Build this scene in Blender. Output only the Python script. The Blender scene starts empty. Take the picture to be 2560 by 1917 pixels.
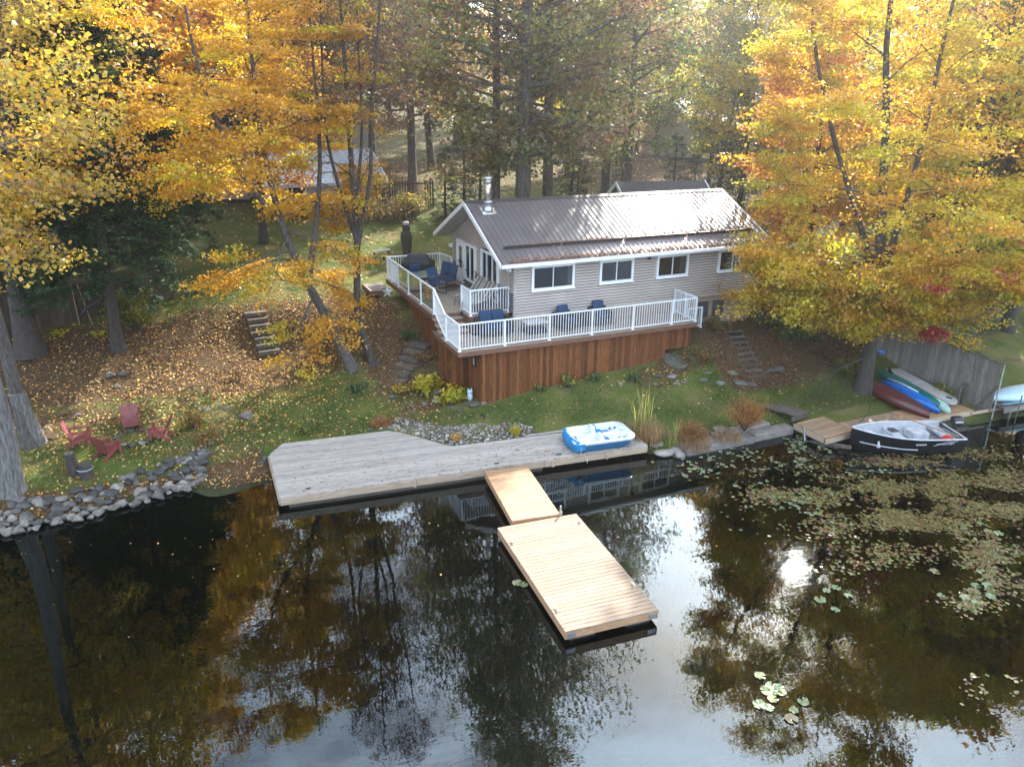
import bpy, bmesh, math, random
import numpy as np
from mathutils import Vector, Matrix, Euler
R_ = random.Random(11)
NP = np.random.default_rng(5)
rad = math.radians
S = bpy.context.scene
COL = S.collection

# ------------------------------------------------------------------ camera
# world axes: x along the cottage front, y away from the lake, z up, water at z = 0
F_PX, PIT, ROLL, YAW, CAMZ = 1940.1, 0.359398, 0.010586, 0.425672, 12.0
CX, CY = 1280.0, 958.5
_r = np.array([1.0, 0, 0]); _f = np.array([0, math.cos(PIT), -math.sin(PIT)]); _u = np.cross(_r, _f)
_r2 = math.cos(ROLL) * _r + math.sin(ROLL) * _u
_u2 = -math.sin(ROLL) * _r + math.cos(ROLL) * _u
_ex = np.array([math.cos(YAW), math.sin(YAW), 0]); _ey = np.array([-math.sin(YAW), math.cos(YAW), 0])
def _h(v): return np.array([v @ _ex, v @ _ey, v[2]])
CR, CU, CF = _h(_r2), _h(_u2), _h(_f)
cam_data = bpy.data.cameras.new('camera'); cam = bpy.data.objects.new('camera', cam_data); COL.objects.link(cam)
cam_data.sensor_width = 36.0; cam_data.lens = 36.0 * F_PX / 2560.0; cam_data.clip_end = 2000; cam_data.clip_start = 0.2
cam.matrix_world = Matrix(((CR[0], CU[0], -CF[0], 0), (CR[1], CU[1], -CF[1], 0), (CR[2], CU[2], -CF[2], CAMZ), (0, 0, 0, 1)))
S.camera = cam

# ------------------------------------------------------------------ sky, sun, exposure
SUN_EL, SUN_AZ = 31.6, 47.6          # azimuth from +y towards +x
W = bpy.data.worlds.new('World'); S.world = W; W.use_nodes = True
_n = W.node_tree.nodes; _l = W.node_tree.links; _n.clear()
_o = _n.new('ShaderNodeOutputWorld'); _b = _n.new('ShaderNodeBackground'); _s = _n.new('ShaderNodeTexSky')
_s.sky_type = 'NISHITA'; _s.sun_disc = False; _s.sun_elevation = rad(SUN_EL); _s.sun_rotation = rad(SUN_AZ)
_s.air_density = 1.0; _s.dust_density = 1.6; _s.ozone_density = 1.0
_tc = _n.new('ShaderNodeTexCoord'); _mp = _n.new('ShaderNodeMapping'); _mp.inputs['Scale'].default_value = (1.6, 1.6, 4.0)
_nz = _n.new('ShaderNodeTexNoise'); _nz.inputs['Scale'].default_value = 2.2; _nz.inputs['Detail'].default_value = 7
_rp = _n.new('ShaderNodeValToRGB'); _rp.color_ramp.elements[0].position = 0.42; _rp.color_ramp.elements[1].position = 0.66
_mx = _n.new('ShaderNodeMix'); _mx.data_type = 'RGBA'; _mx.inputs['B'].default_value = (21, 24.5, 29.5, 1)
_ml = _n.new('ShaderNodeMath'); _ml.operation = 'MULTIPLY'; _ml.inputs[1].default_value = 0.75
_l.new(_tc.outputs['Generated'], _mp.inputs[0]); _l.new(_mp.outputs[0], _nz.inputs['Vector']); _l.new(_nz.outputs[0], _rp.inputs[0])
_l.new(_rp.outputs[0], _ml.inputs[0]); _l.new(_ml.outputs[0], _mx.inputs['Factor']); _l.new(_s.outputs[0], _mx.inputs['A'])
_l.new(_mx.outputs['Result'], _b.inputs[0]); _b.inputs[1].default_value = 0.10; _l.new(_b.outputs[0], _o.inputs[0])
sun_data = bpy.data.lights.new('sun', 'SUN'); sun = bpy.data.objects.new('sun', sun_data); COL.objects.link(sun)
sun_data.energy = 5.0; sun_data.angle = rad(0.6); sun_data.color = (1.0, 0.94, 0.84)
SUNV = Vector((math.cos(rad(SUN_EL)) * math.sin(rad(SUN_AZ)), math.cos(rad(SUN_EL)) * math.cos(rad(SUN_AZ)), math.sin(rad(SUN_EL))))
sun.rotation_euler = SUNV.to_track_quat('Z', 'Y').to_euler(); sun.location = (30, 60, 50)
S.view_settings.view_transform = 'Standard'; S.view_settings.look = 'None'; S.view_settings.gamma = 1.0
S.view_settings.exposure = 1.96
S.render.engine = 'CYCLES'
cy = S.cycles
cy.use_denoising = True
cy.max_bounces = 7; cy.diffuse_bounces = 3; cy.glossy_bounces = 3; cy.transmission_bounces = 3; cy.transparent_max_bounces = 8
cy.caustics_reflective = False; cy.caustics_refractive = False
cy.sample_clamp_indirect = 6.0

# ------------------------------------------------------------------ photograph directions -> places
def ray(px, py):
    d = (px - CX) * CR - (py - CY) * CU + F_PX * CF
    return d / np.linalg.norm(d)
def at_z(px, py, z):
    d = ray(px, py); return d[:2] * ((z - CAMZ) / d[2])
def on_x(px, py, x):
    d = ray(px, py); s = x / d[0]; return (x, s * d[1], CAMZ + s * d[2])
def on_y(px, py, y):
    d = ray(px, py); s = y / d[1]; return (s * d[0], y, CAMZ + s * d[2])
def along(px, py, dist):
    d = ray(px, py); h = math.hypot(d[0], d[1]); return (d[0] / h * dist, d[1] / h * dist, CAMZ + d[2] / h * dist)

# ------------------------------------------------------------------ terrain
CTRL = [  # x, y, z
 (-60,26,0.0),(-30,25,0.05),(-15,24.6,0.1),(-5.4,24.1,0.1),(-4,24.1,0.1),(-2.8,24.3,0.1),(-1.4,24.8,0.1),(-.2,24.3,0.05),(.7,23.7,0.02),(2.2,23.7,0.02),
 (5,24,0.0),(8,22.6,0.0),(11,22.2,0.0),(14.3,21.3,0.05),(15.5,20.5,0.05),(17,20.4,0.05),(20.8,20.3,0.05),(22,19.4,0.1),(25,18.9,0.2),(28,18.6,0.2),(31,18.2,0.1),(40,17,0.0),(60,14,0.0),
 (-60,20,-1.2),(-20,20,-1.0),(-5,22,-0.45),(-1,21.8,-0.35),(2,21,-0.5),(6,19,-0.9),(10,19,-0.9),(14,18.5,-0.9),(20,17.5,-0.9),(26,16,-0.8),(35,14,-0.8),(60,8,-1.2),
 (-20,12,-1.6),(0,14,-1.5),(10,12,-1.6),(20,11,-1.6),(35,6,-1.6),(0,5,-2.2),(15,2,-2.2),(-10,-10,-2.5),(20,-15,-2.5),(-60,-10,-2.5),(60,-15,-2.5),
 (3,26.2,0.42),(6.8,25.9,0.45),(8.6,23.6,0.38),(11,23.5,0.38),(13.8,22.9,0.38),(16,21.6,0.35),(18,21.4,0.38),(20.6,21.3,0.42),(22.5,20.6,0.45),(24.5,20,0.45),(27,19.9,0.5),
 (10.3,25.4,0.72),(9.2,25.8,0.66),(13,25.4,0.98),(15.3,25.4,1.18),(17.2,25.4,1.32),(18.6,25.4,1.5),(20.1,25.4,1.9),(20.1,26.8,2.2),(15,24.2,0.7),(18,23.6,0.72),(18,22.4,0.5),(12,24.2,0.6),
 (21.7,23.5,0.82),(21.9,25.6,2.15),(23.3,27,2.25),(25.5,27,2.35),(24.5,24,1.5),(26,25.2,2.1),(23.5,22.4,0.65),(25.4,21.2,0.7),(28.3,21.5,1.0),(27.6,23.5,1.7),
 (31,22,1.2),(35,26,1.8),(33,20,0.6),(45,24,1.6),(31,28,2.6),
 (-2,27.5,0.62),(-5.2,25.4,0.5),(-5,28.1,0.75),(-2,30.5,1.15),(-5.3,34.3,2.1),(-2.2,33.8,2.05),(2.9,35.4,2.72),(3.8,35.2,2.72),(3.15,33,1.38),(3.9,33.1,1.38),(0,33,1.7),(0.5,36,2.6),
 (6.3,29.3,1.5),(7.2,29.4,1.65),(7,27.6,0.72),(8.3,28.8,1.55),(9.5,29.9,2.2),(9.6,31.6,3.0),(9.6,28.4,1.75),(9.7,27.5,1.0),(10.2,27,0.92),(9.5,33.5,3.0),(9.4,36.5,2.95),(4,30,0.95),(1,29,0.8),(4,28,0.66),(1,26.5,0.5),(-1,25.8,0.4),(1.5,25,0.2),
 (6.5,32,2.3),(7.5,34,2.85),(11.5,29,2.4),(15,29,2.6),(15,32,2.9),(22,32,2.9),(-10,27,0.6),(-10,32,1.6),(-14,36,2.4),(-25,30,1.0),(-30,40,2.8),
 (6,39,3.0),(13,40,3.1),(20,38,3.2),(27,33,2.9),(27,30,2.6),(0,41,3.0),(-6,42,3.1),(15,50,4.3),(14,55,4.9),(31,83,7.4),(45,65,6.0),(-10,60,4.8),(36,45,3.9),(35,35,3.2),(45,40,3.4),
 (0,90,8),(-40,70,6),(40,110,10),(80,80,8),(80,40,4.5),(-60,50,4),(-80,100,10),(0,150,15),(100,150,16),(-120,180,18),(60,220,22),(160,120,14),(180,40,6),(-180,60,6),(-100,320,30),(120,340,32),(320,200,28),(-320,200,28),(0,420,38),(420,420,40),(-420,420,40),
]
CTRL = np.array(CTRL, float)
_c2 = 0.8 ** 2
def _phi(a, b):
    d = a[:, None, :] - b[None, :, :]; return np.sqrt((d ** 2).sum(-1) + _c2)
_A = _phi(CTRL[:, :2], CTRL[:, :2]); _N = len(CTRL)
_K = np.zeros((_N + 3, _N + 3)); _K[:_N, :_N] = _A; _K[:_N, _N] = 1; _K[:_N, _N + 1:] = CTRL[:, :2]; _K[_N, :_N] = 1; _K[_N + 1:, :_N] = CTRL[:, :2].T
_wt = np.linalg.lstsq(_K, np.concatenate([CTRL[:, 2], [0, 0, 0]]), rcond=None)[0]
def gz_arr(xy):
    xy = np.asarray(xy, float); out = np.empty(len(xy))
    for i in range(0, len(xy), 20000):
        p = xy[i:i + 20000]; out[i:i + 20000] = _phi(p, CTRL[:, :2]) @ _wt[:_N] + _wt[_N] + p @ _wt[_N + 1:]
    return out
def gz(x, y): return float(gz_arr([[x, y]])[0])
def ground_at(px, py):
    """where the line of sight first meets the terrain"""
    d = ray(px, py); s = np.linspace(14, 220, 1500); pts = np.outer(s, d); pts[:, 2] += CAMZ
    g = gz_arr(pts[:, :2]); k = np.argmax(pts[:, 2] < g)
    if pts[k, 2] >= g[k]: k = len(s) - 1
    return float(pts[k, 0]), float(pts[k, 1]), float(g[k])

# ------------------------------------------------------------------ materials
MATS = {}
def M(name, col, rough=0.65, metal=0.0, col2=None, scale=6.0, vec=(1, 1, 1), objvar=0.0, bump=0.0, bscale=40.0, spec=0.5, detail=5, lo=0.35, hi=0.65, attr=None, coat=0.0):
    """procedural material: two colours mixed by noise in metres, value varied per piece, fine relief"""
    m = bpy.data.materials.new(name); m.use_nodes = True; n = m.node_tree.nodes; l = m.node_tree.links
    p = n['Principled BSDF']; p.inputs['Roughness'].default_value = rough; p.inputs['Metallic'].default_value = metal
    p.inputs['Specular IOR Level'].default_value = spec; p.inputs['Coat Weight'].default_value = coat
    geo = n.new('ShaderNodeNewGeometry'); mp = n.new('ShaderNodeMapping'); mp.inputs['Scale'].default_value = vec
    l.new(geo.outputs['Position'], mp.inputs[0])
    oi = n.new('ShaderNodeObjectInfo')
    ad = n.new('ShaderNodeVectorMath'); ad.operation = 'ADD'; l.new(mp.outputs[0], ad.inputs[0])
    if objvar > 0:
        sc = n.new('ShaderNodeMath'); sc.operation = 'MULTIPLY'; sc.inputs[1].default_value = 37.0; l.new(oi.outputs['Random'], sc.inputs[0]); l.new(sc.outputs[0], ad.inputs[1])
    nz = n.new('ShaderNodeTexNoise'); nz.inputs['Scale'].default_value = scale; nz.inputs['Detail'].default_value = detail; l.new(ad.outputs[0], nz.inputs['Vector'])
    rp = n.new('ShaderNodeMapRange'); rp.inputs['From Min'].default_value = lo; rp.inputs['From Max'].default_value = hi; l.new(nz.outputs[0], rp.inputs['Value'])
    mx = n.new('ShaderNodeMix'); mx.data_type = 'RGBA'; l.new(rp.outputs[0], mx.inputs['Factor'])
    if attr:
        at = n.new('ShaderNodeAttribute'); at.attribute_name = attr; l.new(at.outputs['Color'], mx.inputs['A'])
        dk = n.new('ShaderNodeMix'); dk.data_type = 'RGBA'; dk.blend_type = 'MULTIPLY'; dk.inputs['Factor'].default_value = 1; dk.inputs['B'].default_value = (0.72, 0.7, 0.66, 1); l.new(at.outputs['Color'], dk.inputs['A']); l.new(dk.outputs['Result'], mx.inputs['B'])
    else:
        mx.inputs['A'].default_value = (*col, 1); c2 = col2 or tuple(c * 0.72 for c in col); mx.inputs['B'].default_value = (*c2, 1)
    out = mx.outputs['Result']
    if objvar > 0:
        mr = n.new('ShaderNodeMapRange'); mr.inputs['To Min'].default_value = 1 - objvar; mr.inputs['To Max'].default_value = 1 + objvar; l.new(oi.outputs['Random'], mr.inputs['Value'])
        hv = n.new('ShaderNodeHueSaturation'); l.new(mr.outputs[0], hv.inputs['Value']); l.new(out, hv.inputs['Color']); out = hv.outputs[0]
    l.new(out, p.inputs['Base Color'])
    if bump > 0:
        nb = n.new('ShaderNodeTexNoise'); nb.inputs['Scale'].default_value = bscale; nb.inputs['Detail'].default_value = 4; l.new(ad.outputs[0], nb.inputs['Vector'])
        bp = n.new('ShaderNodeBump'); bp.inputs['Strength'].default_value = bump; bp.inputs['Distance'].default_value = 0.02; l.new(nb.outputs[0], bp.inputs['Height']); l.new(bp.outputs[0], p.inputs['Normal'])
    MATS[name] = m; return m
def leafmat(name, trans=0.5, gloss=0.06, rough=0.45):
    m = bpy.data.materials.new(name); m.use_nodes = True; n = m.node_tree.nodes; l = m.node_tree.links; n.clear()
    o = n.new('ShaderNodeOutputMaterial'); at = n.new('ShaderNodeAttribute'); at.attribute_name = 'Col'
    df = n.new('ShaderNodeBsdfDiffuse'); tr = n.new('ShaderNodeBsdfTranslucent'); gl = n.new('ShaderNodeBsdfGlossy'); gl.inputs['Roughness'].default_value = rough
    m1 = n.new('ShaderNodeMixShader'); m1.inputs[0].default_value = trans; m2 = n.new('ShaderNodeMixShader'); m2.inputs[0].default_value = gloss
    gm = n.new('ShaderNodeGamma'); gm.inputs['Gamma'].default_value = 0.85; l.new(at.outputs['Color'], gm.inputs[0])
    l.new(at.outputs['Color'], df.inputs[0]); l.new(gm.outputs[0], tr.inputs[0])
    l.new(df.outputs[0], m1.inputs[1]); l.new(tr.outputs[0], m1.inputs[2]); l.new(m1.outputs[0], m2.inputs[1]); l.new(gl.outputs[0], m2.inputs[2]); l.new(m2.outputs[0], o.inputs[0])
    MATS[name] = m; return m
def glassmat(name, tint, refl=0.12, rough=0.03):
    m = bpy.data.materials.new(name); m.use_nodes = True; n = m.node_tree.nodes; l = m.node_tree.links; n.clear()
    o = n.new('ShaderNodeOutputMaterial'); t = n.new('ShaderNodeBsdfTransparent'); t.inputs[0].default_value = (*tint, 1)
    g = n.new('ShaderNodeBsdfGlossy'); g.inputs['Roughness'].default_value = rough
    lw = n.new('ShaderNodeLayerWeight'); lw.inputs['Blend'].default_value = 0.25; mr = n.new('ShaderNodeMapRange'); mr.inputs['To Min'].default_value = refl; mr.inputs['To Max'].default_value = 0.6
    l.new(lw.outputs['Facing'], mr.inputs['Value']); mx = n.new('ShaderNodeMixShader'); l.new(mr.outputs[0], mx.inputs[0]); l.new(t.outputs[0], mx.inputs[1]); l.new(g.outputs[0], mx.inputs[2]); l.new(mx.outputs[0], o.inputs[0])
    MATS[name] = m; return m

M('siding', (0.45, 0.392, 0.352), 0.6, col2=(0.39, 0.335, 0.298), scale=1.2, bump=0.05, bscale=60)
M('siding_trim', (0.42, 0.36, 0.32), 0.55)
M('foundation', (0.30, 0.23, 0.165), 0.85, col2=(0.24, 0.18, 0.13), scale=2.0, bump=0.15)
M('white_paint', (0.78, 0.80, 0.82), 0.4, col2=(0.70, 0.72, 0.74), scale=3)
M('white_rail', (0.76, 0.79, 0.82), 0.35, col2=(0.68, 0.71, 0.74), scale=5)
M('soffit', (0.42, 0.40, 0.38), 0.6)
M('roof_metal', (0.088, 0.073, 0.074), 0.36, metal=0.0, col2=(0.105, 0.088, 0.088), scale=0.9, spec=0.42)
M('roof_dark', (0.05, 0.04, 0.037), 0.45, metal=0.2)
M('galv', (0.55, 0.57, 0.58), 0.32, metal=0.85, col2=(0.42, 0.44, 0.45), scale=7)
M('stainless', (0.5, 0.46, 0.40), 0.3, metal=0.9, col2=(0.36, 0.31, 0.26), scale=5)
M('stone_veneer', (0.075, 0.08, 0.09), 0.8, col2=(0.16, 0.165, 0.175), scale=9, objvar=0.3, bump=0.4, bscale=25)
M('stone_cap', (0.36, 0.34, 0.33), 0.8)
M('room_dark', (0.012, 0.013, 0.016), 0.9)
M('curtain', (0.22, 0.21, 0.19), 0.9)
glassmat('glass_pane', (0.7, 0.73, 0.75), 0.035)
glassmat('rail_glass', (0.80, 0.86, 0.82), 0.05)
M('deck_board', (0.31, 0.25, 0.185), 0.8, col2=(0.21, 0.165, 0.12), scale=5, vec=(0.6, 6, 6), objvar=0.12, bump=0.15)
M('deck_edge', (0.15, 0.07, 0.045), 0.75, col2=(0.10, 0.046, 0.03), scale=3, vec=(1, 3, 8), objvar=0.1, bump=0.15)
M('skirt_wood', (0.165, 0.060, 0.018), 0.8, col2=(0.085, 0.03, 0.010), scale=6, vec=(5, 5, 0.5), objvar=0.38, bump=0.15, bscale=30, spec=.2)
M('dock_grey', (0.40, 0.365, 0.325), 0.85, col2=(0.22, 0.19, 0.16), scale=5, vec=(0.5, 9, 3), objvar=0.14, bump=0.25, bscale=30, lo=0.3, hi=0.7)
M('dock_side', (0.40, 0.31, 0.22), 0.8, col2=(0.26, 0.19, 0.13), scale=4, vec=(0.6, 3, 8), objvar=0.1, bump=0.2)
M('dock_new', (0.28, 0.20, 0.135), 0.8, col2=(0.17, 0.12, 0.08), scale=5, vec=(0.5, 9, 3), objvar=0.12, bump=0.15, bscale=30)
M('dock_ramp', (0.38, 0.225, 0.12), 0.75, col2=(0.27, 0.15, 0.075), scale=5, vec=(0.5, 9, 3), objvar=0.12, bump=0.15, bscale=30)
M('wood_wet', (0.07, 0.055, 0.04), 0.6)
M('timber_old', (0.11, 0.09, 0.07), 0.9, col2=(0.055, 0.044, 0.034), scale=6, objvar=0.2, bump=0.3)
M('fence_grey', (0.20, 0.18, 0.155), 0.9, col2=(0.12, 0.105, 0.09), scale=4, vec=(6, 6, 0.5), objvar=0.22, bump=0.2)
M('fence_brown', (0.085, 0.058, 0.038), 0.9, col2=(0.045, 0.03, 0.02), scale=4, vec=(6, 6, 0.5), objvar=0.25, bump=0.2)
M('black_cloth', (0.010, 0.011, 0.013), 0.55, bump=0.3, bscale=12)
M('black_metal', (0.015, 0.015, 0.017), 0.4)
M('wicker', (0.022, 0.018, 0.018), 0.7, bump=0.5, bscale=120)
M('blue_cushion', (0.008, 0.04, 0.10), 0.8, col2=(0.006, 0.03, 0.075), scale=4, bump=0.1)
M('blue_sling', (0.016, 0.05, 0.12), 0.6, bump=0.1)
M('stripe_fabric', (0.42, 0.38, 0.32), 0.85)
M('stripe_dark', (0.14, 0.125, 0.11), 0.85)
M('table_glass', (0.20, 0.23, 0.20), 0.2, spec=0.8)
M('red_plastic', (0.20, 0.045, 0.04), 0.55, col2=(0.155, 0.036, 0.034), scale=4, objvar=0.08)
M('rock', (0.185, 0.165, 0.145), 0.9, col2=(0.075, 0.066, 0.057), scale=3.5, objvar=0.35, bump=0.5, bscale=12)
M('rock_dark', (0.028, 0.027, 0.026), 0.75, col2=(0.065, 0.06, 0.056), scale=3.0, objvar=0.3, bump=0.5, bscale=12)
M('rock_mossy', (0.13, 0.12, 0.10), 0.9, col2=(0.05, 0.055, 0.02), scale=2.6, objvar=0.25, bump=0.5, bscale=10)
M('concrete', (0.22, 0.20, 0.178), 0.9, col2=(0.14, 0.125, 0.11), scale=3, objvar=0.15, bump=0.3, bscale=20)
M('pebble', (0.42, 0.40, 0.37), 0.85, col2=(0.16, 0.13, 0.10), scale=9, lo=0.4, hi=0.6, attr='Col')
M('bark_grey', (0.115, 0.10, 0.088), 0.95, col2=(0.04, 0.034, 0.03), scale=5, vec=(4, 4, 0.7), bump=0.9, bscale=9)
M('bark_dark', (0.062, 0.05, 0.042), 0.95, col2=(0.028, 0.023, 0.02), scale=5, vec=(4, 4, 0.7), bump=0.9, bscale=9)
M('bark_pale', (0.17, 0.16, 0.15), 0.95, col2=(0.06, 0.055, 0.05), scale=5, vec=(4, 4, 0.6), bump=0.9, bscale=9)
M('cut_wood', (0.36, 0.24, 0.13), 0.85, col2=(0.26, 0.16, 0.09), scale=8)
M('hull_blue', (0.0, 0.155, 0.36), 0.3, spec=0.5, coat=0.3)
M('hull_white', (0.60, 0.66, 0.71), 0.35, coat=0.2)
M('cover_blue', (0.0, 0.19, 0.42), 0.6, bump=0.3, bscale=10)
M('boat_black', (0.005, 0.006, 0.008), 0.3, coat=0.1, spec=.3)
M('boat_grey', (0.40, 0.415, 0.44), 0.4, metal=0.15, col2=(0.34, 0.35, 0.37), scale=4)
M('boat_seat', (0.52, 0.54, 0.57), 0.45)
M('orange_red', (0.55, 0.05, 0.02), 0.5)
M('kayak_maroon', (0.10, 0.014, 0.016), 0.35, col2=(0.075, 0.03, 0.026), scale=1.5, coat=0.2)
M('kayak_blue', (0.0, 0.10, 0.42), 0.3, col2=(0.01, 0.14, 0.46), scale=1.5, coat=0.3)
M('kayak_green', (0.0, 0.12, 0.10), 0.3, col2=(0.0, 0.10, 0.085), scale=1.5, coat=0.3)
M('kayak_mint', (0.35, 0.55, 0.45), 0.35)
M('board_grey', (0.42, 0.40, 0.385), 0.6, col2=(0.35, 0.33, 0.32), scale=2)
M('neigh_hull', (0.42, 0.56, 0.62), 0.4, col2=(0.36, 0.50, 0.56), scale=0.8)
M('steel', (0.36, 0.38, 0.40), 0.4, metal=0.7)
M('rope', (0.05, 0.045, 0.04), 0.9)
M('rope_pale', (0.5, 0.47, 0.42), 0.9)
M('mat_grey', (0.055, 0.055, 0.06), 0.95)
M('mat_brown', (0.14, 0.07, 0.045), 0.95)
M('far_grey', (0.36, 0.36, 0.34), 0.8, col2=(0.31, 0.31, 0.29), scale=1)
M('far_tan', (0.42, 0.34, 0.28), 0.8)
M('far_roof', (0.18, 0.12, 0.085), 0.9, col2=(0.11, 0.08, 0.06), scale=3)
M('far_metal', (0.42, 0.45, 0.50), 0.35, metal=0.5)
M('shingle', (0.075, 0.072, 0.075), 0.9, col2=(0.05, 0.048, 0.05), scale=8, bump=0.3)
M('teal_paint', (0.10, 0.30, 0.38), 0.5)
M('yellow_plastic', (0.7, 0.55, 0.03), 0.5)
leafmat('leaf', 0.6, 0.05)
leafmat('needle', 0.22, 0.03, 0.6)
leafmat('litter', 0.1, 0.03, 0.6)
leafmat('pad', 0.15, 0.07, 0.25)
leafmat('weed', 0.15, 0.07, 0.25)

# ------------------------------------------------------------------ builders
def obj(name, mesh, parent=None, loc=None, rot=None, scale=None, mat=None):
    if mat is not None and not mesh.materials: mesh.materials.append(MATS[mat])
    o = bpy.data.objects.new(name, mesh); COL.objects.link(o)
    if parent is not None: o.parent = parent
    if loc is not None: o.location = loc
    if rot is not None: o.rotation_euler = rot
    if scale is not None: o.scale = scale
    return o
def tag(o, label=None, cat=None, group=None, kind=None):
    if label: o['label'] = label
    if cat: o['category'] = cat
    if group: o['group'] = group
    if kind: o['kind'] = kind
    return o
def thing(name, label, cat, loc=(0, 0, 0), rz=0.0, group=None):
    o = bpy.data.objects.new(name, None); COL.objects.link(o); o.location = loc; o.rotation_euler = (0, 0, rz)
    o.empty_display_size = 0.2
    return tag(o, label, cat, group)
def copy_tree(o, parent=None, depth=0):
    c = o.copy(); COL.objects.link(c); c.parent = parent
    for ch in list(o.children): copy_tree(ch, c, depth + 1)
    return c
class MB:
    """collects shapes in local coordinates of the thing they belong to"""
    def __init__(s): s.v = []; s.f = []
    def add(s, vs, fs):
        b = len(s.v); s.v += [tuple(map(float, q)) for q in vs]; s.f += [tuple(i + b for i in q) for q in fs]; return s
    def box(s, c, d, rot=None):
        h = [x / 2 for x in d]; vs = []
        m = Euler(rot).to_matrix() if rot else None
        for sx in (-1, 1):
            for sy in (-1, 1):
                for sz in (-1, 1):
                    p = Vector((sx * h[0], sy * h[1], sz * h[2]))
                    if m: p = m @ p
                    vs.append((p.x + c[0], p.y + c[1], p.z + c[2]))
        return s.add(vs, [(0, 1, 3, 2), (4, 6, 7, 5), (0, 4, 5, 1), (2, 3, 7, 6), (0, 2, 6, 4), (1, 5, 7, 3)])
    def bbox(s, c, d, b=0.02, rot=None):
        bm = bmesh.new(); bmesh.ops.create_cube(bm, size=1.0)
        bmesh.ops.scale(bm, vec=d, verts=bm.verts); bmesh.ops.bevel(bm, geom=bm.edges[:], offset=b, segments=2, affect='EDGES', profile=0.5)
        m = Euler(rot).to_matrix() if rot else Matrix.Identity(3)
        vs = [tuple((m @ q.co) + Vector(c)) for q in bm.verts]; bm.verts.index_update(); fs = [tuple(q.index for q in f.verts) for f in bm.faces]; bm.free()
        return s.add(vs, fs)
    def span(s, lo, hi): return s.box([(a + b) / 2 for a, b in zip(lo, hi)], [abs(b - a) for a, b in zip(lo, hi)])
    def tube(s, pts, r, n=8, cap=True):
        pts = [Vector(p) for p in pts]; rs = r if isinstance(r, (list, tuple)) else [r] * len(pts); vs = []; fs = []
        ref = Vector((0, 0, 1))
        for i, p in enumerate(pts):
            t = (pts[min(i + 1, len(pts) - 1)] - pts[max(i - 1, 0)]).normalized()
            a = t.cross(ref) if abs(t.dot(ref)) < 0.95 else t.cross(Vector((1, 0, 0))); a.normalize(); b = t.cross(a)
            for k in range(n):
                q = 2 * math.pi * k / n; vs.append(p + (a * math.cos(q) + b * math.sin(q)) * rs[i])
        for i in range(len(pts) - 1):
            for k in range(n): fs.append((i * n + k, i * n + (k + 1) % n, (i + 1) * n + (k + 1) % n, (i + 1) * n + k))
        if cap: fs.append(tuple(range(n))[::-1]); fs.append(tuple((len(pts) - 1) * n + k for k in range(n)))
        return s.add(vs, fs)
    def lathe(s, prof, n=16, c=(0, 0, 0)):
        vs = []; fs = []
        for (r, z) in prof:
            for k in range(n): q = 2 * math.pi * k / n; vs.append((c[0] + r * math.cos(q), c[1] + r * math.sin(q), c[2] + z))
        for i in range(len(prof) - 1):
            for k in range(n): fs.append((i * n + k, i * n + (k + 1) % n, (i + 1) * n + (k + 1) % n, (i + 1) * n + k))
        fs.append(tuple(range(n))[::-1]); fs.append(tuple((len(prof) - 1) * n + k for k in range(n)))
        return s.add(vs, fs)
    def prism(s, poly, z0, z1):
        n = len(poly); vs = [(x, y, z0) for x, y in poly] + [(x, y, z1) for x, y in poly]
        return s.add(vs, [tuple(range(n))[::-1], tuple(range(n, 2 * n))] + [(i, (i + 1) % n, n + (i + 1) % n, n + i) for i in range(n)])
    def quad(s, a, b, c, d): return s.add([a, b, c, d], [(0, 1, 2, 3)])
    def mesh(s, name, mat, smooth=False):
        me = bpy.data.meshes.new(name); me.from_pydata(s.v, [], s.f); me.materials.append(MATS[mat])
        bm = bmesh.new(); bm.from_mesh(me); bmesh.ops.recalc_face_normals(bm, faces=bm.faces[:]); bm.to_mesh(me); bm.free()
        if smooth: me.polygons.foreach_set('use_smooth', [True] * len(me.polygons))
        me.update(); return me
    def build(s, name, mat, parent=None, loc=None, rot=None, smooth=False): return obj(name, s.mesh(name, mat, smooth), parent, loc, rot)
CUBES = {}
def cube(mat):
    if mat not in CUBES: CUBES[mat] = MB().box((0, 0, 0), (1, 1, 1)).mesh('block_' + mat, mat)
    return CUBES[mat]
def piece(name, mat, parent, c, d, rot=None):
    """a board, post or block: shared unit block, sized per object (c in world axes relative to the world; parent unrotated)"""
    L = parent.location if parent is not None else Vector((0, 0, 0))
    p = parent
    if p is not None and p.parent is not None: L = L + p.parent.location
    return obj(name, cube(mat), parent, (c[0] - L.x, c[1] - L.y, c[2] - L.z), rot, d)
def lpiece(name, mat, parent, c, d, rot=None): return obj(name, cube(mat), parent, c, rot, d)
def holder(name, parent):
    """a part that only groups pieces gets no empty: return the parent"""
    return parent
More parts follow.
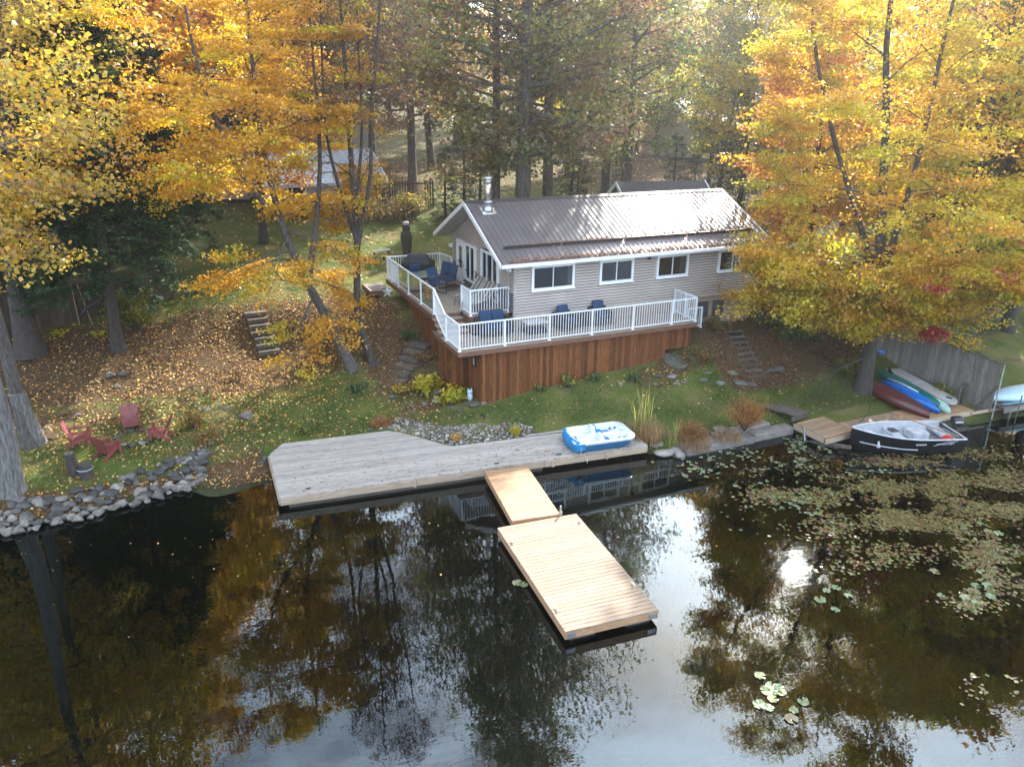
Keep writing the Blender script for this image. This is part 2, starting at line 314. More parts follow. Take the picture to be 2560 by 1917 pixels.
def leaf_mesh(name, cen, size, cols, mat, nrm=None, tilt=0.8, aspect=0.8, rng=NP, fold=0.18, droop=0.0):
    N = len(cen); cen = np.asarray(cen, float); size = np.broadcast_to(np.asarray(size, float), (N,))
    if nrm is None: nrm = np.tile([0.0, 0, 1], (N, 1))
    nn = nrm + rng.normal(0, tilt, (N, 3)); nn /= np.linalg.norm(nn, axis=1, keepdims=True) + 1e-9
    a = rng.normal(0, 1, (N, 3)); a[:, 2] -= droop; a -= nn * (a * nn).sum(1, keepdims=True); a /= np.linalg.norm(a, axis=1, keepdims=True) + 1e-9
    b = np.cross(nn, a); h = size[:, None] / 2
    v = np.empty((N, 4, 3)); v[:, 0] = cen - a * h; v[:, 1] = cen + b * h * aspect + nn * h * fold; v[:, 2] = cen + a * h; v[:, 3] = cen - b * h * aspect + nn * h * fold
    me = bpy.data.meshes.new(name); me.vertices.add(4 * N); me.vertices.foreach_set('co', v.reshape(-1).astype(np.float32))
    me.loops.add(4 * N); me.loops.foreach_set('vertex_index', np.arange(4 * N, dtype=np.int32))
    me.polygons.add(N); me.polygons.foreach_set('loop_start', np.arange(0, 4 * N, 4, dtype=np.int32))
    me.update(calc_edges=True)
    ca = me.color_attributes.new('Col', 'FLOAT_COLOR', 'POINT'); cc = np.ones((N, 4, 4), np.float32); cc[:, :, :3] = np.asarray(cols, np.float32)[:, None, :]; ca.data.foreach_set('color', cc.reshape(-1))
    me.materials.append(MATS[mat]); return me
def wloc(p):
    L = Vector((0, 0, 0))
    while p is not None: L = L + p.location; p = p.parent
    return L
def wbuild(mb, name, mat, parent, smooth=False):
    L = wloc(parent); return obj(name, mb.mesh(name, mat, smooth), parent, (-L.x, -L.y, -L.z))
def wpiece(name, mat, parent, c, d, rot=None):
    L = wloc(parent); return obj(name, cube(mat), parent, (c[0] - L.x, c[1] - L.y, c[2] - L.z), rot, d)

# ------------------------------------------------------------------ ground sheet (land and lake bed)
def axis(segs):
    out = [segs[0][0]]
    for a, b, st in segs:
        n = max(1, int(round((b - a) / st))); out += list(np.linspace(a, b, n + 1)[1:])
    return np.array(out)
gx = axis([(-400, -300, 50), (-300, -60, 15), (-60, -14, 2.5), (-14, 36, 0.28), (36, 70, 2.0), (70, 300, 15), (300, 400, 50)])
gy = axis([(-200, -60, 35), (-60, 10, 5), (10, 18, 1.0), (18, 40, 0.28), (40, 60, 1.0), (60, 130, 3), (130, 400, 12)])
XX, YY = np.meshgrid(gx, gy); gxy = np.stack([XX.ravel(), YY.ravel()], 1); ZZ = gz_arr(gxy)
near = (np.abs(gxy[:, 0] - 12) < 30) & (gxy[:, 1] > 17) & (gxy[:, 1] < 60)
ZZ = ZZ + near * (np.sin(gxy[:, 0] * 2.1 + np.sin(gxy[:, 1] * 1.7)) * 0.02 + np.sin(gxy[:, 1] * 3.3 + gxy[:, 0]) * 0.015)
nxg, nyg = len(gx), len(gy)
idx = np.arange(nxg * nyg).reshape(nyg, nxg)
fq = np.stack([idx[:-1, :-1], idx[:-1, 1:], idx[1:, 1:], idx[1:, :-1]], -1).reshape(-1, 4)
gm = bpy.data.meshes.new('ground'); gm.vertices.add(len(ZZ)); gm.vertices.foreach_set('co', np.column_stack([gxy, ZZ]).astype(np.float32).ravel())
gm.loops.add(fq.size); gm.loops.foreach_set('vertex_index', fq.astype(np.int32).ravel()); gm.polygons.add(len(fq)); gm.polygons.foreach_set('loop_start', np.arange(0, fq.size, 4, dtype=np.int32)); gm.update(calc_edges=True)
gm.polygons.foreach_set('use_smooth', [True] * len(fq))
def sstep(a, b, x): t = np.clip((x - a) / (b - a), 0, 1); return t * t * (3 - 2 * t)
def bump2(x, y, cx_, cy_, rx, ry): return np.exp(-(((x - cx_) / rx) ** 2 + ((y - cy_) / ry) ** 2))
def litter_mask(x, y):
    """0 lawn .. 1 bare soil under fallen leaves"""
    m = np.zeros_like(x)
    m = np.maximum(m, sstep(28.3, 31.5, y) * sstep(38.5, 34, y) * sstep(9.8, 8.5, x) * 0.95)          # wooded bank on the left
    m = np.maximum(m, bump2(x, y, 8.3, 29.5, 2.2, 3.0))                                                # bank beside the deck
    m = np.maximum(m, sstep(22.2, 23.4, y) * sstep(19.9, 20.8, x) * sstep(29, 27.5, x) * sstep(30, 27, y)) # bank right of the stairs
    m = np.maximum(m, bump2(x, y, 1.2, 24.4, 1.9, 1.3) * 1.1)                                          # little beach
    m = np.maximum(m, sstep(43, 60, y) * 0.55)
    m = np.maximum(m, sstep(26.3, 28.5, y) * sstep(3, -2, x) * sstep(34, 30, y) * 0.55)
    m = np.maximum(m, sstep(25.6, 25.2, y) * sstep(-0.8, -2, x) * 0.35)
    m = np.maximum(m, (x > 10.5) * (x < 24.5) * (y > 25.7) * (y < 34) * 1.0)
    m = np.maximum(m, bump2(x, y, 40, 62, 16, 22) * 0.8)
    m = np.maximum(m, bump2(x, y, 8.6, 26.6, 1.6, .7) * 0.8)
    m = np.maximum(m, bump2(x, y, 18.6, 25.0, 2.6, .9) * 0.75)
    m = np.maximum(m, sstep(25.3, 24.9, y) * sstep(0.2, -.8, x) * 0.9)
    return np.clip(m, 0, 1)
lm = litter_mask(gxy[:, 0], gxy[:, 1]); bed = sstep(0.16, -0.02, ZZ)
sun_lit = np.zeros_like(lm)
cc = np.ones((len(ZZ), 4), np.float32); cc[:, 0] = lm; cc[:, 1] = bed; cc[:, 2] = sstep(1.5, 3.2, gxy[:, 0]*0+np.abs(gxy[:,1]-62)/10)
ca = gm.color_attributes.new('Zone', 'FLOAT_COLOR', 'POINT'); ca.data.foreach_set('color', cc.ravel())
def ground_material():
    m = bpy.data.materials.new('ground'); m.use_nodes = True; n = m.node_tree.nodes; l = m.node_tree.links; p = n['Principled BSDF']; p.inputs['Roughness'].default_value = 0.95; p.inputs['Specular IOR Level'].default_value = 0.15
    at = n.new('ShaderNodeAttribute'); at.attribute_name = 'Zone'; sp = n.new('ShaderNodeSeparateColor'); l.new(at.outputs['Color'], sp.inputs[0])
    geo = n.new('ShaderNodeNewGeometry')
    def noise(sc, det=6, ro=0.6):
        q = n.new('ShaderNodeTexNoise'); q.inputs['Scale'].default_value = sc; q.inputs['Detail'].default_value = det; q.inputs['Roughness'].default_value = ro; l.new(geo.outputs['Position'], q.inputs['Vector']); return q.outputs[0]
    def mix(fac, a, b):
        q = n.new('ShaderNodeMix'); q.data_type = 'RGBA'
        for k, v in (('Factor', fac), ('A', a), ('B', b)):
            if isinstance(v, tuple): q.inputs[k].default_value = (*v, 1)
            else: l.new(v, q.inputs[k])
        return q.outputs['Result']
    def rng(v, a, b):
        q = n.new('ShaderNodeMapRange'); q.inputs['From Min'].default_value = a; q.inputs['From Max'].default_value = b; l.new(v, q.inputs['Value']); return q.outputs[0]
    grass = mix(rng(noise(1.1), 0.35, 0.65), (0.065, 0.10, 0.016), (0.15, 0.14, 0.035))
    grass = mix(rng(noise(22, 4), 0.42, 0.66), grass, (0.028, 0.055, 0.01))
    grass = mix(rng(noise(0.6, 5), 0.5, 0.68), grass, (0.15, 0.12, 0.05))
    soil = mix(rng(noise(9, 6), 0.38, 0.62), (0.035, 0.024, 0.013), (0.11, 0.066, 0.03))
    soil = mix(rng(noise(28, 3), 0.55, 0.7), soil, (0.13, 0.075, 0.035))
    add = n.new('ShaderNodeMath'); add.operation = 'ADD'; l.new(sp.outputs['Red'], add.inputs[0])
    nn_ = n.new('ShaderNodeMapRange'); nn_.inputs['To Min'].default_value = -0.38; nn_.inputs['To Max'].default_value = 0.38; nn_.inputs['From Min'].default_value = 0.3; nn_.inputs['From Max'].default_value = 0.7; l.new(noise(1.6, 6, 0.7), nn_.inputs['Value']); l.new(nn_.outputs[0], add.inputs[1])
    land = mix(rng(add.outputs[0], 0.3, 0.7), grass, soil)
    bedc = mix(rng(noise(1.3, 7, 0.7), 0.40, 0.62), (0.036, 0.042, 0.017), (0.014, 0.026, 0.009))
    bedc = mix(rng(noise(0.35, 4), 0.5, 0.68), bedc, (0.018, 0.018, 0.012))
    out = mix(sp.outputs['Green'], land, bedc)
    l.new(out, p.inputs['Base Color'])
    bp = n.new('ShaderNodeBump'); bp.inputs['Strength'].default_value = 0.7; bp.inputs['Distance'].default_value = 0.06; l.new(noise(24, 5), bp.inputs['Height']); l.new(bp.outputs[0], p.inputs['Normal'])
    MATS['ground'] = m
ground_material(); gm.materials.append(MATS['ground'])
tag(obj('ground', gm), kind='structure')

# ------------------------------------------------------------------ water
def water_material():
    m = bpy.data.materials.new('water'); m.use_nodes = True; n = m.node_tree.nodes; l = m.node_tree.links; n.clear()
    o = n.new('ShaderNodeOutputMaterial'); t = n.new('ShaderNodeBsdfTransparent'); t.inputs[0].default_value = (0.21, 0.27, 0.17, 1)
    g = n.new('ShaderNodeBsdfGlossy'); g.inputs['Roughness'].default_value = 0.015; g.inputs['Color'].default_value = (0.86, 0.96, 1.0, 1)
    geo = n.new('ShaderNodeNewGeometry')
    def rip(sc, vec, det):
        mp = n.new('ShaderNodeMapping'); mp.inputs['Scale'].default_value = vec; mp.inputs['Rotation'].default_value = (0, 0, rad(25)); l.new(geo.outputs['Position'], mp.inputs[0])
        q = n.new('ShaderNodeTexNoise'); q.inputs['Scale'].default_value = sc; q.inputs['Detail'].default_value = det; l.new(mp.outputs[0], q.inputs['Vector']); return q.outputs[0]
    a = rip(2.6, (0.7, 1.5, 1), 2.5); b = rip(0.5, (1, 1.4, 1), 2)
    pat = rip(0.16, (1, 1, 1), 2); pr = n.new('ShaderNodeMapRange'); pr.inputs['From Min'].default_value = 0.4; pr.inputs['From Max'].default_value = 0.65; pr.inputs['To Min'].default_value = 0.25; l.new(pat, pr.inputs['Value'])
    mu = n.new('ShaderNodeMath'); mu.operation = 'MULTIPLY'; l.new(a, mu.inputs[0]); l.new(pr.outputs[0], mu.inputs[1])
    ad = n.new('ShaderNodeMath'); ad.operation = 'MULTIPLY_ADD'; ad.inputs[1].default_value = 0.6; l.new(b, ad.inputs[0]); l.new(mu.outputs[0], ad.inputs[2])
    bp = n.new('ShaderNodeBump'); bp.inputs['Strength'].default_value = 0.13; bp.inputs['Distance'].default_value = 0.02; l.new(ad.outputs[0], bp.inputs['Height']); l.new(bp.outputs[0], g.inputs['Normal'])
    fr = n.new('ShaderNodeFresnel'); fr.inputs['IOR'].default_value = 1.6; l.new(bp.outputs[0], fr.inputs['Normal'])
    sc = n.new('ShaderNodeMath'); sc.operation = 'MULTIPLY'; sc.inputs[1].default_value = 1.05; sc.use_clamp = True; l.new(fr.outputs[0], sc.inputs[0])
    mx = n.new('ShaderNodeMixShader'); l.new(sc.outputs[0], mx.inputs[0]); l.new(t.outputs[0], mx.inputs[1]); l.new(g.outputs[0], mx.inputs[2]); l.new(mx.outputs[0], o.inputs[0])
    MATS['water'] = m
water_material()
wm = MB().add([(-399, -199, 0), (399, -199, 0), (399, 30, 0), (-399, 30, 0)], [(0, 1, 2, 3)]).mesh('water', 'water')
tag(obj('water', wm), kind='structure')

# ------------------------------------------------------------------ the cottage
HX0, HX1, HY0, HY1 = 12.33, 24.40, 27.10, 34.10
ZS, ZE, YR, ZR = 3.62, 5.72, 30.60, 7.72       # siding bottom, wall top, ridge line, ridge height
house = thing('cottage', 'beige sided cottage with a brown ribbed metal roof and white trim', 'house', ((HX0 + HX1) / 2, (HY0 + HY1) / 2, 2.2))
slope = (ZR - 5.86) / (YR - 26.72)
# core walls behind the boards, near-black so the gaps read as lap shadow
wbuild(MB().span((HX0 + .06, HY0 + .06, 2.0), (HX1 - .06, HY1 - .06, 3.60)), 'foundation_wall', 'foundation', house)
core = MB()
core.add([(x, y, z) for x in (HX0 + .07, HX1 - .07) for (y, z) in ((HY0 + .07, 3.61), (HY1 - .07, 3.61), (HY1 - .07, ZE), (YR, ZE + (YR - HY0) * slope - 0.05), (HY0 + .07, ZE))],
         [(0, 1, 2, 3, 4), (5, 9, 8, 7, 6), (0, 4, 9, 5), (4, 3, 8, 9), (3, 2, 7, 8), (2, 1, 6, 7), (1, 0, 5, 6)])
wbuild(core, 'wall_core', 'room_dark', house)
# openings
FW = [(13.09, 15.00, 4.60, 5.61), (16.17, 17.80, 4.62, 5.60), (18.95, 20.58, 4.62, 5.60), (22.17, 23.75, 4.62, 5.60)]
GDOOR = (32.50, 33.40, 3.80, 5.72); GWIN = (31.15, 32.42, 4.05, 5.70); GPATIO = (28.62, 30.45, 3.80, 5.76)
CH = 0.117                                       # height of one siding course
def course(name, axis_, fixed, a, b, z0, z1, out, parent):
    """a siding board without overlap: thicker at its lower edge, lap shadow imitated by a gap"""
    t0, t1 = 0.010, 0.024; z1 = z1 - .03  # open gap over the dark core stands in for the lap shadow line
    if axis_ == 'x': vs = [(x, fixed + out * t, z) for x in (a, b) for (t, z) in ((0.0, z0), (t1, z0), (t0, z1), (0.0, z1))]
    else: vs = [(fixed + out * t, y, z) for y in (a, b) for (t, z) in ((0.0, z0), (t1, z0), (t0, z1), (0.0, z1))]
    mb = MB().add(vs, [(0, 1, 2, 3), (4, 7, 6, 5), (0, 4, 5, 1), (1, 5, 6, 2), (2, 6, 7, 3), (3, 7, 4, 0)])
    return wbuild(mb, name, 'siding', parent)
def cut(a, b, holes):
    segs = [(a, b)]
    for (p, q) in holes:
        ns = []
        for (s, e) in segs:
            if q <= s or p >= e: ns.append((s, e)); continue
            if p > s: ns.append((s, p))
            if q < e: ns.append((q, e))
        segs = ns
    return [x for x in segs if x[1] - x[0] > 0.03]
z = ZS
while z < ZE - 0.01:
    z1 = min(z + CH, ZE)
    for (a, b) in cut(HX0 + .08, HX1 - .08, [(w[0], w[1]) for w in FW if w[2] < z1 - .02 and w[3] > z + .02]): course('siding_board', 'x', HY0 + .045, a, b, z, z1, -1, house)
    z = z1
z = 4.66
while z < 7.4:
    z1 = z + CH; half = max(0.0, min(HY1 - HY0, 2 * ((ZR - 0.12 - z1) / slope))) / 2
    a, b = max(HY0 + .08, YR - half), min(HY1 - .08, YR + half)
    if b - a < 0.1: break
    for (p, q) in cut(a, b, [(w[0], w[1]) for w in (GDOOR, GWIN, GPATIO) if w[2] < z1 - .02 and w[3] > z + .02]): course('siding_board', 'y', HX0 + .045, p, q, z, z1, -1, house)
    z = z1
for x in (HX0, HX1):
    for y in (HY0, HY1):
        wpiece('corner_trim', 'siding_trim', house, (x + (0.045 if x == HX0 else -0.045), y + (0.045 if y == HY0 else -0.045), (ZS + ZE) / 2 - .02), (0.11, 0.11, ZE - ZS))
wbuild(MB().span((HX1 - .05, HY0 + .1, ZS), (HX1, HY1 - .1, ZE)), 'end_wall', 'siding', house)
wbuild(MB().span((HX0 + .1, HY1 - .05, ZS), (HX1 - .1, HY1 - .001, ZE - .01)), 'rear_wall', 'siding', house)
# stone facing on the gable wall
mb = MB(); zc = 3.76; rr = random.Random(3)
while zc < 4.60:
    hh = rr.choice((0.06, 0.08, 0.1)); hh = min(hh, 4.61 - zc); y = HY0 + .02
    while y < HY1 - .02:
        ww = rr.uniform(0.12, 0.36); y1 = min(y + ww, HY1 - .02)
        inside = any(w[0] - .02 < (y + y1) / 2 < w[1] + .02 and w[2] < zc + hh for w in (GDOOR, GWIN, GPATIO))
        if not inside: t = rr.uniform(.03, .075); mb.span((HX0 - t, y + .004, zc + .004), (HX0 + .05, y1 - .004, zc + hh - .004))
        y = y1
    zc += hh
tag(wbuild(mb, 'stone_facing', 'stone_veneer', house), kind='stuff')
for (p, q) in cut(HY0, HY1, [(w[0], w[1]) for w in (GDOOR, GWIN, GPATIO)]): wpiece('stone_cap', 'stone_cap', house, (HX0 - .03, (p + q) / 2, 4.635), (0.14, q - p - .01, 0.045))
# windows
def window_x(parent, x0, x1, z0, z1, y, curtain):
    t = 0.10; f = MB()
    f.span((x0, y - .06, z1 - t), (x1, y + .04, z1)).span((x0, y - .06, z0), (x1, y + .04, z0 + t)).span((x0, y - .0598, z0 + t), (x0 + t, y + .0398, z1 - t)).span((x1 - t, y - .0598, z0 + t), (x1, y + .0398, z1 - t))
    w = wbuild(f, 'window', 'white_paint', parent)
    xm = (x0 + x1) / 2
    wpiece('window_mullion', 'white_rail', w, (xm, y - .01, (z0 + z1) / 2), (0.035, 0.05, z1 - z0 - 2 * t - .004))
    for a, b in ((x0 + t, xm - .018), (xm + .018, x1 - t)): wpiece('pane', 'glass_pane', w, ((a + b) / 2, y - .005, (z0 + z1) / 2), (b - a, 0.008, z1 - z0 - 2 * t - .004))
    if curtain: wpiece('curtain', 'curtain', w, (x1 - t - curtain / 2, y + .05, (z0 + z1) / 2), (curtain, 0.012, z1 - z0 - 2 * t))
    wpiece('window_sill', 'white_paint', w, (xm, y - .08, z0 - .012), (x1 - x0 + .06, 0.05, 0.03))
for i, w in enumerate(FW): window_x(house, w[0], w[1], w[2], w[3], HY0 + .02, (0.16, 0, 0.28, 0.3)[i])
def window_y(name, parent, w, x, splits, t=0.09):
    y0, y1, z0, z1 = w; f = MB()
    f.span((x - .07, y0, z1 - t), (x + .03, y1, z1)).span((x - .07, y0, z0), (x + .03, y1, z0 + t)).span((x - .0698, y0, z0 + t), (x + .0298, y0 + t, z1 - t)).span((x - .0698, y1 - t, z0 + t), (x + .0298, y1, z1 - t))
    o = wbuild(f, name, 'white_paint', parent); ys = [y0 + t] + [y0 + (y1 - y0) * s for s in splits] + [y1 - t]
    for k in range(len(ys) - 1): wpiece('pane', 'glass_pane', o, (x - .01, (ys[k] + ys[k + 1]) / 2, (z0 + z1) / 2), (0.008, ys[k + 1] - ys[k] - .05, z1 - z0 - 2 * t - .004))
    for yy in ys[1:-1]: wpiece('window_mullion', 'white_rail', o, (x - .02, yy, (z0 + z1) / 2), (0.06, 0.05, z1 - z0 - 2 * t - .004))
    return o
window_y('window', house, GWIN, HX0, (0.5,)); window_y('patio_door', house, GPATIO, HX0, (0.34, 0.67))
y0, y1, z0, z1 = GDOOR
door = wbuild(MB().span((HX0 - .07, y0, z0), (HX0 + .02, y0 + .1, z1)).span((HX0 - .07, y1 - .1, z0), (HX0 + .02, y1, z1)).span((HX0 - .0698, y0 + .1, z1 - .1), (HX0 + .02, y1 - .1, z1)).span((HX0 - .05, y0 + .1, z0), (HX0 + .01, y1 - .1, z0 + .62)).span((HX0 - .05, y0 + .1, z1 - .28), (HX0 + .01, y1 - .1, z1 - .1)).span((HX0 - .0502, y0 + .1, z0 + .62), (HX0 + .01, y0 + .22, z1 - .28)).span((HX0 - .0502, y1 - .22, z0 + .62), (HX0 + .01, y1 - .1, z1 - .28)), 'storm_door', 'white_paint', house)
wpiece('pane', 'glass_pane', door, (HX0 - .02, (y0 + y1) / 2, (z0 + z1) / 2 + .17), (0.01, y1 - y0 - .44, z1 - z0 - .9))
wpiece('push_bar', 'black_metal', door, (HX0 - .06, (y0 + y1) / 2, z0 + .95), (0.03, y1 - y0 - .3, 0.03)); wpiece('handle', 'black_metal', door, (HX0 - .08, y0 + .17, z0 + .97), (0.05, 0.03, 0.14))
# roof: ribbed panels
RX0, RX1, EY0, EY1 = 11.60, 24.78, 26.70, 34.50
NPAN = 14; pw = (RX1 - RX0) / NPAN; run = YR - EY0; rlen = run * math.sqrt(1 + slope ** 2)
prof = []
for k in range(4):
    c = (k + 0.5) * pw / 4
    prof += [(c - .035, 0), (c - .018, .022), (c + .018, .022), (c + .035, 0)]
prof = [(0, 0)] + prof + [(pw, 0)]
pm = MB(); vs = [(x, t, z + .012) for (x, z) in prof for t in (0, 1)]; n2 = len(prof)
pm.add(vs + [(0, 0, 0), (0, 1, 0), (pw, 0, 0), (pw, 1, 0)], [(2 * i, 2 * i + 2, 2 * i + 3, 2 * i + 1) for i in range(n2 - 1)] + [(2 * n2, 2 * n2 + 1, 2 * n2 + 3, 2 * n2 + 2)])
pmesh = pm.mesh('roof_panel', 'roof_metal')
roof = wbuild(MB().add([(RX0 + .02, EY0 + .02, ZR - run * slope - .14), (RX1 - .02, EY0 + .02, ZR - run * slope - .14), (RX1 - .02, YR, ZR - .14), (RX0 + .02, YR, ZR - .14), (RX0 + .02, EY1 - .02, ZR - run * slope - .14), (RX1 - .02, EY1 - .02, ZR - run * slope - .14),
      (RX0 + .02, EY0 + .02, ZR - run * slope - .02), (RX1 - .02, EY0 + .02, ZR - run * slope - .02), (RX1 - .02, YR, ZR - .02), (RX0 + .02, YR, ZR - .02), (RX0 + .02, EY1 - .02, ZR - run * slope - .02), (RX1 - .02, EY1 - .02, ZR - run * slope - .02)],
      [(0, 3, 2, 1), (3, 4, 5, 2), (6, 7, 8, 9), (9, 8, 11, 10), (0, 1, 7, 6), (4, 10, 11, 5), (0, 6, 9, 3), (3, 9, 10, 4), (1, 2, 8, 7), (2, 5, 11, 8)]), 'roof', 'soffit', house)
L0 = wloc(roof); ang = math.atan(slope)
for k in range(NPAN):
    o = obj('roof_panel', pmesh, roof, (RX0 + k * pw - L0.x, EY0 - .03 - L0.y, ZR - (run + .03) * slope - L0.z), (ang, 0, 0), (1, rlen + .03, 1))
    o = obj('roof_panel', pmesh, roof, (RX0 + (k + 1) * pw - L0.x, EY1 + .03 - L0.y, ZR - (run + .03) * slope - L0.z), (ang, 0, math.pi), (1, rlen + .03, 1))
rc = MB(); rc.add([(x, YR + s * .17, ZR - .17 * slope + .05 + dz) for x in (RX0 - .03, RX1 + .03) for s, dz in ((-1, 0), (0, .17 * slope + .01), (1, 0))] + [(x, YR + s * .17, ZR - .17 * slope + .03 + dz) for x in (RX0 - .03, RX1 + .03) for s, dz in ((-1, 0), (0, .17 * slope + .01), (1, 0))],
   [(0, 3, 4, 1), (1, 4, 5, 2), (6, 7, 10, 9), (7, 8, 11, 10), (0, 6, 9, 3), (2, 5, 11, 8), (0, 1, 7, 6), (1, 2, 8, 7), (3, 9, 10, 4), (4, 10, 11, 5)])
wbuild(rc, 'ridge_cap', 'roof_dark', roof)
zeave = ZR - run * slope
for (yy, s) in ((EY0, -1), (EY1, 1)): wbuild(MB().span((RX0 - .02, yy + s * .03, zeave - .13), (RX1 + .02, yy + s * .14, zeave - .01)), 'gutter', 'white_paint', roof)
for x in (RX0 - .025, RX1 + .025):
    for (ya, s) in ((EY0, 1), (EY1, -1)):
        wbuild(MB().add([(x + dx, ya if i == 0 else YR, (zeave if i == 0 else ZR) + dz) for dx in (-.02, .02) for i in (0, 1) for dz in (-.17, .03)], [(0, 1, 3, 2), (4, 6, 7, 5), (0, 4, 5, 1), (2, 3, 7, 6), (0, 2, 6, 4), (1, 5, 7, 3)]), 'rake_board', 'white_paint', roof)
for (xa, xb) in ((12.05, 14.55), (14.65, 17.45), (17.6, 20.6), (20.75, 24.3)):
    yy = EY0 + 0.80; zz = ZR - (YR - yy) * slope
    wbuild(MB().box(((xa + xb) / 2, yy, zz + .085), (xb - xa, 0.02, 0.15), (0.25, 0, 0)).box(((xa + xb) / 2, yy + .06, zz + .06), (xb - xa, 0.12, 0.02), (ang, 0, 0)), 'snow_guard', 'roof_dark', roof)
cxp = on_y(1219, 505, 29.95)[0]; cyp = 29.95; czp = ZR - (YR - cyp) * slope
chim = wbuild(MB().box((cxp, cyp, czp + .035), (0.62, 0.66, 0.012), (ang, 0, 0)).lathe([(0.26, -0.12), (0.24, 0.1), (0.165, 0.32), (0.19, 0.33), (0.19, 0.39), (0.13, 0.40)], 18, (cxp, cyp, czp)), 'chimney', 'galv', house, True)
wbuild(MB().lathe([(0.13, 0.38), (0.13, 1.08)], 18, (cxp, cyp, czp)), 'flue_pipe', 'stainless', chim, True)
wbuild(MB().lathe([(0.10, 1.08), (0.135, 1.10), (0.145, 1.18), (0.14, 1.24)], 18, (cxp, cyp, czp)).lathe([(0.18, 1.26), (0.18, 1.33), (0.05, 1.36)], 18, (cxp, cyp, czp)), 'flue_cap', 'galv', chim, True)
# lamps, hatches, pilaster
for (x, y, z) in ((HX0 - .02, HY1 - .1, 5.35), (HX0 - .02, HY0 + .25, 5.55)):
    o = wbuild(MB().tube([(x, y, z), (x - .08, y, z)], .05, 10).tube([(x - .08, y - .12, z - .02), (x - .08, y + .12, z - .02)], .02, 6), 'flood_lamp', 'white_paint', house, True)
    for s in (-1, 1): wbuild(MB().lathe([(.025, .05), (.05, .0), (.06, -.09)], 10, (x - .1, y + s * .12, z - .04)), 'lamp_head', 'white_paint', o, True)
wl = on_y(1620.7, 643, HY0)
wbuild(MB().lathe([(.02, .09), (.06, .07), (.075, -.08)], 12, (wl[0], HY0 - .09, wl[2])).box((wl[0], HY0 - .02, wl[2] + .02), (.07, .1, .07)), 'wall_lamp', 'black_metal', house, True)
for (xa, xb) in ((21.35, 21.9), (22.15, 22.75)): wpiece('hatch', 'mat_grey', house, ((xa + xb) / 2, HY0 + .045, 2.98), (xb - xa, 0.04, 0.72))
wpiece('pilaster', 'foundation', house, (23.35, HY0 + .0, 2.85), (0.14, 0.14, 1.45))
wpiece('sill_beam', 'siding_trim', house, ((HX0 + HX1) / 2, HY0 + .05, ZS - .03), (HX1 - HX0 - .2, 0.08, 0.05))
wpiece('downspout', 'siding_trim', house, (HX0 - .045, HY0 + .42, 5.0), (0.06, 0.07, 1.35))

# ------------------------------------------------------------------ deck with skirt, stairs and railings
ZD, ZU = 3.05, 3.75
deck = thing('deck', 'two level wooden deck with brown plank skirt and white railings round the cottage', 'deck', (14.6, 26.3, 0.8))
# lower level boards run along x
y = 25.40
while y < 27.08:
    wpiece('deck_plank', 'deck_board', deck, (14.68, y + .068, ZD - .018), (10.68, 0.132, 0.036)); y += .14
while y < 28.27:                                   # under the stairs
    wpiece('deck_plank', 'deck_board', deck, (9.98, y + .068, ZD - .018), (1.28, 0.132, 0.036)); y += .14
# upper level boards run along y
x = 9.34
while x < 12.24:
    ya = 28.28 if x < 10.56 else 27.42; yb = 35.10
    if x > 12.1: yb = 34.0
    wpiece('deck_plank', 'deck_board', deck, (x + .066, (ya + yb) / 2, ZU - .018), (0.13, yb - ya, 0.036)); x += .138
wpiece('rim_board', 'deck_edge', deck, (14.68, 25.42, ZD - .125), (10.66, 0.045, 0.17)); wpiece('rim_board', 'deck_edge', deck, (9.37, 26.83, ZD - .125), (0.045, 2.76, 0.17)); wpiece('rim_board', 'deck_edge', deck, (20.0, 26.25, ZD - .125), (0.045, 1.6, 0.17))
wpiece('rim_board', 'deck_edge', deck, (9.37, 31.7, ZU - .14), (0.045, 6.8, 0.2)); wpiece('rim_board', 'deck_edge', deck, (10.8, 35.06, ZU - .14), (2.8, 0.045, 0.2))
wpiece('rim_board', 'deck_edge', deck, (11.44, 27.445, ZU - .37), (1.66, 0.04, 0.66)); wpiece('rim_board', 'deck_edge', deck, (10.60, 27.86, ZU - .37), (0.04, 0.79, 0.66))
wpiece('beam', 'wood_wet', deck, (9.75, 30.0, ZU - .35), (0.12, 5.0, 0.22))
for k in range(3):                                 # stairs between the levels
    zt = ZU - (k + 1) * 0.175; ya = 28.27 - (k + 1) * .29
    st = wpiece('stair_tread', 'deck_board', deck, (9.93, ya + .15, zt - .02), (1.22, 0.30, 0.04)); wpiece('stair_riser', 'deck_edge', deck, (9.93, ya + .3, zt + .07), (1.2, 0.025, 0.135))
wpiece('stair_riser', 'deck_edge', deck, (9.93, 27.42, ZD + .075), (1.2, 0.025, 0.14))
# skirt planks
def skirt_run(p0, p1, zt, zb_fn, step=.142):
    d = Vector((p1[0] - p0[0], p1[1] - p0[1], 0)); n = max(1, int(d.length / step)); a = math.atan2(d.y, d.x)
    for k in range(n):
        q = Vector((p0[0], p0[1], 0)) + d * ((k + .5) / n); zb = zb_fn(q.x, q.y); j = R_.uniform(-.006, .006)
        if zt - zb < .05: continue
        wpiece('skirt_plank', 'skirt_wood', deck, (q.x - math.sin(a) * j, q.y + math.cos(a) * j, (zt + zb) / 2), (d.length / n - .006, 0.022, zt - zb), (0, 0, a))
def zfront(x, y): return 0.80 if x < 12.9 else 1.06 if x < 15.3 else 1.25 if x < 17.2 else 1.40 if x < 18.7 else 1.92
skirt_run((10.35, 25.6), (19.92, 25.6), 2.86, zfront)
skirt_run((19.93, 25.62), (19.93, 27.1), 2.86, lambda x, y: 1.95)
skirt_run((10.33, 27.1), (10.33, 25.62), 2.86, lambda x, y: 0.82)
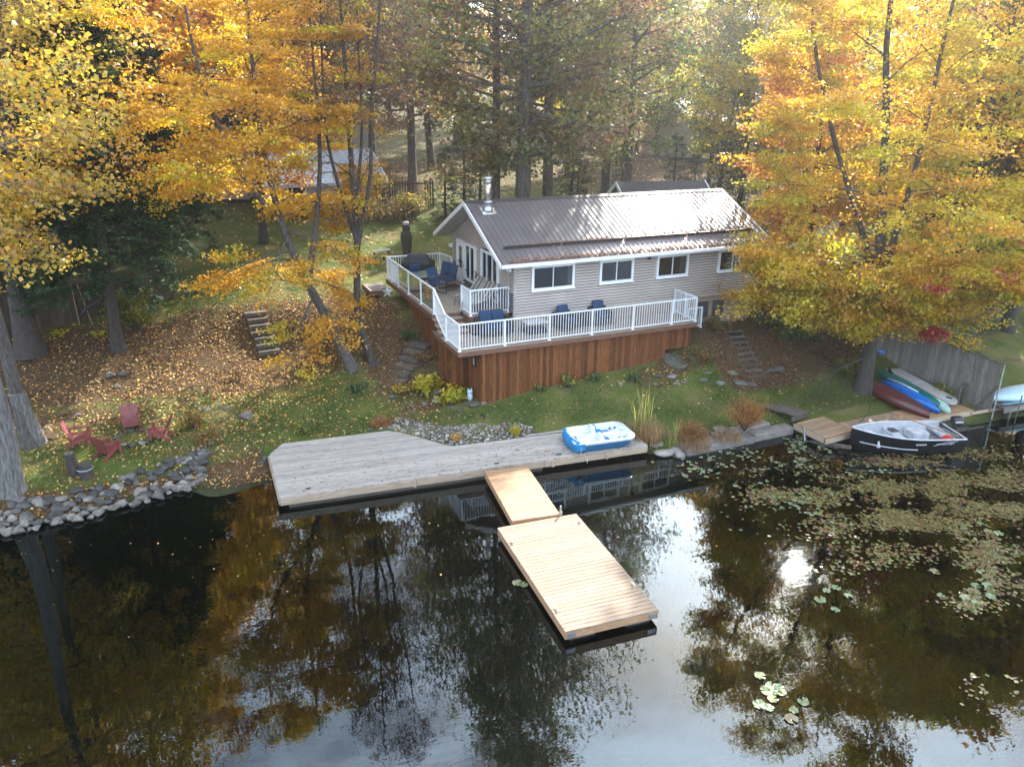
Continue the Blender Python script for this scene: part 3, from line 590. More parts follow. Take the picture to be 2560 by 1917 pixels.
skirt_run((9.56, 27.12), (10.32, 27.12), 2.86, lambda x, y: 0.92)
skirt_run((9.54, 28.3), (9.54, 27.14), 2.86, lambda x, y: gz(x, y) - .1)
skirt_run((9.54, 32.2), (9.54, 28.32), ZU - .24, lambda x, y: gz(x, y) - .1)
wpiece('under_deck', 'wood_wet', deck, (14.9, 26.4, 2.8), (9.9, 1.4, 0.03))
for x in (10.42, 12.96, 15.34, 17.26): wpiece('footing_post', 'concrete', deck, (x, 25.66, zfront(x - .2, 0) - .12), (0.2, 0.16, 0.34))
pl = wbuild(MB().add([(10.30 - dx, 26.2 + .16 * math.cos(q), 2.33 + .26 * math.sin(q)) for dx in (0, .03) for q in [2 * math.pi * i / 20 for i in range(20)]], [tuple(range(20)), tuple(range(20, 40))] + [(i, (i + 1) % 20, 20 + (i + 1) % 20, 20 + i) for i in range(20)]), 'wall_plaque', 'black_metal', None)
orn = MB()
for k in range(8):
    q = math.pi * k / 4; orn.tube([(10.262, 26.2 + .02 * math.cos(q), 2.33 + .03 * math.sin(q)), (10.262, 26.2 + .08 * math.cos(q), 2.33 + .15 * math.sin(q))], .007, 5)
wbuild(orn, 'ornament', 'white_paint', pl)
tag(pl, 'black oval plaque with pale scroll ornament on the brown deck skirt', 'plaque')
# railings: the top rail is the part, posts and bars hang under it
def railing(p0, p1, za, zb, posts, glass=(), h=1.03, spacing=.115, bottom=True):
    p0 = Vector((*p0, 0)); p1 = Vector((*p1, 0)); d = p1 - p0; Ln = d.length; a = math.atan2(d.y, d.x); tilt = math.atan2(zb - za, Ln); full = math.hypot(Ln, zb - za)
    def zat(t): return za + (zb - za) * t
    mid = (p0 + p1) / 2
    top = wbuild(MB().box((mid.x, mid.y, (za + zb) / 2 + h - .02), (full + .05, 0.06, 0.045), (0, -tilt, a)), 'railing', 'white_rail', deck)
    if bottom: wpiece('bottom_rail', 'white_rail', top, (mid.x, mid.y, (za + zb) / 2 + .09), (full - .04, 0.035, 0.035), (0, -tilt, a))
    for t in posts:
        q = p0 + d * t; o = wpiece('rail_post', 'white_rail', top, (q.x, q.y, zat(t) + (h - .045) / 2), (0.062, 0.062, h - .045), (0, 0, a)); 
        wpiece('post_foot', 'white_rail', top, (q.x, q.y, zat(t) + .012), (0.12, 0.12, 0.024), (0, 0, a))
    n = int(Ln / spacing)
    for k in range(1, n):
        t = k / n
        if any(abs(t - s) * Ln < .06 for s in posts): continue
        if any(g0 <= t <= g1 for g0, g1 in glass): continue
        q = p0 + d * t; wpiece('baluster', 'white_rail', top, (q.x, q.y, zat(t) + .09 + (h - .13) / 2), (0.019, 0.019, h - .14), (0, 0, a))
    for g0, g1 in glass:
        q = p0 + d * ((g0 + g1) / 2); wpiece('glass_panel', 'rail_glass', top, (q.x, q.y, zat(.5) + .55), ((g1 - g0) * Ln - .09, 0.008, h - .18), (0, 0, a))
    return top
RY = 25.47
fx = [on_y(px, 850, RY)[0] for px in (1262, 1373, 1478, 1579, 1675)]
LX0, LX1 = 9.42, 19.94
railing((LX0, RY), (LX1, RY), ZD, ZD, [0] + [(x - LX0) / (LX1 - LX0) for x in fx] + [1])
railing((LX0, RY + .06), (LX0, 26.92), ZD, ZD, [1])
railing((LX0, 26.98), (LX0, 28.24), ZD, ZU, [], h=1.02)
ys = (29.94, 31.67, 33.22, 34.25); y0, y1 = 28.30, 35.0; T = [(q - y0) / (y1 - y0) for q in ys]
railing((LX0, y0), (LX0, y1), ZU, ZU, [0] + T + [1], glass=[(0.0, T[0]), (T[0], T[1]), (T[1], T[2])])
railing((LX0 + .06, 35.0), (12.0, 35.0), ZU, ZU, [1])
railing((12.02, 34.94), (12.20, 33.85), ZU, ZU, [1])
railing((10.64, 28.45), (10.64, 27.53), ZU, ZU, [0])
railing((10.64, 27.48), (12.27, 27.48), ZU, ZU, [0, 1])
railing((LX1, RY + .06), (LX1, 27.0), ZD, ZD, [0.45, 1], h=1.05)
railing((20.25, 26.35), (20.95, 26.35), 2.45, 2.45, [0, 1], h=0.92)
# low landing beside the upper level
land = thing('step_platform', 'low wooden step platform with a dark mat beside the upper deck', 'platform', (9.1, 35.4, 2.95))
for k in range(7): wpiece('plank', 'deck_board', land, (8.55 + k * .135, 35.5, 3.28), (0.128, 1.5, 0.04))
wpiece('frame_board', 'deck_edge', land, (8.48, 35.5, 3.16), (0.04, 1.5, 0.22)); wpiece('frame_board', 'deck_edge', land, (8.96, 34.74, 3.16), (0.96, 0.04, 0.22))
wpiece('mat', 'mat_grey', land, (9.0, 35.25, 3.31), (0.8, 0.8, 0.015))
wbuild(MB().span((7.65, 35.2, 2.9), (8.4, 36.1, 3.05)), 'slab', 'timber_old', land)

# ------------------------------------------------------------------ weathered shore dock (planks clipped to its outline)
def clip_poly(poly, v):
    xs = []
    for i in range(len(poly)):
        (u0, v0), (u1, v1) = poly[i], poly[(i + 1) % len(poly)]
        if (v0 <= v < v1) or (v1 <= v < v0): xs.append(u0 + (u1 - u0) * (v - v0) / (v1 - v0))
    return sorted(xs)
DA = math.atan2(20.64 - 21.84, 14.63 - 2.2)
def rotd(u, v, a, o): return (o[0] + u * math.cos(a) - v * math.sin(a), o[1] + u * math.sin(a) + v * math.cos(a))
def invd(x, y, a, o): dx, dy = x - o[0], y - o[1]; return (dx * math.cos(a) + dy * math.sin(a), -dx * math.sin(a) + dy * math.cos(a))
DO = (2.2, 21.84); ZK = 0.40
outline = [(2.2, 21.84), (14.63, 20.64), (14.80, 21.9), (14.2, 22.55), (11.36, 23.24), (10.88, 22.95), (8.30, 23.18), (6.69, 25.45), (2.92, 25.81), (2.32, 25.02)]
uv = [invd(x, y, DA, DO) for x, y in outline]
dock = thing('shore_dock', 'large weathered grey plank dock along the lawn shore', 'dock', (DO[0], DO[1], 0.0))
v = 0.0; row = 0
while v < 4.3:
    va, vb = v + .007, v + .136
    A, B = clip_poly(uv, va + .001), clip_poly(uv, vb - .001)
    if len(A) >= 2 and len(B) >= 2:
        for s in range(min(len(A), len(B)) // 2):
            a0, a1, b0, b1 = A[2 * s], A[2 * s + 1], B[2 * s], B[2 * s + 1]
            if a1 - a0 < .1 or b1 - b0 < .1: continue
            cuts = [0.0] + ([R_.choice((0.25, 0.33, 0.4, 0.6, 0.7))] if a1 - a0 > 4 else []) + [1.0]
            for c0, c1 in zip(cuts[:-1], cuts[1:]):
                g = .003
                pts = [(a0 + (a1 - a0) * c0 + g, va), (a0 + (a1 - a0) * c1 - g, va), (b0 + (b1 - b0) * c1 - g, vb), (b0 + (b1 - b0) * c0 + g, vb)]
                dz = R_.uniform(-.004, .004)
                P_ = [rotd(p[0], p[1], DA, (0, 0)) for p in pts]
                MB().prism(P_, ZK - .04 + dz, ZK + dz).build('plank', 'dock_grey', dock)
    v += .142; row += 1
for (u0, u1) in ((0.0, 4.2), (4.21, 8.6), (8.61, 12.47)):
    c = rotd((u0 + u1) / 2, -.015, DA, (0, 0)); lpiece('fascia_board', 'dock_side', dock, (c[0], c[1], ZK - .15), (u1 - u0 - .01, 0.04, 0.215), (0, 0, DA))
c = rotd(4.4, .14, DA, (0, 0)); lpiece('sill_beam', 'wood_wet', dock, (c[0], c[1], ZK - .32), (8.3, 0.2, 0.24), (0, 0, DA))
c = rotd(12.49, .65, DA, (0, 0)); lpiece('fascia_board', 'dock_side', dock, (c[0], c[1], ZK - .14), (0.04, 1.25, 0.2), (0, 0, DA))
e0 = (2.2, 21.84); e1 = (2.32, 25.02); aa = math.atan2(e1[1] - e0[1], e1[0] - e0[0]); lpiece('fascia_board', 'dock_side', dock, ((e0[0] + e1[0]) / 2 - DO[0] - .02, (e0[1] + e1[1]) / 2 - DO[1], ZK - .14), (3.18, 0.04, 0.2), (0, 0, aa))
for u in (0.6, 3.0, 5.5, 8.0, 10.4, 12.2):
    c = rotd(u, .5, DA, (0, 0)); lpiece('pile', 'wood_wet', dock, (c[0], c[1], -.3), (0.14, 0.14, 1.2), (0, 0, DA))
for u in (4.15, 8.9, 10.9):
    c = rotd(u, -.045, DA, (0, 0)); lpiece('cleat_post', 'dock_side', dock, (c[0], c[1], ZK - .16), (0.10, 0.03, 0.24), (0, 0, DA))
MB().tube([(*rotd(u, .3, DA, (0, 0)), ZK + .03) for u in (0.8, 0.95)], .02, 6).tube([(*rotd(u, .2, DA, (0, 0)), ZK + .03) for u in (6.9, 7.05)], .02, 6).tube([(*rotd(u, .22, DA, (0, 0)), ZK + .03) for u in (9.1, 9.3)], .02, 6).build('cleat', 'black_metal', dock)

def plank_dock(name, label, c0, ax, W_, Ln, z, mat, n, sidemat, brackets=True):
    """planks lie across; c0 = back left corner, ax = angle of the cross direction, length runs towards the camera"""
    t = thing(name, label, 'dock', (c0[0], c0[1], 0.0), ax)
    st = Ln / n
    for k in range(n): lpiece('plank', mat, t, (W_ / 2 + R_.uniform(-.004, .004), -(k + .5) * st, z - .02 + R_.uniform(-.002, .002)), (W_, st - .012, 0.04))
    for x in (.03, W_ - .03): lpiece('side_beam', sidemat, t, (x, -Ln / 2, z - .135), (0.045, Ln - .02, 0.19))
    for y in (-.03, -Ln + .03): lpiece('end_beam', sidemat, t, (W_ / 2, y, z - .135), (W_ - .11, 0.045, 0.19))
    if brackets:
        for x in (.16, W_ - .16):
            for y in (-.004, -Ln + .004): lpiece('corner_bracket', 'galv', t, (x, y, z - .14), (0.22, 0.012, 0.12))
        for (x, y) in ((.12, -.9), (W_ - .12, -.5), (.12, -Ln + .8), (W_ - .12, -Ln + 1.1)):
            MB().tube([(x, y - .09, z + .05), (x, y + .09, z + .05)], .013, 6).tube([(x, y - .03, z), (x, y - .03, z + .05)], .012, 6).tube([(x, y + .03, z), (x, y + .03, z + .05)], .012, 6).build('cleat', 'galv', t)
        for x in (.5, W_ - .5):
            for y in (-.6, -Ln / 2, -Ln + .5): MB().bbox((x, y, z - .36), (.7, .8, .3), .05).build('float_barrel', 'mat_grey', t)
    return t
fa = math.atan2(17.53 - 17.71, 10.05 - 7.62)
plank_dock('floating_dock', 'broad new pale plank floating dock at the end of the ramp', (7.62, 17.71), fa, 2.46, 4.83, .36, 'dock_new', 34, 'dock_ramp')
ra = math.atan2(20.82 - 21.02, 10.01 - 8.57)
plank_dock('dock_ramp', 'narrow orange plank gangway between the grey dock and floating dock', (8.57, 21.02), ra, 1.46, 3.24, .415, 'dock_ramp', 23, 'dock_ramp', False)
pp = thing('dock_bracket_post', 'short galvanised hinge post between gangway and floating dock', 'post', (9.62, 17.66, .1))
MB().tube([(0, 0, 0), (0, 0, .55)], .025, 8).build('post', 'galv', pp); MB().box((0, 0, .3), (.09, .05, .12)).build('bracket', 'galv', pp)

# L shaped dock on the right
rd = thing('corner_dock', 'L shaped brown plank dock beside the aluminium boat', 'dock', (20.85, 18.6, 0.0))
for k in range(10):
    y = 18.62 + k * .145
    wpiece('plank', 'dock_ramp' if k % 3 == 0 else 'dock_new', rd, (21.56, y + .07, .43), (1.44, .138, .04), (0, 0, rad(3)))
for k in range(41):
    x = 22.34 + k * .145
    y0_, y1_ = 18.58 - .007 * k, 19.42 + .0 * k
    wpiece('plank', 'dock_ramp' if k > 18 or k % 4 == 0 else 'dock_new', rd, (x + .07, (y0_ + y1_) / 2, .425), (.138, y1_ - y0_, .04))
wpiece('fascia_board', 'dock_side', rd, (21.56, 18.57, .31), (1.46, .04, .2), (0, 0, rad(3))); wpiece('fascia_board', 'dock_side', rd, (25.3, 18.44, .31), (5.95, .04, .2), (0, 0, rad(-2.5))); wpiece('fascia_board', 'dock_side', rd, (20.82, 19.35, .31), (.04, 1.46, .2), (0, 0, rad(3)))
wpiece('fascia_board', 'dock_side', rd, (29.0, 18.2, .33), (1.7, .05, .12), (0, 0, rad(-4)))
for (x, y) in ((20.95, 18.75), (22.9, 18.7), (24.6, 18.6), (26.3, 18.5), (28.0, 18.4)): wpiece('pile', 'wood_wet', rd, (x, y, -.2), (.15, .15, 1.1))
for k in range(16): wpiece('bulkhead_board', 'timber_old', rd, (27.0 + k * .13, 18.55 - .012 * k, .02), (.12, .04, .75))
nd = thing('grey_dock', 'weathered grey dock beyond the board fence under a pale upturned hull', 'dock', (29.6, 18.0, 0))
for k in range(11): wpiece('plank', 'timber_old', nd, (31.6, 17.78 + k * .145, .50), (4.4, .138, .04), (0, 0, rad(-3)))
wpiece('fascia_board', 'concrete', nd, (31.6, 17.70, .40), (4.4, .05, .18), (0, 0, rad(-3)))
for x in (29.8, 31.2, 32.8): wpiece('pile', 'wood_wet', nd, (x, 17.85, -.1), (.14, .14, 1.0))
# ------------------------------------------------------------------ rocks
def rock_mesh(name, mat, seed, flat=0.75, sub=3, jag=0.22):
    r = random.Random(seed); bm = bmesh.new(); bmesh.ops.create_icosphere(bm, subdivisions=sub, radius=0.5)
    dirs = [(Vector((r.gauss(0, 1), r.gauss(0, 1), r.gauss(0, 1))).normalized(), r.uniform(0.27, 0.42)) for _ in range(13)]
    for v in bm.verts:
        p = v.co.copy()
        for d, h in dirs:
            e = p.dot(d)
            if e > h: p -= d * (e - h) * 0.97
        v.co = p * (1 + r.uniform(-jag, jag) * .06); v.co.z *= flat
    me = bpy.data.meshes.new(name); bm.to_mesh(me); bm.free(); me.materials.append(MATS[mat])
    me.polygons.foreach_set('use_smooth', [True] * len(me.polygons)); return me
ROCKS = [rock_mesh('rock', 'rock', s) for s in range(6)]; DARKS = [rock_mesh('rock', 'rock_dark', 20 + s) for s in range(4)]; MOSSY = [rock_mesh('rock', 'rock_mossy', 40 + s, .6) for s in range(4)]
def rock(kind, x, y, z, sx, sy, sz, label, group=None, name='boulder', rz=None):
    o = obj(name, R_.choice(kind), None, (x, y, z), (R_.uniform(-.2, .2), R_.uniform(-.2, .2), R_.uniform(0, 6.28) if rz is None else rz), (sx, sy, sz)); return tag(o, label, 'rock', group)
SH = [(-40, 1330), (0, 1322), (130, 1300), (250, 1272), (380, 1232), (460, 1212), (505, 1192), (520, 1160)]
def shore_pt(t, off):
    n = len(SH) - 1; k = min(int(t * n), n - 1); f = t * n - k; px = SH[k][0] + (SH[k + 1][0] - SH[k][0]) * f; py = SH[k][1] + (SH[k + 1][1] - SH[k][1]) * f
    return px, py + off
PALE = 'rounded grey boulder in the waterside rock edging below the red chairs'; DRK = 'dark wet looking boulder in the rock edging below the red chairs'
for k in range(58):
    t = (k + R_.uniform(-.3, .3)) / 58 * .97 + .01; px, py = shore_pt(max(0, min(1, t)), R_.uniform(-4, 16)); s = R_.uniform(.2, .42); x, y = at_z(px, py, .08)
    rock(ROCKS, x, y, .05 + s * .1, s * R_.uniform(1, 1.35), s, s * .85, PALE, 'pale boulders of the rock edging')
for k in range(140):
    t = (k + R_.uniform(-.4, .4)) / 140; t = max(0, min(1, t)); px, py = shore_pt(t, R_.uniform(-56, -8)); s = R_.uniform(.18, .46); x, y = at_z(px, py, .22)
    d = R_.random() < .6
    rock(DARKS if d else ROCKS, x, y, max(.12, gz(x, y) + .04), s * R_.uniform(1, 1.4), s, s * .85, DRK if d else PALE, 'dark boulders of the rock edging' if d else 'pale boulders of the rock edging')
for (px, py, s) in ((650, 1130, .42), (665, 1140, .35), (655, 1150, .28), (675, 1110, .3)):
    x, y = at_z(px, py, .3); rock(DARKS, x, y, .22, s * 1.2, s, s * .8, 'dark stone beside the left end of the weathered dock', 'stones at the dock end')
for (px, py, s, kd) in ((618, 1046, .55, 'pale grey boulder half sunk in the leafy lawn above the dock'), (275, 940, .5, 'tan stone lying on the leafy bank above the red chairs'), (310, 938, .4, 'flat grey stone lying on the leafy bank above the red chairs'), (293, 968, .32, 'small grey stone at the foot of the leafy bank'), (195, 1040, .22, 'little grey stone in the grass behind the red chairs')):
    x, y, z = ground_at(px, py); rock(ROCKS, x, y, z + s * .08, s * 1.2, s, s * .7, kd)
for (px, py, s) in ((500, 1020, .35), (520, 1025, .45), (545, 1015, .4), (565, 1022, .45), (580, 1030, .35), (600, 1040, .3)):
    x, y, z = ground_at(px, py); rock(MOSSY, x, y, z + .0, s * 1.0, s * .8, s * .6, 'mossy stone in the low stone row on the leafy lawn', 'stones of the low row on the lawn')
# fire pit
for k in range(11):
    q = 2 * math.pi * k / 11; x, y = -1.80 + .58 * math.cos(q), 27.62 + .5 * math.sin(q); s = R_.uniform(.18, .3)
    rock(ROCKS if k % 2 else DARKS, x, y, gz(x, y) + .04, s * 1.3, s, s, 'stone in the fire ring between the red chairs', 'stones of the fire ring')
# rocks along the deck and bank
x, y, z = ground_at(1700, 905); rock(MOSSY, 19.05, 25.4, 1.45, 1.6, 1.1, 1.2, 'big mossy boulder under the end of the plank skirt')
for (px, py, s) in ((1640, 940, .4), (1680, 948, .45), (1760, 950, .35), (1800, 960, .5), (1830, 935, .55), (1850, 960, .6), (1770, 935, .35), (1880, 965, .4), (1950, 925, .6), (1930, 930, .5), (1730, 900, .6), (1550, 960, .3), (1640, 965, .35), (1690, 965, .3), (1710, 958, .3)):
    x, y, z = ground_at(px, py); rock(MOSSY if R_.random() < .6 else ROCKS, x, y, z + s * .0, s * 1.2, s * .9, s * .7, 'stone scattered on the bank between deck and right stairs', 'stones on the bank below the cottage')
for (px, py, s) in ((980, 998, .35), (1030, 1015, .28), (1060, 1012, .3), (1095, 1005, .5), (1130, 1020, .3), (1165, 1012, .35), (1185, 1018, .55), (1150, 1030, .28), (1090, 985, .4)):
    x, y, z = ground_at(px, py); rock(MOSSY if R_.random() < .5 else ROCKS, x, y, z + s * .08, s * 1.3, s, s * .75, 'stone edging the flower bed at the deck corner', 'stones edging the flower bed')
# flat stones right of the dock
for (px, py, L_, w_, r) in ((1660, 1128, .9, .5, 6), (1690, 1120, .6, .5, 40), (1745, 1122, .7, .4, -10), (1775, 1112, .8, .45, 30), (1650, 1110, 1.0, .4, 0), (1715, 1112, .6, .4, 60), (1790, 1088, 1.0, .6, 20), (1730, 1108, .4, .35, 0), (1700, 1132, .45, .35, 15)):
    x, y = at_z(px, py, .15); o = obj('flat_stone', rock_mesh('flat_stone', 'concrete', int(px), .3, 2, .1), None, (x, y, .1), (0, 0, rad(r - 8)), (L_ * 1.25, w_ * 1.3, .9)); tag(o, 'flat grey stone at the water between the docks', 'stone', 'flat stones between the docks')
sl = thing('stone_slab', 'long cracked concrete slab lying along the water between the docks', 'slab', (18.6, 20.25, .0))
for (xa, xb, za) in ((15.9, 18.9, .20), (18.92, 20.75, .26)): MB().bbox(((xa + xb) / 2 - 18.6, R_.uniform(-.02, .02), za - .12), (xb - xa, .5, .3), .04, (0, 0, rad(-.5))).build('slab_piece', 'concrete', sl)
MB().bbox((0.2, .45, .22), (2.6, .4, .28), .05, (0, 0, rad(3))).build('slab_piece', 'concrete', sl)
gp = thing('low_platform', 'small weathered grey platform with a stone step beside the L shaped dock', 'platform', (21.2, 21.0, .2))
for k in range(7): lpiece('plank', 'timber_old', gp, (-.35 + k * .125, .0, .36 - .0 * k), (.12, 1.3, .04), (0, 0, rad(22)))
lpiece('frame_board', 'timber_old', gp, (.15, -.62, .26), (.95, .05, .18), (0, 0, rad(8)))
rock(MOSSY, 17.9, 20.75, .35, .95, .6, .7, 'rounded mossy boulder behind the long slab at the water')
# ------------------------------------------------------------------ outdoor steps
def steps(name, label, bot, top, n, wdt, mat, riser=True, stringers=False):
    b = Vector(bot); t = Vector(top); d = t - b; a = math.atan2(d.y, d.x); o = thing(name, label, 'steps', tuple(b), a); run_ = math.hypot(d.x, d.y) / n; rise = d.z / n
    for k in range(n):
        h = .07 if stringers else .16
        MB().bbox((k * run_ + .1, R_.uniform(-.03, .03), (k + 1) * rise - h / 2), (max(.2, run_ * .62) if stringers else run_ + .06, wdt * R_.uniform(.95, 1.05), h), .012).build('step', mat, o)
        if riser and not stringers: MB().box((k * run_ + .0, wdt / 2 - .1, (k + .5) * rise - .1), (.12, .12, rise)).build('stake', mat, o)
    if stringers:
        for s in (-1, 1): MB().box((d.to_2d().length / 2, s * (wdt / 2 - .05), d.z / 2 - .08), (d.length + .1, .05, .2), (0, -math.atan2(d.z, d.to_2d().length), 0)).build('stringer', mat, o)
    return o
steps('timber_steps', 'seven dark timber steps set in the leafy left bank', (3.55, 33.06, 1.33), (3.35, 35.3, 2.75), 7, .92, 'timber_old')
steps('garden_steps', 'curving old timber steps climbing beside the plank skirt', (7.2, 27.95, .62), (9.3, 29.55, 2.25), 8, .95, 'timber_old')
steps('plank_stairs', 'open plank stairs climbing the bank below the basement wall', (21.95, 23.6, .80), (22.25, 25.75, 2.35), 9, .85, 'timber_old', stringers=True)

# ------------------------------------------------------------------ adirondack chairs round the fire ring
def adirondack(label):
    t = thing('adirondack_chair', label, 'chair')
    for k in range(7):
        f = (k - 3) / 3; xb, xt = f * .22, f * .34; hh = .98 - .07 * f * f
        lo, hi = Vector((xb, .20, .24)), Vector((xt, .20 + (hh - .24) * .42, hh)); w = .036
        MB().add([(p.x + sx * (w if i == 0 else w * 1.35), p.y + sy * .012, p.z) for i, p in enumerate((lo, hi)) for sx in (-1, 1) for sy in (-1, 1)], [(0, 1, 3, 2), (4, 6, 7, 5), (0, 4, 5, 1), (2, 3, 7, 6), (0, 2, 6, 4), (1, 5, 7, 3)]).build('back_slat', 'red_plastic', t)
    for k in range(5): MB().box((0, -.28 + k * .115, .375 - k * .035), (.52, .105, .022), (-.29, 0, 0)).build('seat_slat', 'red_plastic', t)
    for s in (-1, 1):
        MB().add([(s * .33 + dx, y, z) for dx in (-.055, .055) for (y, z) in ((-.42, .56), (-.42, .585), (.30, .60), (.30, .575))], [(0, 1, 2, 3), (4, 7, 6, 5), (0, 4, 5, 1), (1, 5, 6, 2), (2, 6, 7, 3), (3, 7, 4, 0)]).build('armrest', 'red_plastic', t)
        MB().add([(s * .30 + dx, y, z) for dx in (-.02, .02) for (y, z) in ((-.38, 0), (-.30, 0), (-.27, .56), (-.41, .56))], [(0, 1, 2, 3), (4, 7, 6, 5), (0, 4, 5, 1), (1, 5, 6, 2), (2, 6, 7, 3), (3, 7, 4, 0)]).build('front_leg', 'red_plastic', t)
        MB().add([(s * .27 + dx, y, z) for dx in (-.018, .018) for (y, z) in ((-.36, .30), (-.36, .41), (.12, .27), (.48, .06), (.48, 0), (.36, 0))], [(0, 1, 2, 3, 4, 5), (11, 10, 9, 8, 7, 6)] + [(i, (i + 1) % 6, 6 + (i + 1) % 6, 6 + i) for i in range(6)]).build('rear_leg', 'red_plastic', t)
    MB().box((0, -.36, .36), (.56, .025, .12)).build('front_apron', 'red_plastic', t); MB().box((0, .36, .62), (.6, .03, .07), (-.4, 0, 0)).build('back_brace', 'red_plastic', t)
    return t
proto = adirondack('x')
spots = [(200, 1112, 'red slatted garden chair at the fire ring next to the standing log', None), (331, 1075, 'red slatted garden chair at the fire ring nearest the leafy bank', None), (272, 1143, 'red slatted garden chair at the fire ring nearest the cut stumps', None), (405, 1098, 'red slatted garden chair at the fire ring facing the other three, nearest the deck', None)]
for i, (px, py, lab, g) in enumerate(spots):
    x, y, z = ground_at(px, py); o = proto if i == 0 else copy_tree(proto); dx, dy = -1.80 - x, 27.62 - y
    o.location = (x, y, z - .02); o.rotation_euler = (0, 0, math.atan2(dy, dx) + math.pi / 2); o.scale = (.8, .84, .88); tag(o, lab, 'chair', 'red chairs round the fire ring')
# stumps, standing log, firewood
def stump(label, px, py, h, r, mat='bark_dark', lean=0):
    x, y, z = ground_at(px, py); o = thing('tree_stump', label, 'stump', (x, y, z - .05))
    MB().tube([(0, 0, 0), (lean * .5, 0, h * .5), (lean, .02, h)], [r * 1.25, r, r * .95], 12, False).build('trunk', mat, o, smooth=True); MB().tube([(lean, .02, h - .02), (lean, .02, h + .006)], r * .94, 12).build('cut_face', 'cut_wood' if mat != 'bark_dark' else 'timber_old', o)
    return o
stump('tall dark cut stump on the grass near the rock edging', 188, 1188, .78, .16, 'bark_dark', -.05); o = stump('short hollow stump wrapped with wire beside the tall stump', 217, 1192, .42, .2, 'bark_dark')
MB().tube([(.24 * math.cos(q), .24 * math.sin(q), .3) for q in [i * .45 for i in range(15)]], .018, 5).build('wire', 'steel', o)
stump('pale cut log standing against the leaning trunk', 92, 1108, 1.9, .27, 'bark_pale', -.25)
for (px, py) in ((105, 1095), (118, 1088), (128, 1098), (112, 1105), (124, 1080)):
    x, y, z = ground_at(px, py); o = thing('split_log', 'split firewood piece heaped beside the standing log', 'firewood', (x, y, z + .06), R_.uniform(0, 3), 'firewood pieces by the standing log')
    MB().add([(a, b, c) for a in (-.22, .22) for (b, c) in ((-.08, -.05), (.08, -.05), (0, .09))], [(0, 2, 1), (3, 4, 5), (0, 1, 4, 3), (1, 2, 5, 4), (2, 0, 3, 5)]).build('wood', 'cut_wood', o)

# ------------------------------------------------------------------ furniture on the deck
def sofa(name, label, loc, rz, w, seats):
    t = thing(name, label, 'sofa' if seats > 1 else 'armchair', loc, rz); hw = w / 2
    MB().bbox((0, 0, .2), (w, .74, .22), .02).build('base', 'wicker', t); MB().bbox((0, .34, .42), (w, .1, .5), .02).build('back_frame', 'wicker', t)
    for s in (-1, 1): MB().bbox((s * (hw - .07), 0, .42), (.14, .78, .40), .03).build('arm', 'wicker', t)
    for k in range(seats):
        cw = (w - .3) / seats; c = -hw + .15 + cw * (k + .5)
        MB().bbox((c, -.05, .38), (cw - .015, .62, .15), .05).build('seat_cushion', 'blue_cushion', t, smooth=True); MB().bbox((c, .25, .68), (cw - .01, .17, .50), .06, (-.18, 0, 0)).build('back_cushion', 'blue_cushion', t, smooth=True)
    return t
sofa('loveseat', 'dark wicker loveseat with two blue cushions against the upper deck edge', (11.42, 26.98, ZD), 0, 1.35, 2)
sofa('armchair', 'blue cushioned wicker armchair next to the low coffee table on the deck', (14.42, 26.62, ZD), rad(8), .82, 1)
sofa('armchair', 'blue cushioned wicker armchair standing further from the coffee table', (16.05, 26.70, ZD), rad(-4), .82, 1)
t = thing('coffee_table', 'low grey coffee table with dark base between loveseat and armchair', 'table', (13.05, 26.62, ZD)); MB().bbox((0, 0, .44), (.95, .62, .05), .015).build('table_top', 'board_grey', t); MB().bbox((0, 0, .1), (.8, .5, .18), .02).build('base', 'wicker', t)
for sx in (-1, 1):
    for sy in (-1, 1): MB().box((sx * .42, sy * .26, .22), (.05, .05, .44)).build('leg', 'wicker', t)
t = thing('storage_box', 'dark wicker storage box between the two blue armchairs', 'box', (15.24, 26.78, ZD)); MB().bbox((0, 0, .27), (.6, .5, .5), .02).build('body', 'wicker', t); MB().bbox((0, 0, .55), (.64, .54, .05), .015).build('lid', 'wicker', t)
def sling_chair(label, loc, rz):
    t = thing('sling_chair', label, 'chair', loc, rz, 'blue dining chairs')
    MB().bbox((0, 0, .42), (.5, .5, .04), .015, (-.06, 0, 0)).build('seat', 'blue_sling', t); MB().bbox((0, .30, .76), (.5, .04, .66), .015, (-.28, 0, 0)).build('backrest', 'blue_sling', t)
    for s in (-1, 1):
        MB().tube([(s * .27, -.27, .02), (s * .27, -.24, .42), (s * .27, .22, .40), (s * .27, .40, 1.1)], .017, 6).build('side_frame', 'black_metal', t); MB().tube([(s * .29, -.22, .42), (s * .29, -.2, .64), (s * .29, .28, .66)], .016, 6).build('armrest', 'black_metal', t)
        MB().tube([(s * .27, -.28, .015), (s * .27, .34, .015)], .016, 6).build('foot_runner', 'black_metal', t)
    return t
for (x, y, r, lab) in ((10.02, 33.05, 185, 'blue sling dining chair between the table and the covered grill'), (10.62, 31.35, 20, 'blue sling dining chair with its back to the deck stairs'), (11.22, 32.55, -62, 'blue sling dining chair on the storm door side of the table'), (11.30, 31.95, -75, 'blue sling dining chair drawn back from the table towards the loungers')): sling_chair(lab, (x, y, ZU), rad(r))
t = thing('patio_table', 'rectangular glass topped dining table with thin dark legs', 'table', (10.15, 32.2, ZU)); MB().bbox((0, 0, .72), (.95, 1.35, .025), .01).build('table_top', 'table_glass', t)
for sx in (-1, 1):
    for sy in (-1, 1): MB().tube([(sx * .4, sy * .58, .70), (sx * .3, sy * .5, .35), (sx * .38, sy * .56, 0)], .02, 6).build('leg', 'black_metal', t)
MB().tube([(-.43, -.62, .69), (.43, -.62, .69), (.43, .62, .69), (-.43, .62, .69), (-.43, -.62, .69)], .02, 6).build('frame', 'black_metal', t)
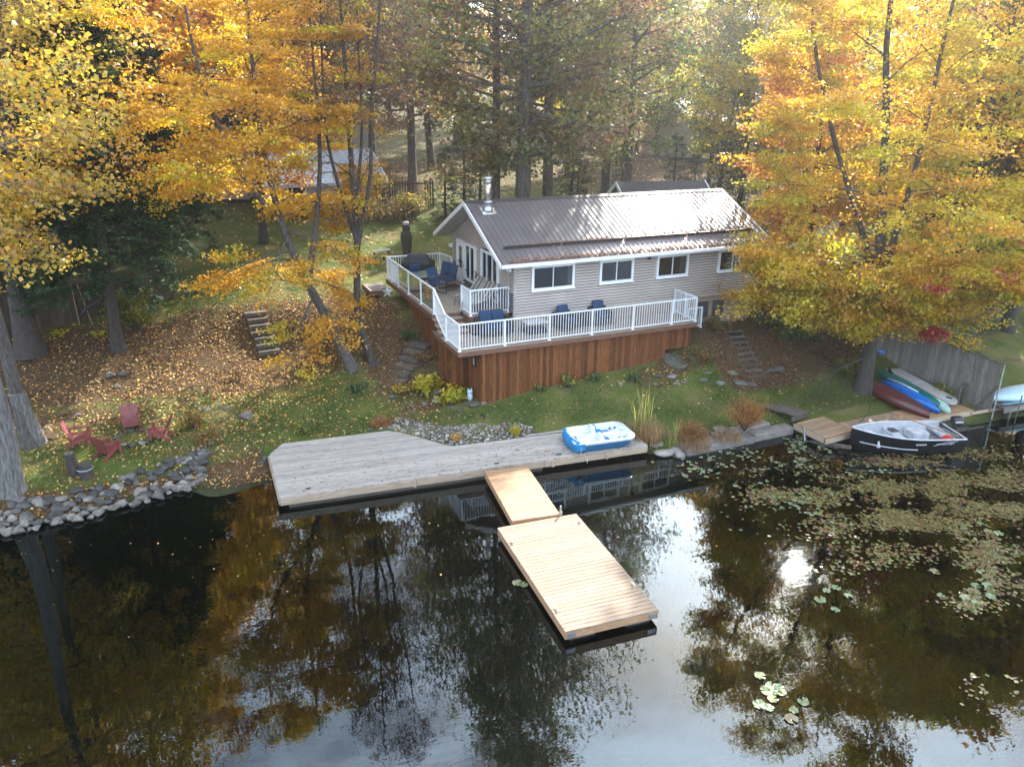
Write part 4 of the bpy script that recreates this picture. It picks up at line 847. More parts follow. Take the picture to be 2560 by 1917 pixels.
# covered grill
t = thing('covered_grill', 'barbecue under a rumpled black cover at the back railing', 'grill', (10.75, 34.5, ZU), rad(-14))
g = MB(); secs = [(.0, .76, .33), (.25, .75, .34), (.5, .77, .33), (.72, .78, .34), (.84, .76, .33), (.92, .62, .30), (1.05, .50, .27), (1.15, .44, .20), (1.18, .30, .10)]
rr = random.Random(9); n = 28; vs = []
for (zz, a, b) in secs:
    for k in range(n):
        q = 2 * math.pi * k / n; ca_, sa_ = math.cos(q), math.sin(q); e = .45; w = 1 + rr.uniform(-.035, .035) + .03 * math.sin(5 * q + zz * 3)
        vs.append((a * math.copysign(abs(ca_) ** e, ca_) * w, b * math.copysign(abs(sa_) ** e, sa_) * w, zz))
fs = [(i * n + k, i * n + (k + 1) % n, (i + 1) * n + (k + 1) % n, (i + 1) * n + k) for i in range(len(secs) - 1) for k in range(n)] + [tuple((len(secs) - 1) * n + k for k in range(n))]
g.add(vs, fs).build('cover', 'black_cloth', t); MB().span((-.6, -.25, 0), (.6, .25, .1)).build('cart', 'black_metal', t)
def lounger(label, loc, rz):
    t = thing('sun_lounger', label, 'lounger', loc, rz, 'striped loungers')
    for sx in (-1, 1):
        MB().tube([(sx * .32, -.95, .0), (sx * .32, -.85, .33), (sx * .32, .3, .30), (sx * .32, .95, .72)], .016, 6).build('side_frame', 'black_metal', t); MB().tube([(sx * .32, .35, .0), (sx * .32, .3, .32)], .016, 6).build('leg', 'black_metal', t); MB().tube([(sx * .34, .0, .32), (sx * .34, .02, .55), (sx * .34, .45, .6)], .015, 6).build('armrest', 'black_metal', t)
    for k in range(7):
        x = -.27 + k * .09; m_ = 'stripe_fabric' if k % 2 == 0 else 'stripe_dark'
        MB().bbox((x, -.28, .385), (.089, 1.18, .09), .02).build('cushion_strip', m_, t); MB().bbox((x, .63, .62), (.089, .86, .09), .02, (.56, 0, 0)).build('cushion_strip', m_, t)
    return t
lounger('grey striped lounger nearer the patio doors', (11.55, 29.55, ZU), rad(-52)); lounger('grey striped lounger behind the small railed corner of the deck', (11.48, 28.55, ZU), rad(-52))
t = thing('door_mat', 'small brown mat on the deck before the storm door', 'mat', (11.75, 32.45, ZU)); MB().bbox((0, 0, .012), (.5, .8, .02), .006, (0, 0, .1)).build('mat', 'mat_brown', t)
t = thing('star_ornament', 'pale blue star shaped pinwheel at the upper deck edge', 'ornament', (9.15, 34.2, 3.0))
for k in range(5):
    q = 2 * math.pi * k / 5 + .3; MB().add([(0, 0, .32), (.13 * math.cos(q - .5), -.03, .32 + .13 * math.sin(q - .5)), (.28 * math.cos(q), 0, .32 + .28 * math.sin(q)), (.13 * math.cos(q + .5), .03, .32 + .13 * math.sin(q + .5)), (0, .03, .32)], [(0, 1, 2, 3), (4, 3, 2, 1)]).build('petal', 'white_rail', t)
MB().tube([(0, .02, -.05), (0, .02, .32)], .012, 6).build('stick', 'steel', t)
x, y, z = ground_at(1175, 1005); t = thing('owl_ornament', 'small pale blue owl ornament beside the deck corner', 'ornament', (x, y, z)); MB().lathe([(.07, 0), (.11, .1), (.11, .24), (.10, .30)], 12).build('body', 'neigh_hull', t, smooth=True); MB().lathe([(.08, .29), (.12, .36), (.10, .44), (.03, .47)], 12).build('head', 'neigh_hull', t, smooth=True)
for s in (-1, 1):
    MB().lathe([(.03, .43), (.005, .53)], 8, (s * .07, 0, 0)).build('ear', 'neigh_hull', t); MB().lathe([(.0, .0), (.022, .004), (.022, .012)], 8, (s * .045, -.11, .37)).build('eye', 'black_metal', t)

# ------------------------------------------------------------------ pedal boat
pb = thing('pedal_boat', 'blue and white moulded pedal boat on the end of the grey dock', 'boat', (13.12, 21.5, ZK), rad(-6))
def rr_ring(hx, hy, r, n=8):
    out = []
    for (sx, sy, a0) in ((1, 1, 0), (-1, 1, 90), (-1, -1, 180), (1, -1, 270)):
        for k in range(n): q = rad(a0 + 90 * k / (n - 1)); out.append((sx * (hx - r) + r * math.cos(q), sy * (hy - r) + r * math.sin(q)))
    return out
hb = MB(); rings = [(0.92, .50, .25, .03), (1.0, .56, .28, .0), (1.06, .62, .3, .12), (1.13, .70, .32, .30), (1.15, .72, .32, .31)]
vs = []; 
for (hx, hy, r, zz) in rings[1:]: vs += [(x, y, zz) for x, y in rr_ring(hx, hy, r)]
n = 32; fs = [(i * n + k, i * n + (k + 1) % n, (i + 1) * n + (k + 1) % n, (i + 1) * n + k) for i in range(3) for k in range(n)] + [tuple(range(n))[::-1]]
hb.add(vs, fs).build('hull', 'hull_blue', pb, smooth=True)
def pb_h(x, y):
    ax, ay = abs(x), abs(y)
    g = lambda cx_, cy_, rx, ry, p=4: math.exp(-(abs((x - cx_) / rx) ** p + abs((y - cy_) / ry) ** p))
    h = .40
    h -= .30 * max(g(.62, .34, .36, .26), g(.62, -.34, .36, .26))
    h -= .12 * max(g(.12, .34, .22, .27), g(.12, -.34, .22, .27))
    h -= .22 * max(g(-.52, .36, .30, .24), g(-.52, -.36, .30, .24)) + .13 * g(-.75, 0, .26, .2)
    h += .20 * max(g(-.12, .38, .09, .22), g(-.12, -.38, .09, .22)) + .13 * g(.80, 0, .22, .15, 2)
    return h
nx_, ny_ = 72, 46; pv = []; pid = {}; pf = []
ring = rr_ring(1.13, .70, .32)
def inside(x, y):
    dx, dy = max(0, abs(x) - (1.13 - .32)), max(0, abs(y) - (.70 - .32)); return dx * dx + dy * dy <= .32 ** 2 and abs(x) <= 1.13 and abs(y) <= .70
def snap(x, y):
    if inside(x, y): return x, y
    dx, dy = max(0, abs(x) - .81), max(0, abs(y) - .38); L_ = math.hypot(dx, dy) or 1; f = .32 / L_; return math.copysign(min(abs(x), .81) + dx * f, x), math.copysign(min(abs(y), .38) + dy * f, y)
for i in range(nx_ + 1):
    for j in range(ny_ + 1):
        x, y = snap(-1.13 + 2.26 * i / nx_, -.70 + 1.4 * j / ny_); pid[i, j] = len(pv); pv.append((x, y, pb_h(x, y)))
for i in range(nx_):
    for j in range(ny_): pf.append((pid[i, j], pid[i + 1, j], pid[i + 1, j + 1], pid[i, j + 1]))
MB().add(pv, pf).build('moulded_deck', 'hull_white', pb, smooth=True)
rim = MB(); vs = []
for (hx, hy, zz) in ((1.15, .72, .30), (1.175, .745, .34), (1.165, .735, .41), (1.13, .70, .415), (1.11, .68, .395)): vs += [(x, y, zz) for x, y in rr_ring(hx, hy, .32)]
rim.add(vs, [(i * n + k, i * n + (k + 1) % n, (i + 1) * n + (k + 1) % n, (i + 1) * n + k) for i in range(4) for k in range(n)]).build('rim', 'hull_white', pb, smooth=True)
for s in (-1, 1):
    MB().tube([(-.03, s * .18, .44), (-.01, s * .26, .50), (-.01, s * .40, .53), (-.02, s * .55, .47)], .018, 6).build('seat_strap', 'hull_blue', pb, smooth=True)
    for dx in (0, .2):
        MB().tube([(.55 + dx, s * .34, .12), (.58 + dx, s * .36, .30), (.63 + dx, s * .40, .30)], .012, 6).build('pedal_crank', 'black_metal', pb); MB().bbox((.63 + dx, s * .42, .31), (.09, .09, .03), .01).build('pedal', 'hull_blue', pb)
MB().bbox((-.52, .0, .205), (.3, .16, .02), .008).build('rear_pad', 'hull_blue', pb)
for s in (-1, 1): MB().bbox((.13, s * .34, .287), (.26, .30, .016), .006).build('seat_pad', 'cover_blue', pb)
MB().bbox((.42, .33, .20), (.3, .4, .03), .01).build('foot_pad', 'hull_blue', pb)
MB().tube([(.72, -.12, .50), (.80, -.17, .475), (.92, -.16, .46), (.98, -.10, .46)], .014, 5).build('swoosh', 'hull_blue', pb); MB().box((-.84, .02, .285), (.04, .25, .012)).build('sticker', 'mat_brown', pb); MB().box((-.84, -.2, .30), (.04, .12, .012)).build('sticker', 'mat_grey', pb)
cv = MB(); vs = []
for i, (xo, zz) in enumerate(((-1.10, .44), (-1.2, .42), (-1.235, .30), (-1.22, .14), (-1.17, .06))):
    for k in range(15):
        f = -1 + k / 7; vs.append((xo + .12 * f * f + R_.uniform(-.012, .012) + (.1 * max(0, abs(f) - .7)), f * .70, zz + R_.uniform(-.015, .015) - .06 * abs(math.sin(k * 1.3)) * (i > 2)))
cv.add(vs, [(i * 15 + k, i * 15 + k + 1, (i + 1) * 15 + k + 1, (i + 1) * 15 + k) for i in range(4) for k in range(14)]).build('folded_cover', 'cover_blue', pb, smooth=True)
MB().bbox((-.98, -.735, .27), (.34, .03, .24), .012).build('cover_flap', 'cover_blue', pb)
MB().tube([(-.98, -.76, .30), (-1.0, -.80, .05), (-.85, -.86, .02), (-.82, -.93, -.02), (-.82, -.96, -.22)], .01, 5).build('rope', 'rope_pale', pb)

def text_mesh(txt, size, mat):
    cu = bpy.data.curves.new('lettering', 'FONT'); cu.body = txt; cu.size = size; cu.extrude = .001; cu.align_x = 'CENTER'
    o = bpy.data.objects.new('tmp_text', cu); COL.objects.link(o); dg = bpy.context.evaluated_depsgraph_get(); me = bpy.data.meshes.new_from_object(o.evaluated_get(dg)); bpy.data.objects.remove(o); me.materials.clear(); me.materials.append(MATS[mat]); return me
# ------------------------------------------------------------------ aluminium fishing boat
bow = Vector((21.75, 18.3)); stern = Vector((25.45, 17.05)); ba = math.atan2(stern.y - bow.y, stern.x - bow.x); BL = (stern - bow).length
boat = thing('fishing_boat', 'open aluminium fishing boat with black hull moored at the L shaped dock', 'boat', (bow.x, bow.y, 0), ba)
def bw(t): return .84 * (1 - (1 - min(1, t / .62)) ** 2.2) * (1 - .05 * max(0, t - .6))
def bz(t): return .58 + .24 * (1 - t) ** 2.4
def bsec(t, inner):
    w = bw(t) + .002; zt = bz(t); x = t * BL; o = .03 if inner else 0; fl = .16 if inner else -.12
    fl = fl + (.30 * (1 - t / .25) ** 2 if t < .25 else 0)
    w2 = max(.001, w - o); pr = [(w2, zt), (w2 * .97, zt * .62 + fl * .38), (w2 * .86, zt * .22 + fl * .78), (w2 * .72, fl), (0, fl - (.0 if inner else .08))]
    return [(x + (o if t < .05 else 0), y, z) for y, z in pr] + [(x + (o if t < .05 else 0), -y, z) for y, z in pr[:-1][::-1]]
def shell(inner):
    ts = [0, .03, .07, .13, .2, .3, .42, .55, .7, .85, 1.0]; vs = []; 
    for t in ts: vs += bsec(t, inner)
    n = 9; fs = [(i * n + k, i * n + k + 1, (i + 1) * n + k + 1, (i + 1) * n + k) for i in range(len(ts) - 1) for k in range(n - 1)] + [tuple((len(ts) - 1) * n + k for k in range(n))]
    return MB().add(vs, fs), ts
s_, ts = shell(False); s_.build('hull', 'boat_black', boat, smooth=True)
s_, ts = shell(True); s_.build('inner_hull', 'boat_grey', boat, smooth=True)
for sd in (1, -1): MB().tube([(t * BL, sd * bw(t), bz(t) + .005) for t in ts], .028, 6).build('gunwale', 'boat_seat', boat, smooth=True)
MB().tube([(BL, -.8, .585), (BL, .8, .585)], .03, 6).build('transom_cap', 'boat_seat', boat)
for sd in (1, -1): MB().tube([(t * BL, sd * (bw(t) * .93 + .012), .17 + .18 * (1 - t) ** 2) for t in ts[2:8]], .02, 5).build('spray_rail', 'boat_grey', boat)
for t, w in ((.24, .30), (.46, .34)): MB().bbox((t * BL, 0, .33), (w, bw(t) * 1.8, .26), .015).build('bench', 'boat_seat', boat)
MB().bbox((.70 * BL, .30, .34), (.62, .62, .30), .015).build('seat_locker', 'boat_seat', boat); MB().bbox((.92 * BL, .0, .40), (.35, 1.5, .10), .015).build('stern_bench', 'boat_seat', boat)
MB().bbox((.47 * BL, .36, .50), (.34, .30, .035), .01, (.05, .12, .3)).build('seat_pad', 'mat_grey', boat); MB().bbox((.88 * BL, -.42, .42), (.4, .28, .22), .05, (0, 0, .4)).build('fuel_can', 'orange_red', boat, smooth=True)
MB().tube([(.72 * BL, .78, .66), (.93 * BL, -.72, .64)], .02, 6).build('oar', 'cut_wood', boat)
mo = MB().bbox((BL + .20, .15, .88), (.42, .30, .34), .08).build('outboard_motor', 'black_metal', boat, smooth=True)
MB().bbox((BL + .17, .15, .45), (.16, .14, .6), .03).build('motor_leg', 'black_metal', mo); MB().tube([(BL + .0, .15, .78), (BL - .45, .12, .84)], .02, 6).build('tiller', 'black_metal', mo); MB().bbox((BL + .20, .0, .88), (.30, .012, .06), .004).build('motor_stripe', 'boat_seat', mo)
for k in range(9): MB().box((.52 * BL + k * .045, -(bw(.55) * .985 + .012), .43), (.03, .006, .05)).build('hull_mark', 'boat_seat', boat)
for (txt, xx, sz, zz) in (('PRINCECRAFT', .80 * BL, .105, .40),):
    me = text_mesh(txt, sz, 'boat_seat'); t_ = xx / BL; o = obj('lettering', me, boat, (xx, -(bw(t_) * .985 + .012), zz), (rad(80), 0, 0))
MB().tube([(.80 * BL - .45, -(bw(.7) + .004), .37), (.80 * BL, -(bw(.8) + .004), .50), (.80 * BL + .45, -(bw(.9) + .004), .52)], .008, 5).build('hull_stripe', 'boat_grey', boat)
# mooring rope and poles
t = thing('mooring_rope', 'dark rope from the leaning maple trunk down to the fishing boat bow', 'rope', (25.3, 21.0, 1.2)); MB().tube([(0, -.15, .9), (-.35, -.6, .25), (-1.7, -1.8, -.45), (-3.3, -2.65, -.45)], .018, 6).build('rope', 'rope', t)
t = thing('mooring_pipe', 'bent steel mooring pipe leaning in the water by the L shaped dock', 'pipe', (20.75, 19.3, -.5)); MB().tube([(0, .25, 1.0), (.02, .1, .45), (.02, -.6, .0), (.0, -1.3, -.2)], .045, 8).build('pipe', 'steel', t, smooth=True)
t = thing('sunken_beam', 'weathered loose beam sloping from the L shaped dock into the water', 'beam', (20.9, 18.9, 0)); MB().box((.25, -.3, .12), (.12, 1.5, .12), (-.18, 0, .35)).build('beam', 'timber_old', t)
t = thing('steel_pole', 'tall steel pole at the water end of the grey board fence', 'pole', (29.05, 18.0, -.6)); MB().tube([(0, 0, 0), (.1, .05, 2.9)], .03, 8).build('pole', 'steel', t)
t = thing('steel_pole', 'short rusty pole in the water before the neighbouring grey dock', 'pole', (29.55, 17.4, -.6)); MB().tube([(0, 0, 0), (.15, .05, 1.75)], .022, 8).build('pole', 'timber_old', t)
t = thing('wood_rack', 'small weathered timber rack at the foot of the grey board fence', 'rack', (28.4, 18.95, .45))
for (a, b) in ((-.25, 0), (.25, .15)): MB().box((a, b, .3), (.09, .09, .75)).build('post', 'timber_old', t)
MB().box((0, .08, .72), (.9, .14, .06), (0, .0, .3)).build('crossbar', 'timber_old', t)
t = thing('loose_plank', 'grey plank leaning at the water end of the board fence', 'plank', (28.75, 18.3, .3)); MB().box((0, 0, .5), (.09, .04, 1.5), (.35, .45, 0)).build('plank', 'timber_old', t)

# ------------------------------------------------------------------ canoe, kayaks, boards on the small lawn
def hull_up(L_, Wd, H_, rocker=.12, power=1.6, n=20, m=9, keel=.3, tail=0.0):
    mb = MB(); vs = []
    for i in range(n + 1):
        s = -1 + 2 * i / n; w = Wd / 2 * max(.012, (1 - abs(s) ** power)); h = H_ * (1 - .25 * abs(s) ** 3); z0 = -rocker * 0 + .0
        for k in range(m):
            q = math.pi * k / (m - 1); y = w * math.cos(q); zz = h * (math.sin(q) ** .75) * (1 - (abs(s) ** 4) * .45) + keel * .0
            vs.append((s * L_ / 2, y, zz + rocker * (abs(s) ** 2) * -0.0))
    mb.add(vs, [(i * m + k, i * m + k + 1, (i + 1) * m + k + 1, (i + 1) * m + k) for i in range(n) for k in range(m - 1)] + [(i * m, (i + 1) * m, (i + 1) * m + m - 1, i * m + m - 1) for i in range(n)])
    return mb
def lay(name, label, cat, pa, pb_, L_, Wd, H_, mat, power=1.6, za=0.0, tip=0):
    A, B = Vector(pa), Vector(pb_); d = B - A; t = thing(name, label, cat, tuple((A + B) / 2), 0); t.rotation_euler = Euler((tip, -math.atan2(d.z, d.to_2d().length), math.atan2(d.y, d.x)), 'XYZ')
    hull_up(d.length, Wd, H_, power=power).build('hull', mat, t, smooth=True); return t, d.length
g1 = ground_at(2160, 955); 
t, L_ = lay('canoe', 'long maroon canoe lying upside down next to the leaning maple trunk', 'canoe', (25.75, 21.7, .80), (25.85, 18.35, .45), 3.6, .86, .40, 'kayak_maroon', 1.9); MB().tube([(-L_ / 2, 0, .26), (-L_ * .3, 0, .385), (0, 0, .41), (L_ * .3, 0, .385), (L_ / 2, 0, .26)], .016, 6).build('keel', 'kayak_maroon', t)
t, L_ = lay('kayak', 'bright blue kayak lying hull up between the canoe and green kayak', 'kayak', (26.55, 21.3, .78), (26.60, 18.5, .46), 3.0, .66, .36, 'kayak_blue', 2.0); MB().tube([(-L_ * .45, .12, .28), (-L_ * .2, .16, .345), (.2, .15, .345)], .03, 6).build('hull_flash', 'hull_white', t, smooth=True)
t, L_ = lay('kayak', 'dark green kayak with a pale mint nose lying hull up by the board', 'kayak', (27.0, 22.3, .95), (26.95, 18.5, .46), 3.6, .66, .38, 'kayak_green', 2.0); hull_up(1.2, .42, .30, power=2.2).build('nose', 'kayak_mint', t, (L_ / 2 - .42, .12, .0), (0, 0, -.12), smooth=True)
MB().add([(-L_ * .28, -.01, .36), (-L_ * .28 + .3, -.01, .36), (-L_ * .30 + .05, -.01, .60), (-L_ * .28, .01, .36), (-L_ * .28 + .3, .01, .36), (-L_ * .30 + .05, .01, .60)], [(0, 1, 2), (5, 4, 3), (0, 3, 4, 1), (1, 4, 5, 2), (2, 5, 3, 0)]).build('fin', 'black_metal', t)
A, B = Vector((27.75, 22.3, 1.03)), Vector((27.75, 18.75, .56)); d = B - A
t = thing('paddle_board', 'grey flat paddle board lying beside the fence with dark straps', 'board', tuple((A + B) / 2)); t.rotation_euler = (0, -math.atan2(d.z, d.to_2d().length), math.atan2(d.y, d.x))
MB().prism([(math.copysign(1, math.cos(q)) * (d.length / 2) * abs(math.cos(q)) ** .35, .36 * math.copysign(abs(math.sin(q)) ** .6, math.sin(q))) for q in [2 * math.pi * k / 28 for k in range(28)]], .02, .13).build('deck', 'board_grey', t)
MB().box((0, 0, .135), (.05, .7, .012)).build('strap', 'hull_white', t)
for xx in (-1.55, 1.45): MB().box((xx, .05, .15), (.22, .05, .05), (0, 0, .6)).build('handle', 'black_metal', t)
t = thing('blue_tarp', 'small folded blue tarp at the far end of the paddle board', 'tarp', (28.05, 22.75, gz(28.05, 22.75))); MB().bbox((0, 0, .1), (.45, .3, .18), .05, (0, .1, .5)).build('tarp', 'kayak_blue', t, smooth=True)
t, L_ = lay('upturned_hull', 'pale blue sailboat hull upside down on the neighbouring grey dock', 'boat', (29.5, 18.55, .56), (33.4, 18.3, .56), 4, 1.25, .34, 'neigh_hull', 2.4); MB().tube([(-1.9, -.55, .03), (-1.0, -.62, .03), (0, -.63, .03), (1.9, -.5, .03)], .04, 6).build('rim', 'teal_paint', t, smooth=True)

# ------------------------------------------------------------------ fences
def board_fence(name, label, pts, h, mat, bw_=.14, rail=True, lean=0, cap=None):
    p0 = pts[0]; t = thing(name, label, 'fence', (p0[0], p0[1], gz(*p0[:2]))); rr = random.Random(len(label))
    for (a, b) in zip(pts[:-1], pts[1:]):
        d = Vector((b[0] - a[0], b[1] - a[1])); n = max(1, int(d.length / bw_)); an = math.atan2(d.y, d.x)
        for k in range(n):
            q = Vector((a[0], a[1])) + d * ((k + .5) / n); zt = a[2] + (b[2] - a[2]) * (k + .5) / n + rr.uniform(-.012, .012); zb = max(gz(q.x, q.y) - .05, zt - h)
            wpiece('board', mat, t, (q.x, q.y, (zt + zb) / 2), (d.length / n - .008, .02, zt - zb), (rr.uniform(-.012, .012), 0, an))
        for dz in (.25, h - .4): wpiece('fence_rail', mat, t, ((a[0] + b[0]) / 2 - math.sin(an) * .04, (a[1] + b[1]) / 2 + math.cos(an) * .04, (a[2] + b[2]) / 2 - dz), (math.hypot(d.length, b[2] - a[2]), .04, .09), (0, -math.atan2(b[2] - a[2], d.length), an))
        if cap: wpiece('cap_rail', cap, t, ((a[0] + b[0]) / 2, (a[1] + b[1]) / 2, (a[2] + b[2]) / 2 + .02), (math.hypot(d.length, b[2] - a[2]), .06, .04), (0, -math.atan2(b[2] - a[2], d.length), an))
    return t
board_fence('board_fence', 'weathered grey vertical board fence running down to the water beside the kayaks', [(26.9, 26.0, 4.2), (28.0, 22.4, 3.2), (28.6, 20.3, 2.6), (29.05, 18.1, 2.25)], 1.95, 'fence_grey', .15, cap='timber_old')
board_fence('board_fence', 'dark brown vertical board fence behind the evergreens on the leafy bank', [(-12, 34.0, 3.9), (-6.5, 35.9, 4.1), (-2.4, 37.6, 4.2), (0.2, 38.6, 4.3)], 1.8, 'fence_brown', .13)
for (px, py, dx) in ((222, 815, -.35), (190, 815, -.1)):
    x, y, z = ground_at(px + 10, py); t = thing('leaning_stick', 'thin pale stick leaning against the dark board fence', 'stick', (x, y, z), 0, 'sticks at the dark fence'); MB().tube([(0, 0, 0), (dx, .5, 1.7)], .025, 6).build('stick', 'cut_wood', t)
t = thing('drain_pipe', 'black curved drain pipe arching before the dark board fence', 'pipe', (-2.6, 35.6, 3.0)); MB().tube([(-.9, -.2, .1), (-.6, -.1, .5), (0, 0, .75), (.8, .1, .8)], .07, 8).build('pipe', 'black_metal', t, smooth=True)
# ------------------------------------------------------------------ trees
PAL = {
 'gold':   [(0.66, 0.36, 0.012), (0.72, 0.42, 0.014), (0.58, 0.27, 0.012), (0.66, 0.33, 0.02)],
 'yellow': [(0.64, 0.49, 0.012), (0.50, 0.44, 0.016), (0.68, 0.46, 0.012), (0.38, 0.38, 0.018), (0.64, 0.40, 0.012)],
 'lemon':  [(0.56, 0.42, 0.04), (0.42, 0.36, 0.03), (0.60, 0.38, 0.03), (0.30, 0.29, 0.03), (0.55, 0.26, 0.04), (0.58, 0.44, 0.07), (0.40, 0.17, 0.04)],
 'orange': [(0.62, 0.22, 0.035), (0.66, 0.28, 0.04), (0.55, 0.16, 0.03), (0.60, 0.32, 0.03)],
 'rust':   [(0.17, 0.075, 0.028), (0.22, 0.10, 0.035), (0.13, 0.055, 0.025), (0.17, 0.12, 0.035)],
 'olive':  [(0.13, 0.165, 0.025), (0.17, 0.17, 0.03), (0.10, 0.14, 0.022), (0.20, 0.14, 0.03), (0.22, 0.20, 0.03)],
 'green':  [(0.10, 0.18, 0.025), (0.14, 0.22, 0.03), (0.20, 0.24, 0.03), (0.07, 0.13, 0.022), (0.36, 0.32, 0.03)],
 'dark':   [(0.020, 0.050, 0.016), (0.03, 0.065, 0.02), (0.016, 0.038, 0.015), (0.04, 0.075, 0.022)],
 'pine':   [(0.03, 0.06, 0.028), (0.04, 0.075, 0.03), (0.024, 0.05, 0.024)],
 'red':    [(0.42, 0.014, 0.02), (0.50, 0.03, 0.02), (0.34, 0.012, 0.03)],
}
def pick_cols(pal, n, rng, cl=None, var=.16):
    p = np.array(PAL[pal]); base = p[rng.integers(0, len(p), n)] if cl is None else p[cl % len(p)] * .6 + p[rng.integers(0, len(p), n)] * .4
    return np.clip(base * (1 + rng.normal(0, var, (n, 1))), .004, .9)
def tubes_mesh(name, segs, mat):
    """segs: list of (pts[k,3], radii[k], sides)"""
    V = []; Fq = []; b = 0
    for pts, rs, n in segs:
        pts = np.asarray(pts, float); k = len(pts); t = np.gradient(pts, axis=0); t /= np.linalg.norm(t, axis=1, keepdims=True) + 1e-9
        ref = np.where(np.abs(t[:, 2:3]) < .9, [[0, 0, 1.0]], [[1.0, 0, 0]]); a = np.cross(t, ref); a /= np.linalg.norm(a, axis=1, keepdims=True) + 1e-9; c = np.cross(t, a)
        q = np.arange(n) * 2 * math.pi / n; ring_ = a[:, None, :] * np.cos(q)[None, :, None] + c[:, None, :] * np.sin(q)[None, :, None]
        V.append((pts[:, None, :] + ring_ * np.asarray(rs)[:, None, None]).reshape(-1, 3))
        i = np.arange(k - 1)[:, None] * n; j = np.arange(n)[None, :]; j2 = (j + 1) % n
        Fq.append(np.stack([i + j, i + j2, i + n + j2, i + n + j], -1).reshape(-1, 4) + b); b += k * n
    V = np.concatenate(V); Fq = np.concatenate(Fq); me = bpy.data.meshes.new(name); me.vertices.add(len(V)); me.vertices.foreach_set('co', V.astype(np.float32).ravel())
    me.loops.add(Fq.size); me.loops.foreach_set('vertex_index', Fq.astype(np.int32).ravel()); me.polygons.add(len(Fq)); me.polygons.foreach_set('loop_start', np.arange(0, Fq.size, 4, dtype=np.int32)); me.update(calc_edges=True)
    me.polygons.foreach_set('use_smooth', [True] * len(Fq)); me.materials.append(MATS[mat]); return me
def smooth_path(ctrl, k=12):
    c = np.asarray(ctrl, float); s = np.linspace(0, len(c) - 1, k); i = np.clip(s.astype(int), 0, len(c) - 2); f = (s - i)[:, None]
    p0, p1, p2, p3 = c[np.maximum(i - 1, 0)], c[i], c[i + 1], c[np.minimum(i + 2, len(c) - 1)]
    return .5 * (2 * p1 + (p2 - p0) * f + (2 * p0 - 5 * p1 + 4 * p2 - p3) * f * f + (3 * p1 - p0 - 3 * p2 + p3) * f ** 3)
def gen_tree(ctrl, r0, R, t0, nl, leaves, lsize, pal, seed, bark='bark_grey', e0=5, e1=60, prof=None, sub=6, twig=3, spread=.35, flat=.4, bias=None, droop=.0, leafkind='leaf', reds=(), aspect=.8, tilt=.8, pal2=None, stems=None, ltop=1.0, fine=True, rb=.42, keep=None):
    """ctrl: trunk points relative to the base. returns (trunk mesh, crown mesh)"""
    rng = np.random.default_rng(seed); trunk = smooth_path(ctrl, 16); segs = []
    paths = [(trunk, r0, 1.0)] + [(smooth_path(q[0], 12), q[1], q[2] if len(q) > 2 else 1.0) for q in (stems or [])]
    for pth, r, lf in paths:
        u = np.linspace(0, 1, len(pth)); rr_ = r * (1 - .86 * u) ** .9; rr_[0] *= 1.45; rr_[1] *= 1.1; segs.append((pth, rr_, 10 if r > .1 else 6))
    prof = prof or (lambda t: math.sin(math.pi * min(1, max(0.08, (t - t0) / (1 - t0) * .86 + .12))) ** .7)
    cen = []; cid = []; tw0 = []; tw1 = []
    az = rng.uniform(0, 6.28)
    for i in range(nl):
        pth, r, lf = paths[i % len(paths)]
        t = t0 + (1 - t0) * ((i + rng.uniform(0, 1)) / nl) * ltop; s = t * (len(pth) - 1); k = min(int(s), len(pth) - 2); p = pth[k] + (pth[k + 1] - pth[k]) * (s - k)
        az += 2.4 + rng.normal(0, .35); dirv = np.array([math.cos(az), math.sin(az)]); L_ = lf * R * prof(t) * rng.uniform(.7, 1.12)
        if bias is not None: L_ *= max(.15, 1 + dirv @ np.array(bias))
        el = rad(e0 + (e1 - e0) * ((t - t0) / (1 - t0)) + rng.normal(0, 7)); n = 7; u = np.linspace(0, 1, n)
        sag = -droop * L_ * u ** 2 + (.12 * L_ * u ** 2 if e0 > -5 else 0)
        side = np.array([-dirv[1], dirv[0]]); wob = np.cumsum(rng.normal(0, .05 * L_, n)) * u
        pts = np.stack([p[0] + dirv[0] * L_ * u * math.cos(el) + side[0] * wob, p[1] + dirv[1] * L_ * u * math.cos(el) + side[1] * wob, p[2] + L_ * u * math.sin(el) + sag], 1)
        rl = max(.012, r * rb * (1 - .75 * t)); segs.append((pts, rl * (1 - .85 * u), 6 if fine else 4))
        for j in range(sub):
            v = .28 + .72 * (j + rng.uniform(0, 1)) / sub; m_ = v * (n - 1); kk = min(int(m_), n - 2); q = pts[kk] + (pts[kk + 1] - pts[kk]) * (m_ - kk)
            d = (pts[kk + 1] - pts[kk]); d /= np.linalg.norm(d); sd = np.cross(d, [0, 0, 1]); sd /= np.linalg.norm(sd) + 1e-9; sgn = 1 if j % 2 else -1
            dd = d * .65 + sd * sgn * rng.uniform(.4, 1.0) + np.array([0, 0, rng.normal(.1, .25) - droop * .7]); dd /= np.linalg.norm(dd); Ls = L_ * (.42 - .2 * v) * rng.uniform(.7, 1.2) + .25
            w = np.linspace(0, 1, 4); sp = q + dd * Ls * w[:, None]; sp[:, 2] -= droop * .5 * Ls * w ** 2; segs.append((sp, max(.006, rl * .35) * (1 - .8 * w), 4 if fine else 3)); cl = rng.integers(0, 99)
            for h in range(twig):
                b = .35 + .65 * (h + rng.uniform(0, 1)) / twig; st = q + dd * Ls * b; st[2] -= droop * .5 * Ls * b * b; td = dd + rng.normal(0, .55, 3) * [1, 1, flat]; td /= np.linalg.norm(td); en = st + td * Ls * .5
                tw0.append(st); tw1.append(en); cid.append(cl)
    tw0, tw1, cid = np.array(tw0), np.array(tw1), np.array(cid)
